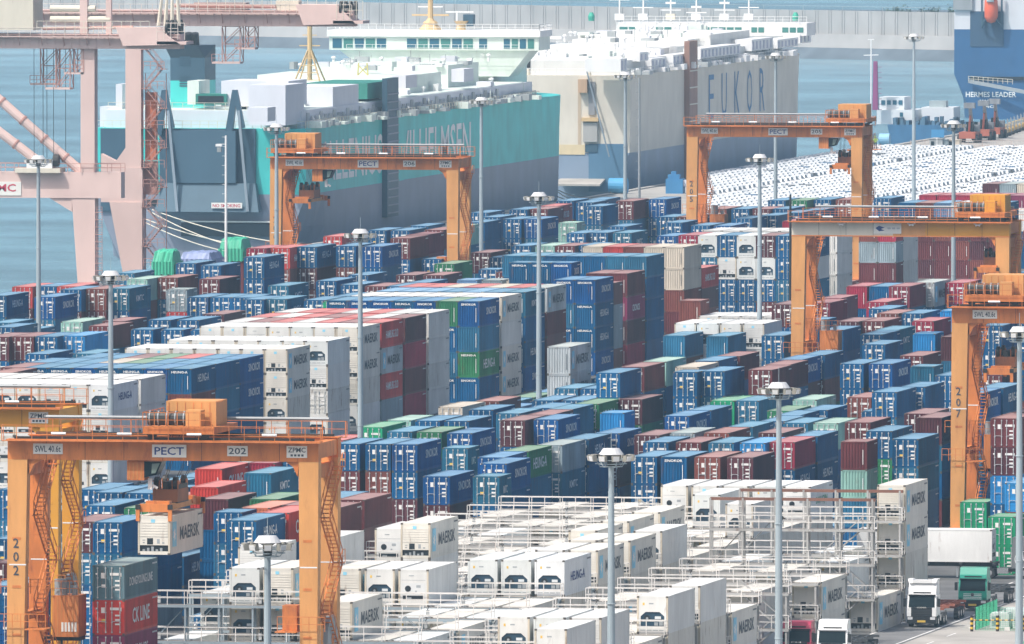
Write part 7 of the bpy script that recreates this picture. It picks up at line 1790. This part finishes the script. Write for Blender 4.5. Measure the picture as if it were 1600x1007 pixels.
# mobile machines in front of the navy ship
mach = mat('machine_steel', (.22, .24, .27), var=.25); mred = mat('machine_red', (.35, .10, .06), var=.2)
for k, (px, py) in enumerate(((1511, 224), (1533, 220), (1550, 217))):
    q = at(px, py, 0); t = thing('reach_stacker', '%s of the reach stackers with raised booms before the navy ship' % ['leftmost', 'middle', 'rightmost'][k], 'reach stacker', (q.x, q.y, .006), 'reach stackers parked beyond the cars')
    g = Geo(); g.box(-1.5, 0, .8, 1.5, 6.5, 2.0, mred); g.box(-1.4, 5, 2.0, 1.4, 6.6, 3.2, mach); g.build('chassis', t)
    g = Geo(); g.box(-.6, 2.6, 2.0, .6, 4.4, 3.8, glass); g.build('cab', t)
    g = Geo(); g.bar((0, 5.5, 2.6), (.9, -2.4, 7.0), .5, mach, 4, .4); g.bar((0, 2.5, 2.0), (.5, .5, 5.0), .2, mred, 6); g.build('boom', t)
    g = Geo(); g.box(-.1, -3.4, 6.4, 1.9, -2.2, 7.4, mach); g.build('spreader', t)
    for x in (-1.5, 1.5):
        for y in (.9, 5.4): g = Geo(); g.bar((x-.35, y, .8), (x+.35, y, .8), .8, dark, 12); g.build('wheel', t)
fk = mat('forklift_yellow', (.60, .40, .12), var=.12)
for k in range(9):
    px = 1566+k*5.2; q = at(px, 215-k*2.0, 0); t = thing('forklift', '%s in the row of yellow forklifts at the upper right' % ['first', 'second', 'third', 'fourth', 'fifth', 'sixth', 'seventh', 'eighth', 'ninth'][k], 'forklift', (q.x, q.y, .006), 'forklifts lined up beyond the cars')
    g = Geo(); g.box(-.6, .6, .4, .6, 2.8, 1.2, fk); g.build('body', t); g = Geo(); g.box(-.55, 1, 2.1, .55, 2.4, 2.2, fk)
    for x in (-.5, .5):
        for y in (1.05, 2.35): g.bar((x, y, 1.2), (x, y, 2.1), .05, fk)
    g.build('overhead_guard', t); g = Geo(); g.box(-.45, .4, .2, -.3, .55, 3.0, mach); g.box(.3, .4, .2, .45, .55, 3.0, mach); g.box(-.4, -.6, .2, -.2, .4, .28, mach); g.box(.2, -.6, .2, .4, .4, .28, mach); g.build('lift_mast', t)
    for x in (-.55, .55):
        for y in (.9, 2.4): g = Geo(); g.bar((x-.15, y, .4), (x+.15, y, .4), .4, dark, 10); g.build('wheel', t)
# ------------------------------------------------------------------ tarpaulin covered cargo by the quay crane
tg = mat('tarpaulin_green', (0.05, 0.40, 0.25), rough=.55, var=.15, scale=.8, streak=False); tb = mat('tarpaulin_blue', (0.24, 0.30, 0.50), rough=.55, var=.15, scale=.8, streak=False)
def tarp(px, py, w_, dp, z0, z1, m, lab, seed, base=None):
    q = at(px, py, z1); r = random.Random(seed); nx, ny = 10, 12; g = Geo(); vs = []
    g.box(0, 0, 0, w_, dp, z0, base or paint('m'))
    for j in range(ny+1):
        for i in range(nx+1):
            u, v = i/nx, j/ny; e = min(1, 9*min(u, 1-u, v*1.0, 1-v)+.0); zz = z0+(z1-z0)*(e**.5)*(.82+.18*r.random()); vs.append((u*w_+r.uniform(-.06, .06), v*dp+r.uniform(-.1, .1), zz))
    k = len(g.v); g.v += vs; i_ = g.mi(m)
    for j in range(ny):
        for i in range(nx): g.f.append((k+j*(nx+1)+i, k+j*(nx+1)+i+1, k+(j+1)*(nx+1)+i+1, k+(j+1)*(nx+1)+i)); g.m.append(i_)
    # hanging skirt with folds
    for (ax, bx) in (((0, 0), (w_, 0)), ((w_, 0), (w_, dp))):
        a_ = Vector((*ax, 0)); b_ = Vector((*bx, 0)); nn = 14; out = Vector((b_.y-a_.y, -(b_.x-a_.x), 0)).normalized()
        pts = []
        for q_ in range(nn+1): f = q_/nn; pts.append((a_.lerp(b_, f)+out*(.08+.12*(q_ % 2)), r.uniform(-.25, .2)))
        for q_ in range(nn):
            p_, h0 = pts[q_]; p2, h1 = pts[q_+1]; g.quad((p_.x, p_.y, z0-1.4+h0), (p2.x, p2.y, z0-1.4+h1), (p2.x, p2.y, z0+.35), (p_.x, p_.y, z0+.35), m)
    o = g.build('covered_cargo'); o.location = (q.x, q.y, 0); tag(o, lab, 'covered cargo')
tarp(237, 390, 2.9, 5, 8.0, 9.9, tg, 'bright green tarpaulin over cargo left of the blue bundle', 1)
tarp(341, 371, 3.3, 6, 8.4, 10.2, tg, 'larger bright green tarpaulin over cargo right of the blue bundle', 2)
tarp(280, 393, 4.2, 8, 8.0, 9.3, tb, 'lumpy blue tarpaulin bundle between the two green covers', 3)
0 and tarp(252, 381, 3.2, 10, 8.9, 9.4, tb, 'flat lilac blue cover behind the left green tarpaulin', 4)
0 and tarp(318, 366, 3.4, 10, 9.1, 9.6, tb, 'flat blue cover behind the right green tarpaulin', 5)
# ------------------------------------------------------------------ trucks
chrome = mat('bright_metal', (.55, .56, .58), rough=.25, metal=.8, var=0); redsteel = mat('chassis_red_oxide', (0.33, 0.11, 0.07), rough=.7, var=.2, rust=.3); platey = mat('number_plate_yellow', (.62, .42, .06), var=0)
def wheel(par, x, y, z, r=.5, w_=.3, axis='x'):
    g = Geo(); d_ = Vector((w_/2, 0, 0)) if axis == 'x' else Vector((0, w_/2, 0)); c = Vector((x, y, z)); g.bar(c-d_, c+d_, r, dark, 16); o = g.build('wheel', par)
    g = Geo(); g.bar(c-d_*1.04, c+d_*1.04, r*.52, chrome, 12); g.build('rim', o)
def truck(loc, style, label, rotz=0, lower=mat('bumper_black', (.02, .022, .024), rough=.4, var=0)):
    """tractor facing -Y; origin under the left front corner"""
    col, top, h = style['col'], style['top'], style['h']; W = 2.5
    t = thing('truck', label, 'truck', loc, 'trucks on the yard road', rotz)
    g = Geo(); g.prism([(0.10, .95), (0.0, 1.15), (0.02, 1.7), (.32, 2.75), (2.25, 2.75), (2.25, .95)][::-1], 0.02, W-.02, col, 'x'); cab = g.build('cab', t)
    g = Geo(); g.prism([(.32, 2.751), (.42, 3.1), (.75, h), (2.2, h), (2.25, 2.751)][::-1], .08, W-.08, top, 'x')
    g.box(.5, .35, 2.86, 2.0, .46, 2.98, lower); g.build('roof', cab)
    if style.get('defl'):
        g = Geo(); g.hexa([(.1, .5, h-.02), (.4, .45, h-.02), (.4, 1.9, h-.02), (.1, 1.9, h-.02), (-.02, .65, h+.32), (.42, .6, h+.32), (.42, 1.9, h+.32), (-.02, 1.9, h+.32)], top); g.hexa([(2.1, .45, h-.02), (2.4, .5, h-.02), (2.4, 1.9, h-.02), (2.1, 1.9, h-.02), (2.08, .6, h+.32), (2.52, .65, h+.32), (2.52, 1.9, h+.32), (2.08, 1.9, h+.32)], top); g.box(.4, .5, h-.02, 2.1, 1.9, h+.22, top); g.build('wind_deflector', cab)
    g = Geo(); g.hexa([(.14, -.012, 1.72), (W-.14, -.012, 1.72), (W-.14, .1, 1.72), (.14, .1, 1.72), (.18, .27, 2.66), (W-.18, .27, 2.66), (W-.18, .4, 2.66), (.18, .4, 2.66)], glass); g.build('windscreen', cab)
    g = Geo(); g.hexa([(.1, .15, 2.68), (W-.1, .15, 2.68), (W-.1, .35, 2.68), (.1, .35, 2.68), (.12, .1, 2.78), (W-.12, .1, 2.78), (W-.12, .35, 2.78), (.12, .35, 2.78)], top if style.get('light') else lower); g.build('sun_visor', cab)
    for x in (-.001, W-.02): g = Geo(); g.quad((x if x < 0 else W-.015, .45, 1.8), (x if x < 0 else W-.015, 1.25, 1.8), (x if x < 0 else W-.015, 1.25, 2.55), (x if x < 0 else W-.015, .62, 2.55), glass); g.build('side_window', cab)
    gr = style.get('grille', lower); g = Geo(); g.box(.36, -.03, .94, W-.36, .05, 1.70, gr)
    for k in range(4): g.box(.46, -.05, 1.02+k*.14, W-.46, -.031, 1.07+k*.14, style.get('slat', steelg))
    g.build('grille', cab)
    if style.get('badge'): g = Geo(); put_text(g, style['badge'], plate, .8, .11, (W/2-.4, -.035, 1.64), bold=.01); g.build('badge_lettering', cab)
    if style.get('star'):
        g = Geo(); g.bar((W/2, -.07, 1.4), (W/2, -.05, 1.4), .16, chrome, 16); g.bar((W/2, -.08, 1.4), (W/2, -.071, 1.4), .12, lower, 16)
        for k in range(3): a_ = math.pi/2+k*2.094; g.bar((W/2, -.09, 1.4), (W/2+.15*math.cos(a_), -.09, 1.4+.15*math.sin(a_)), .02, chrome, 4)
        g.build('star_emblem', cab)
    g = Geo(); g.box(0, -.1, .35, W, .35, .93, lower); g.box(.9, -.125, .45, 1.6, -.101, .62, platey); bmp = g.build('bumper', t)
    for x in (.08, W-.5): g = Geo(); g.box(x, -.12, .68, x+.42, -.02, .9, mat('lamp_glass', (.6, .62, .64), rough=.15, var=0)); g.build('headlight', bmp)
    if style.get('corner'):
        for x0, x1_ in ((.0, .36), (W-.36, W)): g = Geo(); g.box(x0+.002, -.025, .94, x1_-.002, .3, 1.68, col); g.build('corner_panel', cab)
    for x, s in ((-.32, 1), (W+.06, 1)): g = Geo(); g.box(x, .1, 1.75, x+.24, .25, 2.45, lower); g.bar((x+.12, .2, 2.4), (W/2, .5, 2.5), .03, lower); g.build('mirror', cab)
    g = Geo(); g.box(.75, 1.5, .6, 1.0, 6.2, .85, lower); g.box(1.5, 1.5, .6, 1.75, 6.2, .85, lower); g.box(.1, 2.6, .45, .7, 3.6, .95, chrome); g.box(1.8, 2.6, .45, 2.4, 3.6, .95, chrome); g.box(.7, 4.3, .86, 1.8, 5.4, 1.1, lower); g.build('frame', t)
    for y in (1.3, 4.3, 5.55):
        for x in (.17, W-.17): wheel(t, x, y, .52, .52, .32)
    return t
def chassis(loc, label, rotz=0, m=redsteel, load=None):
    t = thing('container_trailer', label, 'trailer', loc, 'container trailers', rotz)
    g = Geo(); g.box(.75, 0, 1.05, .95, 12.2, 1.4, m); g.box(1.55, 0, 1.05, 1.75, 12.2, 1.4, m)
    for y in (0, 3, 6, 9, 12): g.box(.0, y, 1.25, 2.5, y+.25, 1.45, m)
    for y in (1.5, 4.5, 7.5): g.box(.4, y, 1.2, 2.1, y+.12, 1.4, m)
    g.build('frame', t); g = Geo(); g.box(.3, 3.4, .1, .45, 3.55, 1.05, steelg); g.box(2.05, 3.4, .1, 2.2, 3.55, 1.05, steelg); g.build('landing_legs', t)
    for y in (8.3, 9.6, 10.9):
        for x in (.2, 2.3): wheel(t, x, y, .5, .5, .38)
    g = Geo(); g.box(.1, 12.2, .7, 2.4, 12.3, 1.1, m); g.box(.2, 12.3, .8, .6, 12.33, .95, rtext); g.box(1.9, 12.3, .8, 2.3, 12.33, .95, rtext); g.build('rear_bumper', t)
    return t
tk = mat('truck_white', (.78, .79, .79), rough=.3, var=.03); tgn = mat('truck_green', (.02, .30, .22), rough=.3, var=.05); tgr = mat('truck_grey', (.16, .17, .18), rough=.35, var=.05); tred = mat('truck_crimson', (.42, .03, .08), rough=.35, var=.05); blackg = mat('grille_black', (.015, .017, .02), rough=.4, var=0)
q = at(1417, 981); truck((q.x, q.y, .01), dict(col=tk, top=tk, h=3.75, defl=1, badge='SCANIA', grille=blackg, slat=lower_ if (lower_ := mat('slat_dark', (.05, .055, .06), var=0)) else None, corner=1), 'white high roof truck with black grille driving on the road by the reefer stacks'); chassis((q.x, q.y+4.2, .01), 'empty red oxide skeletal trailer behind the white high roof truck')
q2 = at(1497, 955); truck((q2.x, q2.y, .01), dict(col=tgn, top=tgn, h=3.7, star=1, grille=tgn, slat=tk), 'green truck with silver grille bars behind the white truck'); chassis((q2.x, q2.y+4.2, .01), 'dark skeletal trailer behind the green truck', m=lower_)
q3 = at(1276, 1038); truck((q3.x, q3.y, .01), dict(col=tk, top=tk, h=3.55, grille=blackg, light=1), 'white flat roof truck cut by the bottom edge of the photo'); chassis((q3.x, q3.y+4.2, .01), 'empty dark skeletal trailer behind the flat roof truck', m=lower_)
q4 = at(1222, 1040); truck((q4.x-.6, q4.y+3, .01), dict(col=tred, top=tred, h=3.35, grille=blackg, badge='FH'), 'crimson truck half behind the front right mast at the bottom edge')
# white box trailer crossing behind, hauled by a grey tractor facing right
q5 = at(1443, 903); z5 = at(1555, 905); yy = z5.y; xr = z5.x
ct = chassis((xr-12.3, yy+2.5, .02), 'dark trailer crossing the road under the plain white container', -math.pi/2, lower_)
ct.rotation_euler = (0, 0, -math.pi/2); ct.location = (xr-12.3-.6, yy+2.5, .02)
ct.rotation_euler = (0, 0, math.pi/2); ct.location = (xr, yy, .02)
c_ = make_container('J', xr-.3, yy+.03, 1.48, 12.19, 2.9, 'f', 'plain white refrigerated container on the trailer crossing behind the trucks', 1, 'refrigerated containers on the reefer racks and stacks'); c_.rotation_euler = (0, 0, math.pi/2)
for ch in list(c_.children):
    if ch.name.startswith('lettering'): bpy.data.objects.remove(ch)
tt = truck((xr+4.6, yy+.02, .02), dict(col=tgr, top=tgr, h=3.7, star=1, grille=blackg), 'grey truck with a large star on its side at the right edge', math.pi/2)
tt.location = (xr+3.75, yy, .02); tt.rotation_euler = (0, 0, math.pi/2)
g = Geo(); cx, cz = 1.25, 1.75
for k in range(28):
    a0, a1 = k*math.pi/14, (k+1)*math.pi/14; g.bar((-.03, cx+.72*math.cos(a0), cz+.72*math.sin(a0)), (-.03, cx+.72*math.cos(a1), cz+.72*math.sin(a1)), .035, whitep)
for k in range(3): a0 = math.pi/2+k*2.094; g.bar((-.03, cx, cz), (-.03, cx+.7*math.cos(a0), cz+.7*math.sin(a0)), .07, whitep, 4, .01)
g.build('star_marking', tt)
# ------------------------------------------------------------------ fenced generator compound and bollards
gm = mat('mesh_green', (.06, .42, .24), var=.1); q = at(1524, 985); t = thing('mesh_fence', 'bright green wire mesh fence round the generator boxes', 'fence', (q.x, q.y, .01))
def fpanel(p0, p1, h=1.9):
    o = Geo(); p0 = Vector(p0); p1 = Vector(p1); n = max(6, int((p1-p0).length/.14))
    for k in range(n+1): p = p0.lerp(p1, k/n); o.bar(p, p+Vector((0, 0, h)), .012, gm, 3)
    for k in range(12): z = Vector((0, 0, h*k/11)); o.bar(p0+z, p1+z, .014, gm, 3)
    for p in (p0, p1): o.bar(p, p+Vector((0, 0, h+.05)), .04, gm)
    tag(o.build('mesh_panel', t), kind='stuff')
for k in range(3): fpanel((k*2.0, 0, 0), (k*2.0+2.0, 0, 0))
for k in range(6): fpanel((0, k*2.0, 0), (0, k*2.0+2, 0), 1.9); fpanel((6, k*2.0, 0), (6, k*2.0+2, 0))
gmat = mat('generator_white', (.62, .64, .64), var=.08, rust=.2)
for k, (x, y, w_, d_, h_) in enumerate(((1.0, 1.5, 1.6, 2.2, 1.3), (3.0, 1.2, 1.8, 2.6, 1.45), (1.2, 7, 3.2, 3, 1.3))):
    tg_ = thing('generator', ['left white generator box inside the green fence', 'right white generator box inside the green fence', 'rear white generator box inside the green fence'][k], 'generator', (q.x+x, q.y+y, .01), 'generator boxes in the fence'); g = Geo(); g.box(0, 0, .1, w_, d_, h_, gmat); g.box(.1, .1, h_, w_-.1, d_-.1, h_+.08, gmat); g.box(-.05, -.05, 0, w_+.05, d_+.05, .1, conc); g.build('casing', tg_)
    g = Geo()
    for j in range(7): g.box(.15, -.03, .3+j*.12, w_*.55, -.002, .36+j*.12, steelg)
    g.build('louvre', tg_)
    g = Geo(); g.bar((w_*.7, d_*.5, h_+.08), (w_*.7, d_*.5, h_+.4), .09, steelg, 8); g.build('exhaust', tg_)
bk = mat('bollard_black', (.03, .02, .02), var=0); by = mat('bollard_yellow', (.72, .46, .03), var=.05)
pb_ = []
for k, px in enumerate((1518.5, 1558.5, 1598.5)):
    p = at(px, 987); pb_.append(p); t = thing('striped_bollard', '%s yellow and black striped bollard before the green fence' % ['left', 'middle', 'right'][k], 'bollard', (p.x, p.y, .01), 'striped bollards at the generator fence')
    for j in range(7): g = Geo(); g.bar((0, 0, j*.19), (0, 0, j*.19+.19), .13, bk if j % 2 == 0 else by, 12); g.build('stripe', t)
g = Geo()
for a_, b_ in zip(pb_[:-1], pb_[1:]):
    for j in range(8): g.bar(a_.lerp(b_, (j+.45)/8.6)+Vector((0, 0, .95)), a_.lerp(b_, (j+1.45)/8.6)+Vector((0, 0, .95)), .045, bk if j % 2 else by, 6)
tag(g.build('barrier_bar'), 'thin striped bar linking the bollards', 'barrier')
g = Geo(); p = at(1570, 986); g.box(0, 0, 0, .45, .04, .32, plate); o = g.build('notice_plate'); o.location = (p.x, p.y-.2, .01); tag(o, 'small white notice plate standing by the middle bollard', 'sign')
# ------------------------------------------------------------------ worker on the platform of crane 205
w0 = at(1368, 233, 17.2)
pl = Geo(); pl.box(-.9, -.4, -.12, .8, .9, -.01, orange); pl.rail((-.9, -.4, -.01), (.8, -.4, -.01), orange, .55, .8, .02); pl.box(-4.0, .2, -.3, -.9, .6, -.13, orange)
po = pl.build('ladder_platform'); po.location = w0; cr205 = [o for o in bpy.data.objects if o.get('label', '').startswith('orange gantry crane 205')][0]
po.parent = cr205; po.location = w0-cr205.location
sk = bpy.data.meshes.new('person'); J = [(0, 0, .95), (0, .02, 1.2), (0, 0, 1.42), (0, -.02, 1.52), (0, -.04, 1.68), (.1, 0, .9), (.12, -.08, .5), (.13, 0, .06), (.13, -.14, .04), (-.1, 0, .9), (-.12, -.02, .5), (-.13, .06, .06), (-.13, -.08, .04), (.2, 0, 1.4), (.3, -.06, 1.15), (.22, -.28, 1.1), (-.2, 0, 1.4), (-.32, -.04, 1.14), (-.3, -.2, .95)]
E = [(0, 1), (1, 2), (2, 3), (3, 4), (0, 5), (5, 6), (6, 7), (7, 8), (0, 9), (9, 10), (10, 11), (11, 12), (2, 13), (13, 14), (14, 15), (2, 16), (16, 17), (17, 18)]
R_ = [.15, .14, .16, .065, .1, .1, .075, .055, .05, .1, .075, .055, .05, .075, .055, .04, .075, .055, .04]
sk.from_pydata(J, E, []); so_ = bpy.data.objects.new('person', sk); COL.objects.link(so_); md = so_.modifiers.new('s', 'SKIN'); sk.skin_vertices.new() if not sk.skin_vertices else None
for v_, r in zip(sk.skin_vertices[0].data, R_): v_.radius = (r, r)
sk.skin_vertices[0].data[0].use_root = True; so_.modifiers.new('u', 'SUBSURF').levels = 1
dg = bpy.context.evaluated_depsgraph_get(); me = bpy.data.meshes.new_from_object(so_.evaluated_get(dg)); bpy.data.objects.remove(so_)
vest = mat('safety_vest', (.38, .62, .12), var=.05); trou = mat('work_trousers', (.02, .022, .03), var=0); skin = mat('skin', (.5, .32, .23), var=0)
me.materials.clear()
for m in (vest, trou, skin): me.materials.append(m)
for p in me.polygons: z = p.center.z; p.material_index = 1 if z < .95 else (2 if z > 1.47 or (abs(p.center.x) > .18 and z < 1.16) else 0)
o = link('person', me, None, w0); tag(o, 'worker in a lime safety vest standing on a platform of crane 205', 'person')
g = Geo(); g.lathe([(.135, 1.66), (.13, 1.72), (.09, 1.79), (.01, 1.81)], (0, -.04, 0), vest, 10); g.box(-.1, -.22, 1.655, .1, -.1, 1.67, vest); g.build('helmet', o)
# ------------------------------------------------------------------ haze
hm_ = bpy.data.materials.new('haze'); hm_.use_nodes = True; hn = hm_.node_tree.nodes; hn.remove(hn['Principled BSDF'])
pv = hn.new('ShaderNodeVolumePrincipled'); pv.inputs['Color'].default_value = (0.52, 0.80, 1.0, 1); pv.inputs['Density'].default_value = HAZE; pv.inputs['Anisotropy'].default_value = 0.2
hm_.node_tree.links.new(pv.outputs[0], hn['Material Output'].inputs['Volume'])
g = Geo(); g.box(-2000, -60, -7.2, 1000, 5400, 82, hm_); tag(g.build('haze'), kind='stuff')
